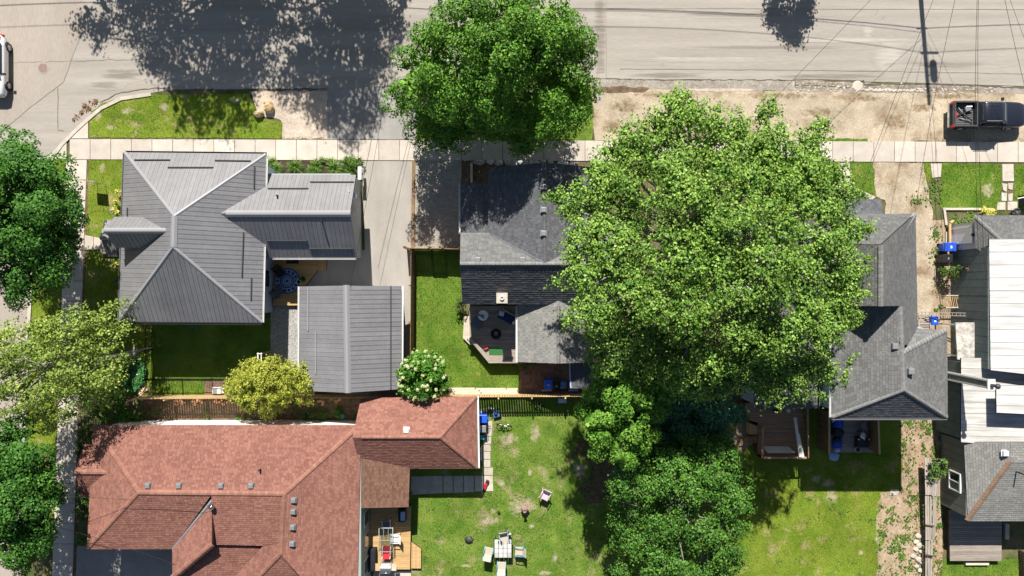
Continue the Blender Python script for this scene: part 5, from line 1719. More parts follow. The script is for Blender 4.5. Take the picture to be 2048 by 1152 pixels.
tree('street_tree', 'tall street tree across the road, its shade covers the asphalt left of the verge', [
    shade(400, 110, 95, 9.5, .7), shade(330, 60, 75, 8.5, .7), shade(470, 60, 80, 8.5, .7), shade(420, 185, 62, 10.5, .7), shade(470, 150, 60, 10, .7), shade(260, 30, 60, 7.5, .7), shade(190, 40, 42, 7, .7),
    shade(400, 20, 70, 7, .7), shade(440, 255, 34, 12, .7), shade(390, 245, 26, 12, .7), shade(480, 235, 28, 12, .7), shade(500, 60, 60, 8, .7), shade(370, 215, 34, 11, .7), shade(510, 120, 50, 9, .7), shade(200, 75, 26, 8, .7), shade(300, 0, 60, 6.5, .7), shade(480, 0, 60, 7, .7)],
    (470, -130), 'leaf_deep', leaf=0.22, nclump=4.6, nleaf=75, crad=0.6, seed=21, trunk_r=0.35, limbs=40, core=6, group='street trees across the road')
tree('street_tree', 'tall street tree across the road, its shade falls on the driveway apron', [
    shade(690, 90, 85, 9.5, .7), shade(620, 60, 75, 8.5, .7), shade(750, 70, 60, 8.5, .7), shade(700, 180, 62, 10.5, .7), shade(740, 150, 50, 10, .7), shade(640, 150, 60, 10, .7), shade(790, 25, 40, 7.5, .7), shade(690, 240, 46, 12, .7), shade(730, 215, 40, 11.5, .7), shade(650, 195, 40, 11, .7),
    shade(590, 130, 50, 9, .7), shade(640, 210, 30, 11, .7), shade(680, 10, 70, 7, .7), shade(560, 20, 50, 7, .7), shade(750, 0, 60, 7, .7), shade(580, 180, 34, 10, .7)],
    (700, -130), 'leaf_deep', leaf=0.22, nclump=4.4, nleaf=75, crad=0.6, seed=22, trunk_r=0.35, limbs=40, core=6, group='street trees across the road')
tree('street_tree', 'small pointed tree across the road, only its shade shows at the top right', [
    shade(1575, -10, 58, 3.4, 1.0), shade(1578, 22, 44, 4.2, 1.0), shade(1580, 44, 30, 4.8, 1.1), shade(1582, 60, 14, 5.4, 1.2)],
    (1575, -110), 'leaf_bluish', leaf=0.2, nclump=10, nleaf=90, crad=0.45, seed=23, trunk_r=0.15, limbs=10, core=6, group='street trees across the road')

# ------------------------------------------------------------------ fences
def fence(name, label, a, b, h, m, bw=0.14, gap=0.035, post=2.3, side=(0, 1), rail_m=None, top=0.0, zjit=0.02, thick=0.022):
    a, b = Vector(a), Vector(b)
    t = thing(name, label, 'fence', (a + b) / 2)
    d = b - a
    L_ = d.length
    d.normalize()
    n = Vector((side[0], side[1], 0))
    k = max(1, int(L_ / (bw + gap)))
    step = L_ / k
    for i in range(k):
        p = a + d * (i * step + gap / 2)
        q = a + d * ((i + 1) * step - gap / 2)
        mb = MB()
        hh = h + random.uniform(-zjit, zjit)
        mb.prism([p, q, q + n * thick, p + n * thick], 0.04, hh)
        mb.build('board', m, t)
    for z in (0.35, h - 0.3):
        MB().beam(a - n * 0.03 + Vector((0, 0, z)), b - n * 0.03 + Vector((0, 0, z)), 0.045, 0.09).build('rail', rail_m or m, t)
    kp = max(1, round(L_ / post))
    for i in range(kp + 1):
        p = a + d * (L_ * i / kp) - n * 0.09
        MB().box((p.x, p.y, (h + .06) / 2), (0.1, 0.1, h + .06 + top)).build('post', rail_m or m, t)
    return t


fence('board_fence', 'long gapped board fence between the metal-roofed garage and the red-roofed house', W(286, 791), W(1192, 786), 1.62, 'wood_tan')
fence('board_fence', 'brown board fence along the side of the concrete drive', W(829, 500), W(827, 785), 1.75, 'wood_brown', gap=0.006, side=(1, 0))
fence('board_fence', 'dark short fence closing the brick drive beside the slate-shingled house', W(815, 499), W(862.5, 500), 1.85, 'wood_brown', gap=0.006, side=(0, -1))
gt = fence('garden_gate', 'wooden garden gate between fence and slate-shingled house', W(864, 500), W(889.5, 500), 1.95, 'wood_brown', gap=0.006, side=(0, -1), post=5)
gt['category'] = 'gate'
fence('board_fence', 'narrow fence panel between the gate and the wall of the slate-shingled house', W(891, 500), W(922, 501), 1.85, 'wood_brown', gap=0.006, side=(0, -1))


def iron_fence(label, a, b, h=1.15, sp=0.115):
    a, b = Vector(a), Vector(b)
    t = thing('iron_fence', label, 'fence', (a + b) / 2)
    d = b - a
    L_ = d.length
    d.normalize()
    k = int(L_ / sp)
    first = None
    for i in range(k):
        p = a + d * (i * L_ / k) - t.location
        if first is None:
            first = MB().box((0, 0, h / 2), (0.022, 0.022, h - 0.1)).build('picket', 'black_iron', None)
            first.parent = t
            o = first
        else:
            o = first.copy()
            COL.objects.link(o)
        o.location = (p.x, p.y, 0.02)
    for z in (0.15, h - 0.12):
        MB().beam(a + Vector((0, 0, z)), b + Vector((0, 0, z)), 0.035).build('rail', 'black_iron', t)
    kp = max(1, round(L_ / 2.35))
    for i in range(kp + 1):
        p = a + d * (L_ * i / kp)
        mb = MB().box((p.x, p.y, (h + .1) / 2), (0.065, 0.065, h + .1))
        mb.lathe((p.x, p.y, h + .1), [(.045, 0), (.05, .03), (.01, .07)], 8)
        mb.build('post', 'black_iron', t)
    return t


iron_fence('black iron picket fence running north from the corner of the shaded back lawn', W(307, 640), W(304, 757))
iron_fence('black iron picket fence along the sunny end of the shaded back lawn', W(304, 757), W(545, 757))

# timber edging in front of the long fence
te = thing('timber_edging', 'pale stacked timbers lying along the long board fence', 'timber', W(975, 781))
for i, (x0, x1, y, z, dz) in enumerate(((898, 950, 777, 0, .14), (898, 958, 781, 0, .26), (951, 1012, 777.5, 0, .14), (959, 1035, 781.5, 0, .26), (1013, 1036, 777.5, 0, .14), (898, 962, 785, 0, .4), (963, 1036, 785.5, 0, .4))):
    MB().prism(WP([(x0 + .5, y - 1.8), (x1 - .5, y - 1.8), (x1 - .5, y + 1.8), (x0 + .5, y + 1.8)]), 0, dz).build('timber', 'wood_pale', te)
te = thing('stacked_planks', 'loose planks and pipes laid beside the blue bins on the brick patio', 'planks', W(1130, 785))
for i, (x0, y0, x1, y1, m, z) in enumerate(((1083, 781, 1104, 781, 'concrete_old', .2), (1104, 782, 1172, 780, 'wood_dark', .2), (1106, 785, 1172, 784, 'wood_brown', .12), (1137, 781, 1156, 780.5, 'tarp_sheen', .32))):
    MB().beam(W(x0, y0, z), W(x1, y1, z), .12, .1).build('plank', m, te)

# retaining boulders in front of the dark-shingled house
rw = thing('boulder_wall', 'row of pale grey boulders edging the bed before the slate-shingled house', 'boulders', W(1025, 327))
rgk = random.Random(12)
def rock(c, rx, ry, h, seed, m, parent=None, name='boulder'):
    rg = random.Random(seed)
    n = 9
    prof = [(1.0, 0.0), (1.03, .45), (.82, .85), (.4, 1.0)]
    vs, fs = [], []
    an = [2 * math.pi * i / n + rg.uniform(-.2, .2) for i in range(n)]
    rr = [rg.uniform(.78, 1.12) for _ in range(n)]
    for (k, z) in prof:
        for i in range(n):
            q = rr[i] * k * rg.uniform(.94, 1.06)
            vs.append((c[0] + math.cos(an[i]) * rx * q, c[1] + math.sin(an[i]) * ry * q, c[2] + h * z * rg.uniform(.9, 1.06)))
    for r_ in range(3):
        for i in range(n):
            j = (i + 1) % n
            fs.append((r_ * n + i, r_ * n + j, (r_ + 1) * n + j, (r_ + 1) * n + i))
    fs.append(tuple(range(3 * n, 4 * n)))
    return MB().add(vs, fs).build(name, m, parent)
for i, (x, y, rx, ry) in enumerate(((959, 325, 13, 5), (981, 325, 9, 5), (998, 326, 10, 6), (1016, 325, 8, 6), (1028, 328, 8, 6), (1040, 325, 7, 5), (1052, 327, 8, 5), (1063, 325, 5, 4), (1073, 326, 7, 4), (1086, 324, 6, 4), (1101, 325, 7, 4), (1125, 327, 12, 5), (1147, 328, 9, 5))):
    p = W(x, y)
    rock((p.x, p.y, 0), rx / S, ry / S, rgk.uniform(.25, .4), 40 + i, 'stone_grey', rw, 'stone')
MB().prism(WP([(941, 327), (945.5, 325), (945.5, 366), (941, 366)]), 0, .22).build('side_stone', 'concrete_old', rw)
for i, (x, y, rx, ry, h, lab) in enumerate(((519, 229, 11, 7, .5, 'blocky tan boulder, left one of three on the verge'), (541, 217, 11, 12, .55, 'tan boulder in sun and shade, right one of three on the verge'), (537, 207, 8, 6, .45, 'smallest tan boulder behind the other two on the verge'))):
    p = W(x, y)
    tag(rock((p.x, p.y, 0.02), rx / S, ry / S, h, 70 + i, 'stone_tan'), lab, 'boulder', 'tan boulders on the verge')


# ------------------------------------------------------------------ decks
def deck_boards(owner, px, z, m, bw=0.14, along='x', z0=None, name='board', thick=0.04, joist=True):
    P = [W(p[0], p[1], z) for p in px]
    p2 = [(p.x, p.y) for p in P]
    ax = 1 if along == 'x' else 0
    lo, hi = min(p[ax] for p in p2), max(p[ax] for p in p2)
    k = max(1, round((hi - lo) / bw))
    s = (hi - lo) / k
    for i in range(k):
        a, b = lo + i * s + 0.006, lo + (i + 1) * s - 0.006
        q = clip_poly(p2, -999, 999, a, b) if along == 'x' else clip_poly(p2, a, b, -999, 999)
        if len(q) >= 3:
            MB().prism(q, z - thick, z + random.uniform(-.003, .003)).build(name, m, owner)
    if joist:
        c = (sum(p[0] for p in p2) / len(p2), sum(p[1] for p in p2) / len(p2))
        MB().prism([(c[0] + (p[0] - c[0]) * .985, c[1] + (p[1] - c[1]) * .985) for p in p2], 0.0 if z0 is None else z0, z - thick - 0.002).build('frame', 'wood_dark', owner)


# back deck of the metal-roofed house with a round rug
d1 = thing('back_deck', 'tan timber deck with a cut corner between metal-roofed house and garage', 'deck', W(590, 560))
deck_boards(d1, [(546, 505), (634, 505), (634, 541), (606, 577), (600, 611), (546, 611)], 0.32, 'wood_new', .145)
deck_boards(d1, [(634.5, 505), (653, 505), (653, 541), (634.5, 541)], 0.17, 'wood_new', .14, along='y', name='step')
p = W(574, 562, .34)
rug = thing('round_rug', 'round blue rug with pale mandala rings on the back deck', 'rug', p)
for r0, r1, m in ((0, .10, 'rug_blue'), (.10, .17, 'rug_pale'), (.17, .2, 'rug_blue'), (.2, .3, 'rug_pale'), (.3, .36, 'rug_blue'), (.36, .42, 'rug_pale'), (.42, .52, 'rug_blue'), (.84, .93, 'rug_blue')):
    vs = [(p.x + math.cos(i * math.pi / 20) * r, p.y + math.sin(i * math.pi / 20) * r, .333) for r in (max(r0, .004), r1) for i in range(40)]
    MB().add(vs, [(i, (i + 1) % 40, 40 + (i + 1) % 40, 40 + i)[::-1] for i in range(40)]).build('ring', m, rug)
MB().lathe((p.x, p.y, .322), [(.93, 0), (.93, .008)], 44, smooth=False).build('weave', 'rug_pale', rug)
for i in range(14):
    a = i * 2 * math.pi / 14
    q = p + Vector((math.cos(a) * .68, math.sin(a) * .68, 0))
    vs = []
    for j in range(10):
        b = j * 2 * math.pi / 10
        vs.append((q.x + math.cos(b) * .11, q.y + math.sin(b) * .11, .334))
    MB().add(vs, [tuple(range(10))]).build('medallion', 'rug_blue', rug)
mp_ = W(585, 521, .33)
tag(MB().bbox((mp_.x, mp_.y, .335), (.85, .45, .03), bev=.01).build('door_mat', 'rubber'), 'dark door mat on the tan deck under the metal eave', 'mat')


def chair(name, label, loc, rz, sm, fm, group=None, w=.56, d=.55, sh=.42, bh=.85, arms=True, recline=.22):
    t = thing(name, label, 'chair', (0, 0, 0), group)
    MB().bbox((0, 0, sh), (w, d, .06), bev=.02).build('seat', sm, t)
    top = Vector((0, d / 2 + recline, bh))
    bot = Vector((0, d / 2 - .03, sh))
    n = (top - bot).cross(Vector((1, 0, 0))).normalized()
    MB().slab([bot + Vector((-w / 2 + .02, 0, 0)), bot + Vector((w / 2 - .02, 0, 0)), top + Vector((w / 2 - .04, 0, 0)), top + Vector((-w / 2 + .04, 0, 0))], n, -.02, .02).build('backrest', sm, t)
    for sx in (-1, 1):
        MB().tube([(sx * (w / 2), -d / 2, 0), (sx * w / 2, -d / 2 + .02, sh + .2)], .022, 6).build('leg', fm, t)
        MB().tube([(sx * (w / 2), d / 2 + .12, 0), (sx * w / 2, d / 2 - .04, sh)], .022, 6).build('leg', fm, t)
        if arms:
            MB().tube([(sx * (w / 2), -d / 2 + .02, sh + .2), (sx * (w / 2), d / 2 + .05, sh + .24)], .028, 6).build('armrest', fm, t)
        MB().tube([(sx * (w / 2), d / 2 - .04, sh), (sx * (w / 2), d / 2 + recline, bh)], .022, 6).build('back_frame', fm, t)
    t.location = loc
    t.rotation_euler = (0, 0, rz)
    return t


chair('deck_chair', 'dark chair on the round rug, upper one of two', W(564, 545, .34), R(35), 'black_plastic', 'black_iron')
chair('deck_chair', 'dark chair on the round rug, lower one of two', W(562, 582, .34), R(130), 'slate_chair', 'black_iron')


def pot_plant(label, px, py, z, r, h, m='white_plastic', leaf='leaf_deep', n=60, soil='mulch', plant=True):
    p = W(px, py, z)
    t = thing('plant_pot', label, 'plant pot', (p.x, p.y, z))
    MB().lathe((p.x, p.y, z), [(r * .75, 0), (r, h), (r * .86, h), (r * .84, h - .05)], 16).build('pot', m, t)
    MB().lathe((p.x, p.y, z + h - .06), [(r * .84, 0), (r * .8, .015)], 12).build('soil', soil, t)
    if plant:
        rg = np.random.default_rng(int(px))
        P = np.array([p.x, p.y, z + h + .08]) + rg.normal(size=(n, 3)) * np.array([r * .5, r * .5, .07])
        V = np.zeros((n, 4, 3))
        A = rg.normal(size=(n, 3)) * .07
        B = rg.normal(size=(n, 3)) * .05
        V[:, 0], V[:, 1], V[:, 2], V[:, 3] = P - A, P + B, P + A, P - B
        np_mesh('leaves', V.reshape(-1, 3), 4, rg.random(n), leaf, t)
    return t


pot_plant('empty white pot of dark soil at the edge of the round rug', 600, 564, .34, .17, .35, plant=False)
pot_plant('white pot with a small green plant beside the round rug', 610, 558, .34, .14, .3)
# clothes posts in the back yard of the metal-roofed house
cp = thing('clothes_post', 'grey timber clothes post with two white arms beside the gravel yard', 'clothes post', W(543, 703))
b = W(543, 702)
MB().box((b.x, b.y, 1.05), (.1, .1, 2.1)).build('post', 'wood_grey', cp)
MB().beam((b.x, b.y + .06, 2.02), (b.x, b.y - 1.25, 2.02), .07).build('arm', 'trim_white', cp)
MB().beam((b.x - .22, b.y + .06, 2.04), (b.x - .22, b.y - 1.25, 2.04), .07).build('arm', 'trim_white', cp)
MB().beam((b.x - .28, b.y, 2.08), (b.x + .08, b.y, 2.08), .06).build('brace', 'trim_white', cp)
cp2 = thing('clothes_post', 'grey timber post beside the feathery tree and iron fence', 'clothes post', W(302, 697))
b = W(304, 697)
MB().box((b.x, b.y, 1.1), (.14, .14, 2.2)).build('post', 'wood_grey', cp2)
MB().beam((b.x - .1, b.y - .45, 2.18), (b.x - .1, b.y + .45, 2.18), .09).build('arm', 'wood_grey', cp2)
hs = MB()
c = W(387, 657)
for k, (ox, oy, r) in enumerate(((0, 0, .32), (.25, -.15, .26), (-.1, -.1, .22))):
    hs.tube([(c.x + ox + math.cos(a * .4) * r, c.y + oy + math.sin(a * .4) * r * .8, .03 + k * .02) for a in range(17)], .018, 5)
hs.tube([(c.x - .1, c.y + .2, .03), (c.x - .8, c.y + .1, .03), (c.x - 1.4, c.y + .35, .03)], .018, 5)
tag(hs.build('garden_hose', 'hose_green'), 'coiled green garden hose on the shaded lawn below the metal roof', 'hose')
p = W(437, 780)
bn = thing('white_crate', 'white plastic crate on the brick pad by the iron fence', 'crate', p)
MB().bbox((p.x, p.y, .2), (.6, .45, .38), bev=.04).build('box', 'white_plastic', bn)
MB().bbox((p.x - .1, p.y, .41), (.3, .4, .05), bev=.02).build('lid', 'grey_plastic', bn)
MB().bbox((p.x + .42, p.y - .02, .14), (.2, .35, .26), bev=.04).build('tray', 'white_plastic', bn)
# loose bricks
def brick_pile(label, spots, m, seed):
    t = thing('brick_pile', label, 'bricks', W(spots[0][0], spots[0][1]))
    rg = random.Random(seed)
    for (x, y, rz, z) in spots:
        p = W(x, y)
        MB().box((p.x, p.y, z + .05), (.34, .17, .09), rz).build('brick', m, t)
    return t
brick_pile('pale orange bricks heaped beside the ivy at the end of the long fence', [(277, 770, .8, 0), (285, 773, .2, 0), (290, 770, 1.2, .02), (282, 778, .5, .02), (288, 778, 1.0, .08), (279, 784, 2.2, 0), (292, 780, .1, 0), (284, 787, .9, 0)], 'brick_tan', 3)
brick_pile('orange brick rubble under the long fence, left heap', [(353, 801, .4, 0), (358, 804, 1.2, 0), (364, 802, 2.0, .05), (352, 808, .1, 0), (366, 806, .7, 0)], 'brick_rubble', 4)
brick_pile('orange brick rubble under the long fence, middle heap', [(388, 801, .9, 0), (394, 803, .2, .04), (391, 806, 1.4, 0), (403, 803, 2.2, 0)], 'brick_rubble', 5)
brick_pile('orange brick rubble under the long fence, right heap before the golden tree', [(432, 801, .9, 0), (438, 804, .2, .04), (443, 802, 1.4, 0), (446, 807, 2.2, 0), (458, 803, .5, 0)], 'brick_rubble', 6)
brick_pile('orange brick rubble under the long fence behind the garage', [(610, 806, .9, 0), (640, 802, .2, .04), (646, 806, 1.4, 0), (672, 803, 2.2, 0), (678, 800, .5, 0), (605, 803, .1, 0)], 'brick_rubble', 7)
p = W(685, 832)
tag(MB().lathe((p.x, p.y, 0.01), [(.16, 0), (.2, .12), (.17, .26), (.05, .32)], 16).build('garden_ball', 'teal_plastic'), 'round turquoise garden ball between fence and red-roofed house', 'ball')

# ------------------------------------------------------------------ deck of the dark-shingled house
d2 = thing('cut_corner_deck', 'weathered grey deck with a slanted corner behind the slate-shingled house', 'deck', W(985, 670))
zz = 0.55
deck_boards(d2, [(938, 612), (1036, 612), (1036, 722), (979, 722), (940, 676)], zz, 'wood_grey', .145)
MB().prism(WP([(938, 676), (942, 673), (984, 719), (1036, 719), (1036, 725), (978, 725)], zz), .0, zz + .40).build('bench', 'wood_grey', d2)
deck_boards(d2, [(928, 632), (938, 632), (941, 676), (951, 690), (940, 690), (926, 676)], .25, 'wood_pale', .14, along='y', name='step')
p0, p1 = W(934, 678, .6), W(943, 688, .6)
MB().beam(p0, p1, .08, .06).build('handrail', 'wood_dark', d2)
p = W(967, 630, zz)
tb = thing('round_table', 'round white table with a parasol hole on the weathered grey deck', 'table', p)
MB().lathe((p.x, p.y, zz), [(.3, 0), (.3, .03), (.04, .05), (.04, .64), (.36, .66), (.36, .70), (.33, .71)], 26).build('top', 'white_plastic', tb)
MB().lathe((p.x, p.y, zz + .705), [(.06, 0), (.05, .05), (.02, .08)], 10).build('parasol_socket', 'black_plastic', tb)
ch = chair('adirondack_chair', 'dark grey slatted chair beside the round white table on the grey deck', W(953, 645, zz), R(-30), 'slate_chair', 'slate_chair', w=.62, d=.6, sh=.33, recline=.35)
p = W(1013, 634, zz)
sf = thing('garden_sofa', 'navy cushioned wooden garden sofa on the grey deck', 'sofa', (0, 0, 0))
MB().bbox((0, 0, .26), (1.15, .6, .3), bev=.05).build('seat', 'navy_cloth', sf)
MB().bbox((0, .36, .42), (1.2, .1, .62), bev=.03).build('backrest', 'wood_grey', sf)
for sx in (-1, 1):
    MB().bbox((sx * .61, .02, .36), (.07, .66, .1), bev=.01).build('armrest', 'wood_grey', sf)
MB().bbox((-.42, .08, .46), (.34, .34, .14), .3, bev=.06).build('pillow', 'pale_cloth', sf)
sf.location = (p.x, p.y, zz)
sf.rotation_euler = (0, 0, R(-28))
p = W(1028, 645, zz)
st2 = thing('side_table', 'small round white side table at the end of the garden sofa', 'side table', p)
MB().lathe((p.x, p.y, zz), [(.12, 0), (.03, .03), (.03, .42), (.13, .44), (.13, .48)], 16).build('top', 'white_plastic', st2)
p = W(992, 667, zz)
fp = thing('fire_bowl', 'round black fire bowl with charred logs on the grey deck', 'fire bowl', p)
MB().lathe((p.x, p.y, zz), [(.2, 0), (.3, .1), (.35, .3), (.37, .32), (.33, .3), (.26, .16)], 24).build('bowl', 'black_iron', fp)
for i in range(3):
    a = i * 1.05
    MB().tube([(p.x - math.cos(a) * .2, p.y - math.sin(a) * .2, zz + .22), (p.x + math.cos(a) * .2, p.y + math.sin(a) * .2, zz + .28)], .03, 6).build('log', 'wood_grey', fp)
p = W(992, 703, zz)
tag(MB().bbox((p.x, p.y, zz + .012), (.98, .52, .018), bev=.006).build('floor_mat', 'green_mat'), 'green mat on the slanted-corner grey deck', 'mat')
p = W(973, 697, zz)
ty = thing('toy_bike', 'small red toy on the grey deck beside the green mat', 'toy', p)
MB().bbox((p.x, p.y, zz + .16), (.3, .1, .12), .4, bev=.03).build('body', 'red_paint', ty)
for a in (-.14, .14):
    MB().lathe((p.x + a, p.y + a * .4, zz + .02), [(.07, 0), (.07, .06)], 10).build('wheel', 'rubber', ty)
for z0, i in ((0.0, 0),):
    pass


# ------------------------------------------------------------------ wheelie bins
def wheelie(label, px, py, rz, bm, lm, w=.58, d=.7, h=.98, z=0.0, mark=None, group=None):
    p = W(px, py, z + h)
    t = thing('wheelie_bin', label, 'bin', (0, 0, 0), group)
    b = MB()
    b.box((0, 0, h * .45 + .04), (w * .8, d * .78, h * .88), taper=1.18)
    b.build('body', bm, t)
    MB().bbox((0, -.02, h - .01), (w, d, .09), bev=.05).build('lid', lm, t)
    MB().tube([(-w * .36, d * .52, h - .06), (-w * .36, d * .6, h - .05), (w * .36, d * .6, h - .05), (w * .36, d * .52, h - .06)], .018, 6).build('handle', bm, t)
    for s_ in (-1, 1):
        MB().tube([(s_ * w * .4, d * .36, .12), (s_ * w * .47, d * .36, .12)], .12, 12).build('wheel', 'rubber', t)
    if mark:
        MB().box((0, -.05, h + .037), (w * .3, d * .16, .006)).build('lid_mark', mark, t)
    t.location = (p.x, p.y, z)
    t.rotation_euler = (0, 0, rz)
    return t


wheelie('blue wheelie bin with a white lid mark on the brick patio', 1097, 769, 0, 'blue_plastic', 'blue_plastic', mark='tarp_sheen')
wheelie('black bin between the two blue ones on the brick patio', 1113, 771, 0, 'black_plastic', 'black_plastic', w=.4, d=.45, h=.7, mark='tarp_sheen')
wheelie('dull blue small bin on the brick patio beside the white pipe', 1127, 770, 0, 'blue_dull', 'blue_dull', w=.42, d=.5, h=.7)
wheelie('blue recycling bin at the corner of the red garage', 965, 838, R(-90), 'blue_plastic', 'blue_plastic')
wheelie('black wheelie bin beside the red garage wall', 965, 858, R(-90), 'black_plastic', 'grey_plastic', w=.5, d=.55, h=.9)
wheelie('small turquoise tub beside the red garage wall', 963, 875, R(-90), 'teal_plastic', 'teal_plastic', w=.34, d=.4, h=.4)
wheelie('bright blue recycling bin beside the wooden steps and white side door', 1901, 494, R(90), 'blue_plastic', 'blue_plastic', w=.62, d=.78, mark='trim_white')
wheelie('black wheelie bin below the blue one at the dark siding', 1895, 517, R(90), 'black_plastic', 'black_plastic', w=.6, d=.7, mark='grey_plastic')
wheelie('blue bin behind the slatted gate beside the gravel drive', 1870, 641, R(0), 'blue_plastic', 'blue_plastic', w=.46, d=.62, h=.9, mark='trim_white')
wheelie('blue bin with a white mark below the chimney of the white-roofed house', 1906, 806, R(90), 'blue_plastic', 'blue_plastic', w=.62, d=.5, mark='trim_white')
# white pipe frame and lean-to beside the patio
ln = thing('lean_to', 'dark flat lean-to roof behind a white-edged wall on the brick patio', 'lean-to', W(1160, 755))
MB().prism(WP([(1141, 715), (1190, 715), (1188, 777), (1143, 777)], 2.1), 2.0, 2.1).build('roof', 'shingle_slate_shade', ln)
MB().beam(W(1139, 722, 2.12), W(1141.5, 776, 2.12), .1, .12).build('edge', 'tarp_sheen', ln)
for x, y in ((1144, 774), (1186, 774)):
    p = W(x, y, 2.0)
    MB().box((p.x, p.y, 1.0), (.09, .09, 2.0)).build('post', 'wood_grey', ln)

# ------------------------------------------------------------------ back lawn of the red-roofed house
p = W(1006, 1097, .72)
tt = thing('tiled_table', 'square garden table topped with pale tiles on the lower lawn', 'table', p)
sz = 1.22
for i in range(4):
    for j in range(4):
        x, y = p.x + (i - 1.5) * sz / 4 * .99, p.y + (j - 1.5) * sz / 4 * 1.06
        corner = (i in (0, 3)) and (j in (0, 3)) and not (i == 0 and j == 3)
        MB().bbox((x, y, .725), (sz / 4 - .03, sz / 4 - .008, .03), bev=.006).build('tile', 'tile_grey' if corner else 'tile_white', tt)
mb = MB()
for s_ in (-1, 1):
    mb.box((p.x + s_ * sz * .51, p.y, .70), (.04, sz * 1.1, .07)).box((p.x, p.y + s_ * sz * .545, .70), (sz * 1.0, .04, .068))
mb.build('frame', 'black_iron', tt)
for sx in (-1, 1):
    for sy in (-1, 1):
        MB().box((p.x + sx * .54, p.y + sy * .58, .34), (.05, .05, .68)).build('leg', 'black_iron', tt)
MB().lathe((p.x, p.y, .73), [(.035, 0), (.03, .03)], 10).build('parasol_socket', 'black_iron', tt)
for i, (x, y, lab) in enumerate(((997, 1083, 'left'), (1003, 1083, 'right'))):
    p = W(x, y, .74)
    tag(MB().lathe((p.x, p.y, .742), [(.045, 0), (.05, .1), (.03, .18), (.02, .24)], 10).build('bottle', 'black_plastic'), 'dark bottle on the tiled table, the %s one of two' % lab, 'bottle', 'bottles on the tiled table')
gcs = 'beige sling chairs round the tiled table'
chair('sling_chair', 'beige sling chair left of the tiled table', W(977, 1098, .3), R(168), 'beige_cloth', 'sky_frame', gcs, w=.6, recline=.3)
chair('sling_chair', 'beige sling chair right of the tiled table', W(1038, 1098, .3), R(-92), 'beige_cloth', 'sky_frame', gcs, w=.6, recline=.2)
chair('sling_chair', 'beige sling chair below the tiled table at the bottom edge', W(1003, 1127, .3), R(178), 'beige_cloth', 'sky_frame', gcs, w=.6, recline=.3)
chair('sling_chair', 'sling chair above the tiled table, piled with clothes', W(1009, 1072, .3), R(12), 'beige_cloth', 'sky_frame', gcs, w=.6, recline=.25)
rgc = random.Random(31)
for (x, y, m, lab, s_) in ((1012, 1068, 'black_cloth', 'black jacket heaped on the chair above the tiled table', .36), (1003, 1069, 'red_cloth', 'red shirt hanging over the chair above the tiled table', .17), (1019, 1068, 'pink_plastic', 'pale pink cloth over the chair above the tiled table', .14), (1009, 1074, 'pale_cloth', 'white towel on the chair above the tiled table', .16)):
    p = W(x, y, .5)
    vs, fs = [], []
    n = 10
    for r_ in range(3):
        for i in range(n):
            a = i * 2 * math.pi / n
            rr = s_ * (1, .8, .3)[r_] * rgc.uniform(.7, 1.2)
            vs.append((p.x + math.cos(a) * rr, p.y + math.sin(a) * rr * .7, .47 + (0, .09, .14)[r_] + rgc.uniform(-.02, .02)))
    for r_ in range(2):
        for i in range(n):
            j = (i + 1) % n
            fs.append((r_ * n + i, r_ * n + j, (r_ + 1) * n + j, (r_ + 1) * n + i))
    fs.append(tuple(range(2 * n, 3 * n)))
    tag(MB().add(vs, fs).build('clothing', m), lab, 'clothing')
# chiminea on its bare patch
p = W(1049, 1014)
cm = thing('chiminea', 'round terracotta chiminea standing on a bare patch of the lower lawn', 'chiminea', p)
MB().lathe((p.x, p.y, .12), [(.12, 0), (.23, .1), (.27, .26), (.25, .42), (.17, .54), (.1, .62), (.085, .8), (.12, .86), (.09, .85), (.07, .7)], 22).build('body', 'terracotta', cm)
MB().lathe((p.x + .24, p.y - .02, .36), [(.02, 0), (.1, .02), (.1, .12), (.02, .14)], 10).build('mouth_rim', 'terracotta', cm)
for i in range(3):
    a = i * 2.09
    MB().beam((p.x + math.cos(a) * .2, p.y + math.sin(a) * .2, .0), (p.x + math.cos(a) * .12, p.y + math.sin(a) * .12, .2), .03).build('leg', 'black_iron', cm)
pk = chair('armchair', 'pink and purple plastic armchair on the lower lawn near the grove', W(1089, 988, .3), R(-25), 'pink_plastic', 'pink_plastic', w=.6, d=.55)
p = W(1091, 985, .47)
tag(MB().bbox((p.x, p.y, .5), (.36, .34, .08), R(-25), bev=.03).build('cushion', 'purple_plastic'), 'dark purple cushion on the pink plastic armchair', 'cushion')
p = W(971, 971)
mw = thing('trimmer', 'red and black garden trimmer lying on the paved path corner', 'garden tool', p)
MB().bbox((p.x, p.y, .16), (.2, .5, .24), R(-20), bev=.06).build('housing', 'red_paint', mw)
MB().bbox((p.x + .14, p.y + .32, .17), (.22, .2, .26), R(-20), bev=.05).build('motor', 'black_plastic', mw)
MB().lathe((p.x - .12, p.y - .34, .02), [(.1, 0), (.09, .1), (.03, .14)], 12).build('wheel', 'rubber', mw)
def sack(label, px, py, r, m, seed, cat='bag', h=.3, name='bin_bag'):
    p = W(px, py)
    rg = random.Random(seed)
    vs, fs = [], []
    n = 12
    pr = ((.8, 0), (1.05, .3), (.95, .6), (.55, .9), (.15, 1))
    for (k, z) in pr:
        for i in range(n):
            a = i * 2 * math.pi / n
            q = r * k * rg.uniform(.85, 1.15)
            vs.append((p.x + math.cos(a) * q * 1.3, p.y + math.sin(a) * q, z * h))
    for r_ in range(len(pr) - 1):
        for i in range(n):
            j = (i + 1) % n
            fs.append((r_ * n + i, r_ * n + j, (r_ + 1) * n + j, (r_ + 1) * n + i))
    fs.append(tuple((len(pr) - 1) * n + i for i in range(n)))
    return tag(MB().add(vs, fs).build(name, m), label, cat)
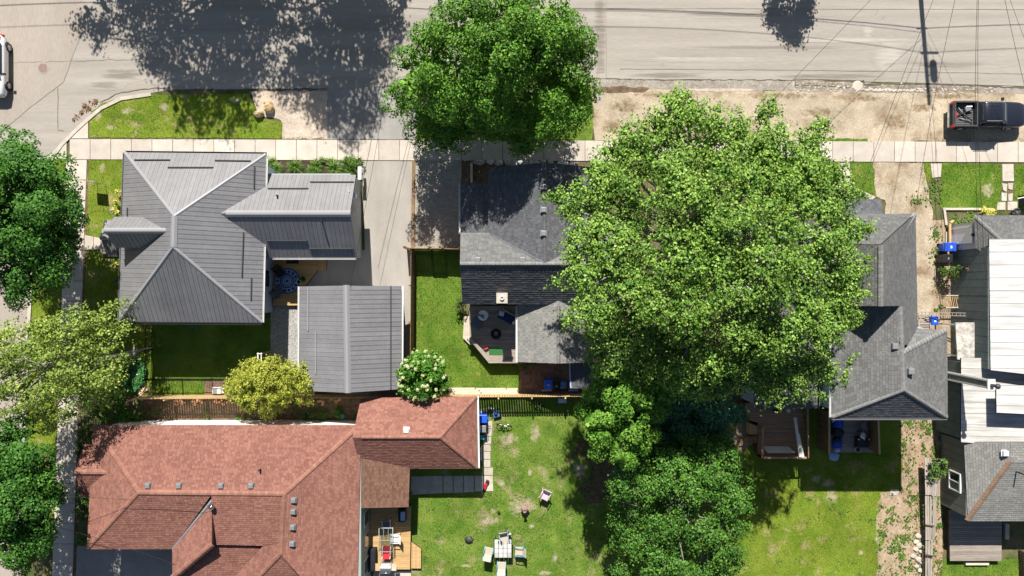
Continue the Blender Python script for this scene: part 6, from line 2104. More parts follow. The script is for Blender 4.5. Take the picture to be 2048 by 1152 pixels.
sack('dark mottled bin bag on the lower lawn left of the tiled table', 938, 1078, .22, mat('bag_mottled', (.02, .02, .022), (.3, .28, .26), scale=14, rough=.5, ramp=(.55, .62)), 3)
sack('small black bag on a bare patch of the lower lawn', 998, 1025, .09, 'black_plastic', 4, h=.18)
# child's bike and clutter at the fence
def bicycle(label, px, py, rz, m, name='bicycle', s=.7):
    t = thing(name, label, 'bicycle', (0, 0, 0))
    for x in (-.5, .5):
        mb = MB()
        mb.tube([(x * s + math.cos(a * math.pi / 9) * .3 * s, .25, .03 + .3 * s + math.sin(a * math.pi / 9) * .3 * s) for a in range(19)], .03, 6, caps=False)
        mb.build('wheel', 'rubber', t)
    mb = MB()
    for a, b in (((-.5, .3), (-.15, .62)), ((-.15, .62), (.3, .65)), ((.3, .65), (.5, .3)), ((-.5, .3), (0, .3)), ((0, .3), (-.15, .62)), ((0, .3), (.3, .62))):
        mb.tube([(a[0] * s, .25, a[1] * s + .03), (b[0] * s, .25, b[1] * s + .03)], .022, 6)
    mb.build('frame', m, t)
    MB().tube([(.3 * s, .0, .78 * s), (.3 * s, .5, .78 * s)], .02, 6).build('handlebar', 'chrome', t)
    MB().bbox((-.16 * s, .25, .72 * s), (.2 * s, .12, .06), bev=.02).build('saddle', 'black_plastic', t)
    p = W(px, py)
    t.location = (p.x, p.y, 0)
    t.rotation_euler = (0, R(8), rz)
    return t
bicycle('small white bicycle standing on the worn lawn beside the red garage path', 1006, 856, R(-10), 'white_plastic')
bicycle('dark bicycle leaning in the fence shade above the worn lawn', 1068, 808, R(-35), 'metal_dark', s=.85)
mw = thing('push_mower', 'blue and black push mower parked by the red garage bins', 'mower', W(992, 826))
p = W(992, 826)
MB().bbox((p.x, p.y, .22), (.45, .55, .2), R(15), bev=.06).build('deck', 'blue_dull', mw)
MB().lathe((p.x, p.y, .3), [(.14, 0), (.12, .12), (.05, .16)], 12).build('engine', 'black_plastic', mw)
MB().tube([(p.x - .2, p.y + .2, .3), (p.x - .35, p.y + .75, .85), (p.x + .1, p.y + .85, .85), (p.x + .2, p.y + .3, .3)], .018, 6).build('handle', 'black_iron', mw)
for sx in (-1, 1):
    for sy in (-1, 1):
        MB().tube([(p.x + sx * .25, p.y + sy * .25, .1), (p.x + sx * .3, p.y + sy * .25, .1)], .1, 10).build('wheel', 'rubber', mw)
rgj = random.Random(9)
for i, (x, y, m, lab) in enumerate(((962, 822, 'white_plastic', 'white bottle in the clutter behind the red garage'), (969, 819, 'wood_tan', 'tan box in the clutter behind the red garage'), (979, 815, 'grey_plastic', 'grey box in the clutter behind the red garage'), (985, 817, 'wood_pale', 'pale board in the clutter behind the red garage'))):
    p = W(x, y)
    tag(MB().bbox((p.x, p.y, .12), (.24, .16, .22), rgj.uniform(0, 3), bev=.03).build('clutter_box', m), lab, 'box')
p = W(1124, 800)
lb = thing('laundry_basket', 'pale blue laundry basket in the shade of the long fence', 'basket', p)
MB().box((p.x, p.y, .16), (.5, .28, .3), taper=1.25).build('basket', 'tarp_sheen', lb)
MB().bbox((p.x, p.y, .315), (.5, .26, .03), bev=.01).build('laundry', 'pale_cloth', lb)
p = W(962, 905)
ac = thing('air_unit', 'pale box unit on the ground beside the red garage wall', 'air unit', p)
MB().bbox((p.x, p.y, .3), (.32, .85, .6), bev=.03).build('case', 'siding_taupe', ac)
for k in range(5):
    MB().box((p.x, p.y - .3 + k * .15, .605), (.24, .06, .01)).build('grille', 'grey_plastic', ac)

# ------------------------------------------------------------------ back deck of the red-roofed house
d5 = thing('sunny_deck', 'bright tan timber deck behind the red-roofed house', 'deck', W(775, 1060))
deck_boards(d5, [(741, 1012), (822, 1012), (820, 1139), (739, 1139)], .45, 'wood_new', .145)
deck_boards(d5, [(823, 1084), (842, 1098), (842, 1137), (822, 1137)], .28, 'wood_new', .14, along='y', name='step')
p = W(773, 1133, .9)
gl = thing('gas_grill', 'stainless gas grill with side shelves at the bottom of the sunny deck', 'grill', (p.x, p.y, .45))
MB().bbox((p.x, p.y + .05, .45 + .4), (.72, .55, .7), bev=.03).build('cabinet', 'grill_grey', gl)
vs, fs = [], []
for i in range(9):
    a = i * math.pi / 8
    for sx in (-1, 1):
        vs.append((p.x + sx * .36, p.y - .02 - math.cos(a) * .27, 1.2 + math.sin(a) * .2))
for i in range(8):
    fs.append((i * 2, i * 2 + 1, i * 2 + 3, i * 2 + 2)[::-1])
fs.append(tuple(range(0, 18, 2)))
fs.append(tuple(range(1, 18, 2))[::-1])
MB().add(vs, fs).build('hood', 'steel', gl)
MB().tube([(p.x - .3, p.y - .34, 1.25), (p.x + .3, p.y - .34, 1.25)], .02, 6).build('handle', 'steel', gl)
for s_, m in ((-1, 'wood_tan'), (1, 'wood_pale')):
    MB().bbox((p.x + s_ * .56, p.y + .05, 1.15), (.34, .5, .04), bev=.01).build('side_shelf', m, gl)
for i in range(4):
    MB().lathe((p.x - .22 + i * .15, p.y + .36, 1.08), [(.03, 0), (.03, .05)], 8).build('knob', 'black_plastic', gl)
p = W(772, 1080, 1.1)
gtb = thing('glass_table', 'long glass garden table with a white metal frame on the sunny deck', 'table', (p.x, p.y, .45))
mb = MB()
for s_ in (-1, 1):
    mb.tube([(p.x + s_ * .48, p.y - .8, 1.15), (p.x + s_ * .48, p.y + .85, 1.15)], .02, 6)
    mb.tube([(p.x + s_ * .16, p.y - .3, 1.14), (p.x + s_ * .16, p.y + .8, 1.14)], .012, 6)
for y in (-.8, .0, .85):
    mb.tube([(p.x - .48, p.y + y, 1.15), (p.x + .48, p.y + y, 1.15)], .018, 6)
mb.build('frame', 'trim_white', gtb)
for sx in (-1, 1):
    for sy in (-.8, .85):
        MB().tube([(p.x + sx * .46, p.y + sy, .45), (p.x + sx * .46, p.y + sy, 1.15)], .02, 6).build('leg', 'trim_white', gtb)
gm = bpy.data.materials.new('clear_glass')
gm.use_nodes = True
gn = gm.node_tree
gn.nodes.clear()
go = gn.nodes.new('ShaderNodeOutputMaterial')
g1_, g2_, gx = gn.nodes.new('ShaderNodeBsdfTransparent'), gn.nodes.new('ShaderNodeBsdfGlossy'), gn.nodes.new('ShaderNodeMixShader')
g1_.inputs[0].default_value = (.82, .86, .85, 1)
g2_.inputs['Roughness'].default_value = .05
gx.inputs[0].default_value = .08
gn.links.new(g1_.outputs[0], gx.inputs[1])
gn.links.new(g2_.outputs[0], gx.inputs[2])
gn.links.new(gx.outputs[0], go.inputs['Surface'])
MATS['clear_glass'] = gm
MB().bbox((p.x, p.y + .02, 1.17), (1.0, 1.66, .012), bev=.004).build('top', 'clear_glass', gtb)
chair('garden_chair', 'grey-blue garden chair at the shaded end of the glass table', W(774, 1050, .8), R(5), 'slate_chair', 'trim_white').location.z = .45
chair('garden_chair', 'white plastic garden chair right of the glass table', W(789, 1076, .8), R(-90), 'white_plastic', 'white_plastic').location.z = .45
chair('garden_chair', 'red garden chair at the sunny end of the glass table', W(774, 1099, .8), R(180), 'red_cloth', 'trim_white').location.z = .45
p = W(806, 1030, .9)
sg = thing('covered_grill', 'small grill with a blue side lid in the porch shade of the sunny deck', 'grill', (p.x, p.y, .45))
MB().bbox((p.x - .06, p.y, .8), (.5, .85, .7), bev=.05).build('body', 'black_plastic', sg)
MB().bbox((p.x + .02, p.y, 1.17), (.3, .62, .06), bev=.02).build('lid', 'tarp_sheen', sg)
MB().tube([(p.x - .36, p.y - .3, 1.0), (p.x - .36, p.y + .3, 1.0)], .02, 6).build('handle', 'steel', sg)
p = W(744, 1119, .8)
hc = thing('covered_bench', 'long bench under a black cover along the wall of the sunny deck', 'bench', (p.x, p.y, .45))
MB().bbox((p.x, p.y, .75), (.62, 1.55, .6), bev=.12).build('cover', 'black_cloth', hc)
MB().bbox((p.x - .22, p.y, .95), (.2, 1.5, .5), bev=.08).build('back', 'black_cloth', hc)
p = W(768, 1150, .3)
dp = sheet('concrete_pad', [(748, 1142), (822, 1141), (822, 1200), (740, 1200)], .05, 'concrete')

# ------------------------------------------------------------------ decks behind the tall grey house
d3 = thing('red_stained_deck', 'red-brown stained deck with railings below the big tree', 'deck', W(1555, 860))
zz = .9
deck_boards(d3, [(1490, 806), (1605, 806), (1605, 910), (1516, 910), (1516, 846), (1492, 838)], zz, 'wood_red', .145)
def railing(owner, a, b, h, m, z, sp=.35, solid=False):
    a, b = Vector(a), Vector(b)
    L_ = (b - a).length
    MB().beam(a + Vector((0, 0, h)), b + Vector((0, 0, h)), .13, .045).build('handrail', m, owner)
    MB().beam(a + Vector((0, 0, .12)), b + Vector((0, 0, .12)), .05, .07).build('rail', m, owner)
    k = max(1, int(L_ / sp))
    for i in range(k + 1):
        p = a + (b - a) * (i / k)
        w = .1 if i in (0, k) else .04
        MB().box((p.x, p.y, p.z + h / 2), (w, w, h - .04)).build('post' if w > .05 else 'baluster', m, owner)
railing(d3, W(1516, 850, zz), W(1515, 909, zz), .95, 'wood_red', zz, .14)
railing(d3, W(1515, 909, zz), W(1604, 909, zz), .95, 'wood_red', zz, .14)
railing(d3, W(1604, 812, zz), W(1605, 909, zz), .95, 'wood_red', zz, .14)
pl = thing('sheet_of_plywood', 'pale plywood sheet leaning on the rail of the red-stained deck', 'plywood', W(1558, 896, zz))
MB().slab([W(1525, 893, zz + .35), W(1577, 893, zz + .35), W(1590, 906, zz + .75), W(1535, 906, zz + .75)], Vector((0, .5, 1)).normalized(), 0, .05).build('sheet', 'board_white', pl)
for i, (x0, y0, x1, y1, m, lab) in enumerate(((1596, 868, 1606, 915, 'board_white', 'pale long plank lying across the rail of the red-stained deck, outer one'), (1590, 835, 1601, 914, 'board_white', 'pale long plank lying across the rail of the red-stained deck, inner one'))):
    mb = MB().beam(W(x0, y0, zz + 1.05 + i * .05), W(x1, y1, zz + 1.03 + i * .05), .2, .04)
    tag(mb.build('plank', m), lab, 'plank')
stp = thing('deck_stairs', 'brown wooden stairs going down at the left of the red-stained deck', 'stairs', W(1500, 870))
for i in range(4):
    MB().prism(WP([(1512 - i * 9, 866 + i * 3), (1503.5 - i * 9, 868 + i * 3), (1504 - i * 9, 882 + i * 3), (1514 - i * 9, 880 + i * 3)]), 0, .72 - i * .18).build('step', 'wood_red', stp)
MB().prism(WP([(1492, 842), (1513, 850), (1513, 864), (1492, 864)]), 0, .85).build('side_panel', 'wood_tan', stp)
for (x, y, lab) in ((1552, 819, 'brown basket beside the wall on the red-stained deck'),):
    p = W(x, y, zz + .3)
    tag(MB().lathe((p.x, p.y, zz), [(.16, 0), (.2, .3), (.17, .3), (.15, .1)], 16).build('basket', 'wood_dark'), lab, 'basket')
p = W(1578, 822, zz + .2)
dsh = thing('bowl', 'round white bowl beside the wall on the red-stained deck', 'bowl', (p.x, p.y, zz))
MB().lathe((p.x, p.y, zz), [(.1, 0), (.15, .12), (.12, .12), (.07, .04)], 16).build('dish', 'white_plastic', dsh)


def screen(label, a, b, h, m, sp=.15):
    t = thing('privacy_screen', label, 'screen', a)
    a, b = Vector(a), Vector(b)
    L_ = (b - a).length
    k = int(L_ / sp)
    for i in range(k):
        p, q = a + (b - a) * ((i + .04) / k), a + (b - a) * ((i + .96) / k)
        d = (b - a).normalized()
        n = Vector((d.y, -d.x, 0)) * .02
        MB().prism([p - n, q - n, q + n, p + n], 0.03, h + random.uniform(-.01, .01)).build('board', m, t)
    MB().beam(a + Vector((0, 0, h + .03)), b + Vector((0, 0, h + .03)), .12, .04).build('cap', 'wood_tan', t)
    return t
d3b = thing('small_deck', 'small shaded deck between wooden screens behind the tall grey house', 'deck', W(1705, 870))
zz = .5
deck_boards(d3b, [(1652, 824), (1750, 824), (1750, 905), (1652, 905)], zz, 'wood_grey', .145)
screen('left wooden privacy screen of the small shaded deck', W(1634, 815), W(1634, 896), 1.9, 'wood_brown')
screen('right wooden privacy screen of the small shaded deck', W(1728, 815), W(1731, 896), 1.9, 'wood_brown')
tp = thing('boat_cover', 'blue and black tarpaulin bundle on the small shaded deck', 'tarpaulin', W(1675, 870, zz))
rgt = random.Random(77)
for (x, y, rx, ry, h, m) in ((1676, 846, .4, .55, .5, 'tarp'), (1678, 866, .42, .5, .55, 'tarp_black'), (1676, 886, .36, .62, .45, 'tarp'), (1675, 880, .2, .3, .55, 'tarp_black')):
    p = W(x, y, zz + .3)
    rock((p.x, p.y, zz), rx, ry, h, rgt.randrange(999), m, tp, 'fold')
p = W(1674, 900, zz + .3)
rock((p.x, p.y, zz + .2), .25, .2, .28, 5, 'tarp_sheen', tp, 'fold')
p = W(1671, 838, zz + .5)
MB().beam((p.x - .3, p.y - .2, zz + .62), (p.x + .35, p.y + .3, zz + .62), .05).build('strap', 'trim_white', tp)
MB().beam((p.x - .3, p.y + .2, zz + .6), (p.x + .3, p.y + .05, zz + .6), .05).build('strap', 'trim_white', tp)
chair('folding_chair', 'grey slatted folding chair on the small shaded deck', W(1727, 854, zz + .3), R(30), 'grey_plastic', 'grey_plastic', w=.42, d=.42, arms=False).location.z = zz
p = W(1726, 870, zz + .6)
bb = thing('kettle_grill', 'black grill with a silver lid on the small shaded deck', 'grill', (p.x, p.y, zz))
MB().lathe((p.x, p.y, zz + .35), [(.12, 0), (.26, .15), (.28, .3), (.2, .42), (.05, .47)], 18).build('bowl', 'steel', bb)
MB().bbox((p.x + .05, p.y - .55, zz + .3), (.75, .7, .55), bev=.05).build('table', 'black_plastic', bb)
for i in range(3):
    a = i * 2.09
    MB().beam((p.x + math.cos(a) * .25, p.y + math.sin(a) * .25, zz), (p.x, p.y, zz + .4), .03).build('leg', 'black_iron', bb)
for i, x in enumerate((1718, 1729, 1739)):
    q_ = W(x, 879, zz + .65)
    MB().lathe((q_.x, q_.y, zz + .575), [(.05, 0), (.04, .1)], 8).build('jar', 'trim_white', bb)
pot_plant('round pale pot without a plant on the small shaded deck', 1711, 897, zz, .2, .4, m='concrete', plant=False)
sack('grey crumpled sheet on the grass below the small shaded deck', 1668, 913, .3, 'tarp_sheen', 12, cat='sheet', h=.1, name='plastic_sheet')

# ------------------------------------------------------------------ far right: fallen fence, deck, gate
ff = thing('fallen_fence', 'weathered grey fence boards leaning along the dirt strip', 'fence', W(1860, 1040))
for i, (x0, y0, x1, y1, z0, z1, w) in enumerate(((1851, 916, 1853, 990, .9, .9, .16), (1856, 916, 1857, 990, .92, .92, .16), (1861, 917, 1862, 990, .95, .95, .16), (1869, 928, 1866, 992, 1.05, 1.0, .16), (1874, 926, 1870, 992, 1.08, 1.03, .16), (1879, 924, 1875, 992, 1.1, 1.05, .16),
                                                 (1852, 992, 1853, 1080, .85, .7, .14), (1856, 992, 1857, 1080, .88, .72, .13), (1861, 993, 1861, 1080, .9, .74, .14), (1868, 994, 1866, 1080, .95, .78, .12), (1872, 994, 1868, 1078, .95, .8, .12),
                                                 (1853, 1082, 1852, 1170, .7, .6, .14), (1858, 1082, 1857, 1170, .72, .62, .14), (1864, 1080, 1861, 1170, .78, .66, .14))):
    MB().beam(W(x0, y0, z0), W(x1, y1, z1), w, .035).build('board', 'wood_grey_ns', ff)
for y in (925, 985, 1050, 1110):
    MB().beam(W(1852, y, .84), W(1868, y + 2, .9), .07, .07).build('rail', 'wood_dark', ff)
    p = W(1856, y, .4)
    MB().box((p.x, p.y, .42), (.1, .1, .84)).build('post', 'wood_dark', ff)
d4 = thing('back_porch', 'grey weathered deck with one sunlit end below the pale shingle hip', 'deck', W(1950, 1080))
deck_boards(d4, [(1899, 1020), (2004, 1020), (2003, 1122), (1900, 1122)], .45, 'wood_grey', .145)
MB().prism(WP([(1928, 1123), (1974, 1123), (1974, 1128), (1928, 1128)]), 0, .22).build('step', 'wood_pale', d4)
MB().prism(WP([(2005, 1046), (2013, 1046), (2013, 1076), (2005, 1076)]), 0, .3).build('pad', 'concrete_old', d4)
sg_ = fence('board_fence', 'dark board fence at the bottom right corner', W(2036, 1100), W(2040, 1200), 1.7, 'wood_dark', side=(-1, 0))
lg = thing('slatted_gate', 'low slatted wooden gate beside the gravel drive', 'gate', W(1848, 648))
for k in range(6):
    y = 632 + k * 5
    MB().beam(W(1836, y, .4 + k * .1), W(1858, y, .4 + k * .1), .13, .03).build('slat', 'wood_grey', lg)
for x in (1837, 1860):
    MB().beam(W(x, 626, .3), W(x + 1, 662, 1.0), .07).build('post', 'wood_grey', lg)
lt = thing('lattice_panel', 'small diagonal lattice panel on the wall of the white-roofed house', 'lattice', W(1900, 605))
x0, x1, y0, y1, z0, z1 = 1892, 1916, 592, 614, .3, .3
for k in range(7):
    MB().beam(W(1893 + k * 3.6, 592, .82), W(1888 + k * 3.6 + 9, 614, .82), .035, .02).build('lath', 'wood_tan', lt)
MB().beam(W(1892, 591, .85), W(1918, 591, .85), .06).build('frame', 'wood_pale', lt)
MB().beam(W(1892, 615, .85), W(1918, 615, .85), .06).build('frame', 'wood_pale', lt)
MB().beam(W(1918, 591, .85), W(1918, 615, .85), .1, .05).build('frame', 'wood_pale', lt)
for x, y in ((1893, 592), (1893, 614)):
    p = W(x, y, .8)
    MB().box((p.x, p.y, .42), (.06, .06, .84)).build('leg', 'wood_pale', lt)
lad = thing('ladder', 'grey ladder lying along the wall of the white-roofed house', 'ladder', W(1890, 626))
a0, a1 = W(1840, 627, .8), W(1932, 629, 1.9)
off = Vector((0, .1, 0))
for s_ in (-1, 1):
    MB().beam(a0 + off * s_, a1 + off * s_, .04, .05).build('rail', 'wood_grey', lad)
for k in range(12):
    c = a0 + (a1 - a0) * ((k + .5) / 12)
    MB().beam(c - off, c + off, .03).build('rung', 'wood_grey', lad)
# yard sign on two legs
sn = thing('yard_sign', 'square dark yard sign on two thin legs on the corner lawn', 'sign', W(203, 369))
b0, b1 = W(192, 367), W(215, 370)
for b in (b0 + (b1 - b0) * .12, b1 - (b1 - b0) * .12):
    MB().tube([(b.x, b.y, 0), (b.x, b.y, 1.45)], .014, 6).build('leg', 'metal_trim', sn)
n = Vector((0, 1, 0))
MB().prism([b0 + n * .015, b1 + n * .015, b1 - n * .015, b0 - n * .015], .68, 1.46).build('board', 'white_plastic', sn)
MB().beam(b0 + Vector((0, 0, 1.47)), b1 + Vector((0, 0, 1.47)), .05, .03).build('frame', 'metal_trim', sn)
# right edge clutter
p = W(2040, 404, .6)
rgq = thing('covered_barbecue', 'dark covered barbecue at the right edge beside the stone path', 'barbecue', W(2046, 404))
MB().bbox((W(2046, 402).x, W(0, 402).y, .5), (.7, .7, .95), bev=.12).build('cover', 'black_cloth', rgq)
MB().beam(W(2035, 397, .98), W(2060, 392, .98), .06).build('handle', 'trim_white', rgq)
sack('black and white rubbish bag at the front of the white-roofed house', 2033, 424, .3, 'bag_mottled' if False else MATS['bag_mottled'], 21, h=.25)
gb = thing('garden_border', 'white concrete border round the front bed of the white-roofed house', 'border', W(1900, 430))
for a, b in (((1885, 418), (1955, 418)), ((1888, 420), (1892, 450)), ((1956, 418), (1986, 419))):
    MB().beam(W(*a, .08), W(*b, .08), .16, .16).build('kerb_stone', 'concrete_old', gb)
# ------------------------------------------------------------------ shrubs and small plants
def shrub(name, label, lobes, base, m, leaf=.1, nclump=30, nleaf=60, crad=.2, seed=1, group=None, cat='shrub', tr=.03):
    return tree(name, label, lobes, base, m, leaf=leaf, nclump=nclump, nleaf=nleaf, crad=crad, seed=seed, trunk_r=tr, limbs=6, group=group, cat=cat)


shrub('cedar_shrub', 'bright green cedar in the dark passage beside the white-roofed house', [(1900, 543, 14, .9, 1.0), (1912, 541, 12, 1.4, .9), (1890, 546, 10, .6, .9)], (1897, 548), 'leaf_cedar', seed=41, nleaf=70)
pot_plant('brown square pot hanging on the wall above the cedar', 1933, 538, 1.5, .28, .4, m='wood_dark', leaf='leaf_litter')
shrub('yellow_shrub', 'yellow-green shrub at the front wall of the white-roofed house', [(1972, 424, 10, .35, .7), (1982, 425, 7, .3, .7)], (1974, 424), 'yellow_flower', seed=42, leaf=.12)
shrub('vine', 'bright vine climbing over the leaning fence boards', [(1873, 932, 12, 1.6, .6), (1868, 945, 9, 1.4, .6), (1886, 925, 9, 1.7, .6), (1887, 945, 7, 1.5, .6), (1868, 920, 7, 1.5, .6), (1866, 955, 6, 1.3, .6)], (1875, 935), 'leaf_strap', seed=43, leaf=.15, nclump=16, nleaf=24, cat='vine')
shrub('wall_shrub', 'small green shrub under the weathered canopy', [(1916, 724, 9, .5, .8), (1912, 736, 8, .4, .8)], (1912, 730), 'leaf_strap', seed=44)
shrub('box_shrub', 'green shrub below the eave of the pale rear roof', [(1056, 727, 14, .7, .8)], (1056, 727), 'leaf_cedar', seed=45)
shrub('box_shrub', 'round shrub at the corner of the slanted-corner deck', [(923, 611, 14, .9, .8), (918, 604, 10, .8, .8), (928, 600, 8, 1.0, .8)], (923, 611), 'leaf_cedar', seed=46)
shrub('porch_shrub', 'green shrub beside the small front porch of the tall grey house', [(1716, 392, 14, .4, .7), (1708, 389, 9, .35, .7), (1728, 396, 8, .3, .7)], (1716, 392), 'leaf_strap', seed=47, leaf=.14)
for i, (x, y, r_, lab) in enumerate(((238, 388, 6, 'yellow flowering shrub at the wall, topmost beside the metal roof'), (234, 405, 5, 'small yellow flowers just above the dormer of the metal-roofed house'), (232, 424, 9, 'yellow flowering shrub left of the dormer'),
                                     (231, 532, 10, 'yellow flowering shrub below the porch of the metal-roofed house'), (237, 560, 6, 'yellow flowers at the wall below the porch'), (236, 584, 6, 'lowest yellow flowers at the wall of the metal-roofed house'))):
    shrub('flower_shrub', lab, [(x, y, r_, .45, .8)], (x, y), 'yellow_flower' if i != 4 else 'leaf_strap', seed=50 + i, leaf=.1, nclump=34, nleaf=40, crad=.16, group='yellow shrubs along the metal-roofed house')
shrub('hedge', 'dark green hedge shrub at the corner of the red-roofed house', [(170, 880, 16, 1.0, .8), (165, 905, 14, .9, .8), (172, 860, 14, 1.1, .8)], (168, 885), 'leaf_cedar', seed=60, nleaf=70)
shrub('hedge', 'bright green hedge shrub below the small west gable', [(162, 1010, 13, .9, .8), (166, 1028, 12, .8, .8), (158, 990, 9, .8, .8)], (163, 1015), 'leaf_cedar', seed=61, nleaf=70)
shrub('hedge', 'dark round shrub beside the asphalt drive of the red-roofed house', [(160, 1075, 14, .8, .8)], (162, 1073), 'leaf_deep', seed=62)
shrub('understory_shrub', 'dark shrub in the shade of the feathery tree', [(200, 820, 26, 1.2, .8), (230, 800, 22, 1.1, .8), (215, 760, 24, 1.3, .8), (245, 825, 18, .8, .8), (262, 840, 12, .6, .8)], (222, 805), 'leaf_deep', seed=63, leaf=.14, nclump=14, nleaf=60, crad=.3)
for i, (x, y) in enumerate(((618, 830), (650, 834), (672, 828))):
    shrub('fern', ('left', 'middle', 'right')[i] + ' one of three low green plants beside the turquoise ball', [(x, y, 10, .3, .7)], (x, y), 'leaf_deep', seed=64 + i, leaf=.12, group='low plants behind the garage')

# ivy mound
rg = np.random.default_rng(5)
ivp = [(262, 712), (285, 712), (296, 735), (292, 765), (275, 782), (255, 785), (248, 760), (255, 735)]
P = [W(*p) for p in ivp]
n = 2600
x = rg.uniform(min(p.x for p in P), max(p.x for p in P), n)
y = rg.uniform(min(p.y for p in P), max(p.y for p in P), n)
k = inside(P, x, y)
x, y = x[k], y[k]
n = len(x)
z = .12 + .25 * rg.random(n)
C_ = np.stack([x, y, z], 1)
A_ = rg.normal(size=(n, 3)) * np.array([1, 1, .4])
A_ = A_ / np.linalg.norm(A_, axis=1)[:, None] * .09
B_ = np.cross(A_, np.array([0, 0, 1.0]))
B_ = B_ / np.linalg.norm(B_, axis=1)[:, None] * .075
V = np.zeros((n, 4, 3))
V[:, 0], V[:, 1], V[:, 2], V[:, 3] = C_ - A_, C_ + B_, C_ + A_, C_ - B_
tag(np_mesh('ivy', V.reshape(-1, 3), 4, rg.random(n), 'leaf_ivy'), 'glossy ivy covering the ground beside the iron fence', 'ivy', kind='stuff')

# strap-leaved clumps in the front bed
def lily(label, px, py, r, seed, m='leaf_strap', n=90, group='strap-leaved plants in the mulch bed'):
    p = W(px, py)
    t = thing('daylily', label, 'plant', p, group)
    rg = np.random.default_rng(seed)
    a = rg.uniform(0, 2 * math.pi, n)
    L_ = r * rg.uniform(.6, 1.15, n)
    h = r * rg.uniform(.35, .8, n)
    w = .022
    V = []
    for i in range(n):
        d = np.array([math.cos(a[i]), math.sin(a[i]), 0])
        s_ = np.array([-d[1], d[0], 0]) * w
        b = np.array([p.x, p.y, 0]) + rg.normal(size=3) * np.array([.05, .05, 0])
        m1 = b + d * L_[i] * .5 + np.array([0, 0, h[i]])
        e_ = b + d * L_[i] + np.array([0, 0, h[i] * .55])
        V += [b - s_, b + s_, m1 + s_, m1 - s_, m1 - s_, m1 + s_, e_ + s_ * .2, e_ - s_ * .2]
    np_mesh('leaves', np.array(V), 4, np.repeat(rg.random(n), 2), m, t)
    MB().lathe((p.x, p.y, 0), [(.06, 0), (.04, .12)], 6).build('crown_base', 'leaf_deep', t)
    return t


for i, (x, y, r_, lab) in enumerate(((545, 326, .45, 'strap-leaved clump at the left end of the mulch bed near the pavement'), (556, 340, .55, 'arching strap-leaved clump beside the metal roof corner'), (593, 335, .7, 'broad bright daylily clump left of the bed middle'),
                                     (625, 343, .5, 'small strap-leaved clump against the wing roof'), (634, 334, .55, 'daylily clump right of the bed middle'), (672, 340, .72, 'broadest pale daylily clump in the mulch bed'), (664, 326, .45, 'daylily at the pavement edge of the bed'),
                                     (694, 328, .5, 'green clump near the right end of the bed at the pavement'), (700, 343, .5, 'green clump near the right end of the bed at the wall'), (716, 336, .45, 'last reddish clump of the bed beside the drive'))):
    lily(lab, x, y, r_, 80 + i)
shrub('low_shrub', 'dense low shrub at the drive end of the mulch bed', [(700, 328, 16, .35, .7), (716, 326, 12, .35, .7), (712, 340, 12, .35, .7), (640, 322, 8, .2, .7)], (708, 332), 'leaf_weed', seed=91, leaf=.1)

# weeds on the dirt
def weeds(name, label, px, per_m2, m, seed, s=.09, h=.12, sp=1.0):
    rg = np.random.default_rng(seed)
    P = [W(*p) for p in px]
    x0, x1 = min(p.x for p in P), max(p.x for p in P)
    y0, y1 = min(p.y for p in P), max(p.y for p in P)
    nc = int((x1 - x0) * (y1 - y0) * per_m2)
    cx, cy = rg.uniform(x0, x1, nc), rg.uniform(y0, y1, nc)
    k = inside(P, cx, cy)
    cx, cy = cx[k], cy[k]
    kk = rg.integers(6, 26, len(cx))
    idx = np.repeat(np.arange(len(cx)), kk)
    n = len(idx)
    rad = rg.uniform(.06, .3, len(cx))[idx] * sp
    C_ = np.stack([cx[idx] + rg.normal(size=n) * rad, cy[idx] + rg.normal(size=n) * rad, rg.uniform(.03, h, n)], 1)
    A_ = rg.normal(size=(n, 3)) * np.array([1, 1, .5])
    A_ = A_ / np.linalg.norm(A_, axis=1)[:, None] * (s * rg.uniform(.5, 1.2, n))[:, None]
    B_ = np.cross(A_, np.array([0, 0, 1.0])) * .7
    V = np.zeros((n, 4, 3))
    V[:, 0], V[:, 1], V[:, 2], V[:, 3] = C_ - A_, C_ + B_, C_ + A_, C_ - B_
    return tag(np_mesh(name, V.reshape(-1, 3), 4, rg.random(n), m), label, 'weeds', kind='stuff')


weeds('weeds', 'green weeds scattered over the dirt strip beside the leaning fence', [(1762, 985), (1804, 980), (1800, 830), (1866, 830), (1880, 900), (1882, 1120), (1876, 1160), (1758, 1160), (1756, 1060)], 3.2, 'leaf_weed', 5)
weeds('weeds', 'low weeds between gravel drive and the dark siding', [(1852, 330), (1880, 360), (1888, 440), (1880, 640), (1860, 640), (1866, 440)], 3.0, 'leaf_weed', 6)
weeds('weeds', 'weeds in the front bed of the white-roofed house', [(1892, 424), (1950, 424), (1950, 445), (1895, 450)], 6, 'leaf_weed', 7)
weeds('weeds', 'weeds and fallen leaves under the grove of trees', [(1150, 640), (1510, 640), (1510, 800), (1475, 830), (1440, 880), (1330, 960), (1180, 1010), (1130, 930), (1180, 840)], 1.2, 'leaf_weed', 8)
weeds('weeds', 'weeds in the narrow bed behind the long fence', [(290, 815), (715, 815), (715, 840), (290, 840)], 1.5, 'leaf_deep', 9)
weeds('weeds', 'tuft of dry weeds at the bend of the gravel drive', [(1824, 388), (1840, 388), (1840, 405), (1824, 405)], 10, 'leaf_weed', 10)
weeds('leaf_pile', 'heap of brown leaf litter washed against the corner kerb', [(170, 205), (190, 196), (197, 208), (186, 218), (160, 232), (146, 242)], 22, 'leaf_litter', 11, s=.06, h=.12, sp=.4)
weeds('leaf_litter', 'brown leaves scattered over the dirt strip', [(1804, 980), (1800, 830), (1866, 830), (1884, 900), (1880, 1150), (1830, 1150)], 2.2, 'leaf_litter', 12, s=.07, h=.05)
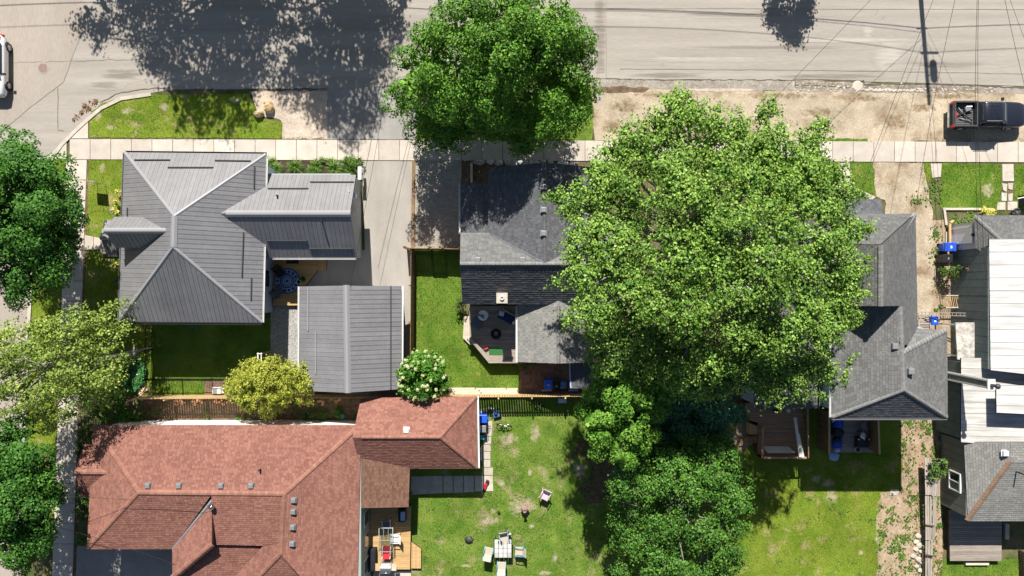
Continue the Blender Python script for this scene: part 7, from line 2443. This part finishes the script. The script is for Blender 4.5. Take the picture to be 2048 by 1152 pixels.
weeds('clover', 'broad-leaved weeds and clover in the lower lawn', [(830, 995), (960, 995), (990, 850), (1180, 840), (1230, 1150), (845, 1150)], 1.1, 'leaf_weed', 13, s=.06, h=.07)
weeds('clover', 'broad-leaved weeds in the right back lawn', [(1500, 985), (1750, 985), (1750, 1150), (1500, 1150)], .5, 'leaf_weed', 14, s=.06, h=.07)
weeds('clover', 'weeds in the corner lawns', verge, .8, 'leaf_weed', 15, s=.06, h=.07)
# pale stones at the end of the dirt strip
for i, (x, y, r_) in enumerate(((1836, 1072, 7), (1832, 1084, 6), (1838, 1090, 8), (1831, 1098, 6), (1840, 1102, 5), (1826, 1112, 6), (1836, 1118, 7), (1842, 1124, 5), (1832, 1132, 5), (1840, 1140, 6))):
    p = W(x, y)
    tag(rock((p.x, p.y, 0.01), r_ / S, r_ / S * .8, .16, 120 + i, 'concrete_old', None, 'field_stone'), ['topmost', 'second', 'third', 'fourth', 'fifth', 'sixth', 'seventh', 'eighth', 'ninth', 'lowest'][i] + ' pale stone from the top in the row beside the leaning fence boards', 'stone', 'pale stones in a row on the dirt strip')

# ------------------------------------------------------------------ grass blades
scatter_blades('grass', [verge], 160, .07, .035, 'blades_dry', 'short dry grass of the kerbside verge', 'grass', seed=1, z=.03)
scatter_blades('grass', [L_front1, L_front1b, L_west], 150, .07, .035, 'blades_dry', 'short grass of the corner lawn round the metal-roofed house', 'grass', seed=2, z=.01)
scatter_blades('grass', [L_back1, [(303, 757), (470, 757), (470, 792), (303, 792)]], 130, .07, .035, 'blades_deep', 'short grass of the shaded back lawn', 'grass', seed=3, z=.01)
scatter_blades('grass', [[(833, 545), (920, 545), (925, 640), (940, 690), (980, 728), (1045, 728), (1045, 776), (833, 782)]], 190, .08, .04, 'blades', 'bright grass beside the weathered deck', 'grass', seed=4, z=.01)
hl = [blob(x, y, rx * .7, ry * .7, 26, .45, sd) for (x, y, rx, ry, sd) in bald] + [blob(970, 862, 10, 14, 26, .3, 71)]
scatter_blades('grass', [[(823, 990), (965, 990), (988, 940), (985, 842), (1180, 830), (1300, 850), (1320, 1160), (844, 1160), (844, 1090)]], 150, .08, .04, 'blades', 'patchy green grass of the lower lawn', 'grass', holes=hl, seed=5, z=.01)
scatter_blades('grass', [[(1320, 900), (1500, 905), (1812, 905), (1812, 980), (1765, 1000), (1757, 1160), (1300, 1160)]], 150, .07, .038, 'blades_dry', 'yellowish grass of the right back lawn', 'grass', holes=hl, seed=6, z=.014)
scatter_blades('grass', [L_f3a, L_f3z, L_f3b, L_f4a, L_f4b, strip3, [(1868, 275), (2060, 277), (2060, 285), (1868, 284)]], 170, .08, .04, 'blades', 'grass of the front lawns on the right', 'grass', holes=[blob(1975, 380, 11, 13, 26, .3, 72)], seed=7, z=.014)
scatter_blades('grass', [L_back4], 170, .08, .04, 'blades', 'grass below the weathered back porch', 'grass', seed=8, z=.014)
scatter_blades('grass', [verge2], 120, .07, .035, 'blades_dry', 'thin dry grass under the roadside maple', 'grass', seed=9, z=.02)
scatter_blades('grass', [[(560, 274), (660, 274), (660, 280), (560, 280)], [(712, 277), (760, 278), (760, 280), (712, 280)]], 200, .09, .04, 'blades', 'fringe of grass along the pavement edge', 'grass', seed=10, z=.02)
# ------------------------------------------------------------------ vehicles
def loft(mb, secs, caps=True, smooth=True):
    """secs: lists of equal length of 3-D points round a section"""
    n = len(secs[0])
    vs = [p for s in secs for p in s]
    fs = []
    for i in range(len(secs) - 1):
        for k in range(n):
            j = (k + 1) % n
            fs.append((i * n + k, i * n + j, (i + 1) * n + j, (i + 1) * n + k))
    if caps:
        fs.append(tuple(range(n - 1, -1, -1)))
        fs.append(tuple((len(secs) - 1) * n + k for k in range(n)))
    mb.add(vs, fs, None, smooth)
    return mb


def sec(x, hw, z0, z1, r=.1):
    return [(x, -hw + r * .6, z0), (x, hw - r * .6, z0), (x, hw, z0 + r), (x, hw, z1 - r), (x, hw - r * .35, z1 - r * .3), (x, hw - r, z1),
            (x, -hw + r, z1), (x, -hw + r * .35, z1 - r * .3), (x, -hw, z1 - r), (x, -hw, z0 + r)]


def wheel(t, x, y, r=.36, w=.22):
    o = MB().tube([(x, y - w / 2, r), (x, y + w / 2, r)], r, 18).build('wheel', 'rubber', t)
    for s_ in (-1, 1):
        MB().tube([(x, y + s_ * w / 2, r), (x, y + s_ * (w / 2 + .012), r)], r * .62, 14).build('rim', 'steel', o)


# pickup: nose towards +x
pk = thing('pickup_truck', 'dark blue crew-cab pickup with tools in its open bed on the gravel shoulder', 'pickup', (0, 0, 0))
hw = .9
b = MB()
loft(b, [sec(.55, hw - .01, .38, 1.02, .1), sec(.9, hw, .36, 1.02, .12), sec(1.5, hw, .36, 1.0, .14), sec(2.1, hw - .02, .38, .97, .16), sec(2.45, hw - .12, .42, .92, .18), sec(2.62, hw - .3, .48, .84, .16)])
loft(b, [sec(-1.0, hw, .38, 1.05, .1), sec(-.4, hw, .36, 1.05, .1), sec(.56, hw, .36, 1.04, .1)])
b.build('body', 'truck_blue', pk)
bd = MB()
bd.box((-1.78, 0, .62), (1.56, 1.76, .28)).box((-1.78, hw - .06, .93), (1.58, .12, .42)).box((-1.78, -hw + .06, .93), (1.58, .12, .42))
bd.box((-1.02, 0, .93), (.08, 1.56, .42)).box((-2.54, 0, .93), (.07, 1.56, .42))
bed = bd.build('bed', 'truck_blue', pk)
fl = MB()
for i in range(13):
    fl.box((-1.78, -.72 + i * .12, .775), (1.4, .08, .02))
fl.build('bed_floor', 'bed_liner', bed)
mb = MB()
for s_ in (-1, 1):
    mb.box((-1.78, s_ * (hw - .06), 1.155), (1.58, .1, .025))
mb.box((-2.54, 0, 1.155), (.06, 1.6, .025)).box((-1.02, 0, 1.155), (.07, 1.6, .025))
mb.build('bed_rail', 'truck_bed', bed)
cb = MB()
loft(cb, [sec(-.98, hw - .1, 1.0, 1.30, .08), sec(-.84, hw - .17, 1.0, 1.66, .1), sec(-.6, hw - .19, 1.0, 1.73, .12), sec(.25, hw - .19, 1.0, 1.74, .12), sec(.5, hw - .19, 1.0, 1.68, .12), sec(1.1, hw - .12, .98, 1.03, .04)])
cab = cb.build('cab', 'truck_blue', pk)
MB().slab([(.56, -.6, 1.66), (.56, .6, 1.66), (1.08, .7, 1.07), (1.08, -.7, 1.07)], Vector((.75, 0, .66)).normalized(), -.01, .03).build('windshield', 'glass_pale', cab)
MB().slab([(-.97, -.6, 1.32), (-.97, .6, 1.32), (-.86, .56, 1.6), (-.86, -.56, 1.6)], Vector((-.93, 0, .36)).normalized(), -.01, .03).build('rear_window', 'glass', cab)
for s_ in (-1, 1):
    MB().slab([(-.7, s_ * (hw - .1), 1.1), (.08, s_ * (hw - .1), 1.1), (.08, s_ * (hw - .19), 1.6), (-.62, s_ * (hw - .19), 1.6)], Vector((0, s_, .18)).normalized(), -.01, .025).build('side_window', 'glass', cab)
    MB().slab([(.14, s_ * (hw - .1), 1.1), (.85, s_ * (hw - .1), 1.1), (.45, s_ * (hw - .19), 1.6), (.14, s_ * (hw - .19), 1.6)], Vector((0, s_, .18)).normalized(), -.01, .025).build('side_window', 'glass', cab)
    MB().bbox((.78, s_ * (hw + .13), 1.12), (.14, .22, .18), bev=.05).build('mirror', 'black_plastic', pk)
    MB().bbox((-2.53, s_ * (hw - .08), .93), (.14, .18, .4), bev=.03).build('tail_light', 'lamp_red', pk)
    MB().bbox((2.44, s_ * (hw - .28), .74), (.14, .26, .14), s_ * -.35, bev=.03).build('headlight', 'glass_pale', pk)
    wheel(pk, 1.65, s_ * (hw - .1))
    wheel(pk, -1.75, s_ * (hw - .1))
    MB().beam((-.75, s_ * (hw - .25), 1.755), (.3, s_ * (hw - .25), 1.76), .03, .02).build('roof_rail', 'metal_trim', cab)
for i in range(4):
    MB().beam((-.55, -.36 + i * .24, 1.738), (.2, -.36 + i * .24, 1.745), .05, .012).build('roof_rib', 'truck_blue', cab)
MB().bbox((-2.64, 0, .62), (.16, 1.7, .2), bev=.05).build('bumper', 'chrome', pk)
MB().bbox((2.6, 0, .52), (.16, 1.3, .2), bev=.05).build('bumper', 'metal_dark', pk)
MB().box((-2.726, 0, .62), (.012, .32, .12)).build('licence_plate', 'trim_white', pk)
for s_ in (-.2, .25):
    MB().beam((1.02, s_, 1.14), (.92, s_ + .45, 1.26), .025, .015).build('wiper', 'black_plastic', pk)
TRK = Vector((W(1971, 0, .5).x, W(0, 229, .9).y, 0.012))
pk.location = TRK
# tools in the bed
def inbed(x, y, z):
    return TRK + Vector((x, y, z))
for i, (a, b_, lab) in enumerate((((-2.3, .4, .82), (-1.25, -.45, .95), 'dark pole lying across the truck bed from upper left'), ((-2.35, -.15, .82), (-1.2, .35, .98), 'dark pole lying across the truck bed from lower left'), ((-2.2, .55, .84), (-1.5, -.3, .9), 'pale pole lying steeply across the truck bed'),
                                 ((-2.1, -.25, .84), (-1.15, -.5, .9), 'pale pole lying along the truck bed side'))):
    tag(MB().tube([inbed(*a), inbed(*b_)], .03, 6).build('pole', 'black_iron' if i < 2 else 'metal_trim'), lab, 'pole')
p = inbed(-1.55, .38, .9)
jb = thing('tool_box', 'grey tool box with a white lid in the truck bed', 'tool box', p)
MB().bbox((p.x, p.y, p.z), (.42, .34, .24), .3, bev=.04).build('case', 'grey_plastic', jb)
MB().bbox((p.x + .05, p.y + .14, p.z + .13), (.42, .1, .05), .05, bev=.02).build('lid', 'white_plastic', jb)
p = inbed(-2.25, -.05, .82)
tag(MB().bbox(p, (.28, .22, .06), .6, bev=.02).build('rag', 'red_cloth'), 'red rag on the floor of the truck bed', 'rag')

# white car, nose towards -y
cr = thing('white_car', 'white car cut by the left edge in the side street', 'car', (0, 0, 0))
hw = .9
def seq(*a):
    return [[(p[1], p[0], p[2]) for p in sec(*s)][::-1] for s in a]
b = MB()
loft(b, seq((-2.2, hw - .25, .35, .72, .16), (-2.0, hw - .08, .3, .82, .18), (-1.2, hw, .28, .92, .16), (-.6, hw, .28, .95, .14), (1.2, hw, .28, .96, .14), (1.9, hw - .06, .3, .95, .18), (2.15, hw - .2, .36, .88, .2)))
b.build('body', 'car_white', cr)
cb = MB()
loft(cb, seq((-1.15, hw - .12, .85, .93, .04), (-.45, hw - .2, .85, 1.42, .12), (.1, hw - .19, .85, 1.5, .14), (1.1, hw - .19, .85, 1.48, .14), (1.6, hw - .22, .85, 1.36, .14), (2.0, hw - .16, .85, .97, .06)))
cab = cb.build('cabin', 'car_white', cr)
MB().slab([(-.62, -.5, 1.38), (.62, -.5, 1.38), (.7, -1.08, .97), (-.7, -1.08, .97)], Vector((0, -.58, .81)).normalized(), -.01, .03).build('windshield', 'glass', cab)
MB().slab([(-.58, 1.68, 1.3), (.58, 1.68, 1.3), (.64, 1.98, 1.0), (-.64, 1.98, 1.0)], Vector((0, .7, .7)).normalized(), -.01, .03).build('rear_window', 'glass', cab)
for s_ in (-1, 1):
    for y0, y1 in ((-.75, .3), (.36, 1.45)):
        MB().slab([(s_ * (hw - .11), y0, 1.0), (s_ * (hw - .11), y1, 1.0), (s_ * (hw - .19), y1 - .1, 1.34), (s_ * (hw - .19), y0 + .4 if y0 < 0 else y0, 1.34)], Vector((s_, 0, .24)).normalized(), -.01, .03).build('side_window', 'glass', cab)
    MB().bbox((s_ * (hw + .1), -.7, 1.0), (.2, .14, .14), bev=.04).build('mirror', 'black_plastic', cr)
    MB().bbox((s_ * (hw - .2), 2.1, .78), (.3, .12, .16), s_ * -.2, bev=.03).build('tail_light', 'lamp_red', cr)
    MB().bbox((s_ * (hw - .28), -2.1, .66), (.3, .14, .12), s_ * .3, bev=.03).build('headlight', 'glass_pale', cr)
    for y in (-1.35, 1.35):
        o = MB().tube([(s_ * (hw - .2), y, .33), (s_ * (hw + .01), y, .33)], .33, 18).build('wheel', 'rubber', cr)
        MB().tube([(s_ * (hw + .01), y, .33), (s_ * (hw + .02), y, .33)], .2, 12).build('rim', 'steel', o)
        MB().tube([(s_ * (hw - .04), y + math.cos(a * math.pi / 10) * .37, .36 + math.sin(a * math.pi / 10) * .37) for a in range(11)], .04, 5).build('wheel_arch', 'black_plastic', cr)
cr.location = (W(18, 0, .6).x - 1.06, W(0, 130, .8).y, .012)
# ------------------------------------------------------------------ utility poles across the road and their lines
def sag(a, b, s, n=14):
    a, b = Vector(a), Vector(b)
    return [a + (b - a) * (i / n) - Vector((0, 0, s * 4 * (i / n) * (1 - i / n))) for i in range(n + 1)]


PA = W(1833, -109)
PB = W(868, -150)
for P_, lab, tr in ((PA, 'wooden utility pole with a transformer across the road, seen by its shadow on the right', True), (PB, 'wooden utility pole across the road behind the roadside maple', False)):
    t = thing('utility_pole', lab, 'utility pole', P_)
    MB().tube([(P_.x, P_.y, 0), (P_.x, P_.y, 11.0)], [.19, .13], 10).build('pole', 'pole_wood', t)
    MB().beam((P_.x - .35, P_.y, 7.45), (P_.x + .95, P_.y, 7.45), .09, .11).build('crossarm', 'pole_wood', t)
    MB().beam((P_.x - .5, P_.y, 5.75), (P_.x + .3, P_.y, 5.75), .07, .07).build('bracket', 'metal_dark', t)
    if tr:
        MB().lathe((P_.x + .5, P_.y, 8.1), [(.2, 0), (.26, .08), (.26, 1.15), (.22, 1.25), (.1, 1.3)], 16).build('transformer', 'metal_trim', t)
        for z in (8.4, 9.0):
            MB().beam((P_.x, P_.y, z), (P_.x + .4, P_.y, z), .06).build('hanger', 'metal_dark', t)


def line(label, a, b, s, r=.018):
    o = MB().tube(sag(a, b, s), r * .72, 5, caps=False).build('overhead_wire', 'wire')
    return tag(o, label, 'wire')


far_e, far_w = PA + Vector((38, .3, 0)), PB - Vector((34, -.6, 0))
def up(p, z, dx=0.0):
    return Vector((p.x + dx, p.y, z))
line('thick lower street cable between the two utility poles', up(PB, 5.9), up(PA, 5.75), .55, .035)
line('second lower street cable between the two utility poles', up(PB, 6.2), up(PA, 6.05), .75, .02)
line('upper street cable between the two utility poles', up(PB, 7.5), up(PA, 7.45), 1.0, .025)
line('thick lower street cable running east from the transformer pole', up(PA, 5.75), up(far_e, 5.9), .4, .03)
line('upper street cable running east from the transformer pole', up(PA, 7.45), up(far_e, 7.6), .5, .022)
line('thick lower street cable running west over the side street', up(PB, 5.9), up(far_w, 6.3), .5, .035)
line('upper street cable running west over the side street', up(PB, 7.5), up(far_w, 7.8), .5, .022)
line('service wire from the transformer pole to the tall grey house', up(PA, 6.9), W(1829, 432, 6.0), .5)
line('service wire from the transformer pole to the big tree side of the tall grey house', up(PA, 6.6), W(1700, 440, 6.2), .5)
line('service wire from the transformer pole to the wall of the white-roofed house', up(PA, 7.0), W(1958, 520, 4.3), .5)
line('second service wire to the roof corner of the white-roofed house', up(PA, 6.7, .2), W(1972, 560, 4.2), .6)
line('service wire from the transformer pole leaning east over the pickup', up(PA, 6.8, .3), W(2120, 420, 5.5), .5)
line('thin phone wire from the transformer pole to the far right house', up(PA, 6.0, .3), W(2200, 430, 5.0), .5, .014)
line('long slanting service wire from the transformer pole to the slate-shingled house', up(PA, 6.5, -.2), W(1240, 520, 5.9), .7)
line('service wire from the left pole down to the wing of the metal-roofed house', up(PB, 6.8), W(719, 395, 4.4), .5, .02)
line('service wire from the left pole down to the metal-roofed garage', up(PB, 6.5), W(700, 575, 4.1), .6, .016)
line('service wire across the asphalt drive to the red-roofed house', W(-60, 985, 6.5), W(425, 1012, 5.2), .3, .016)
line('lower service wire across the asphalt drive to the red-roofed house', W(60, 1040, 5.5), W(352, 1130, 3.5), .3, .016)
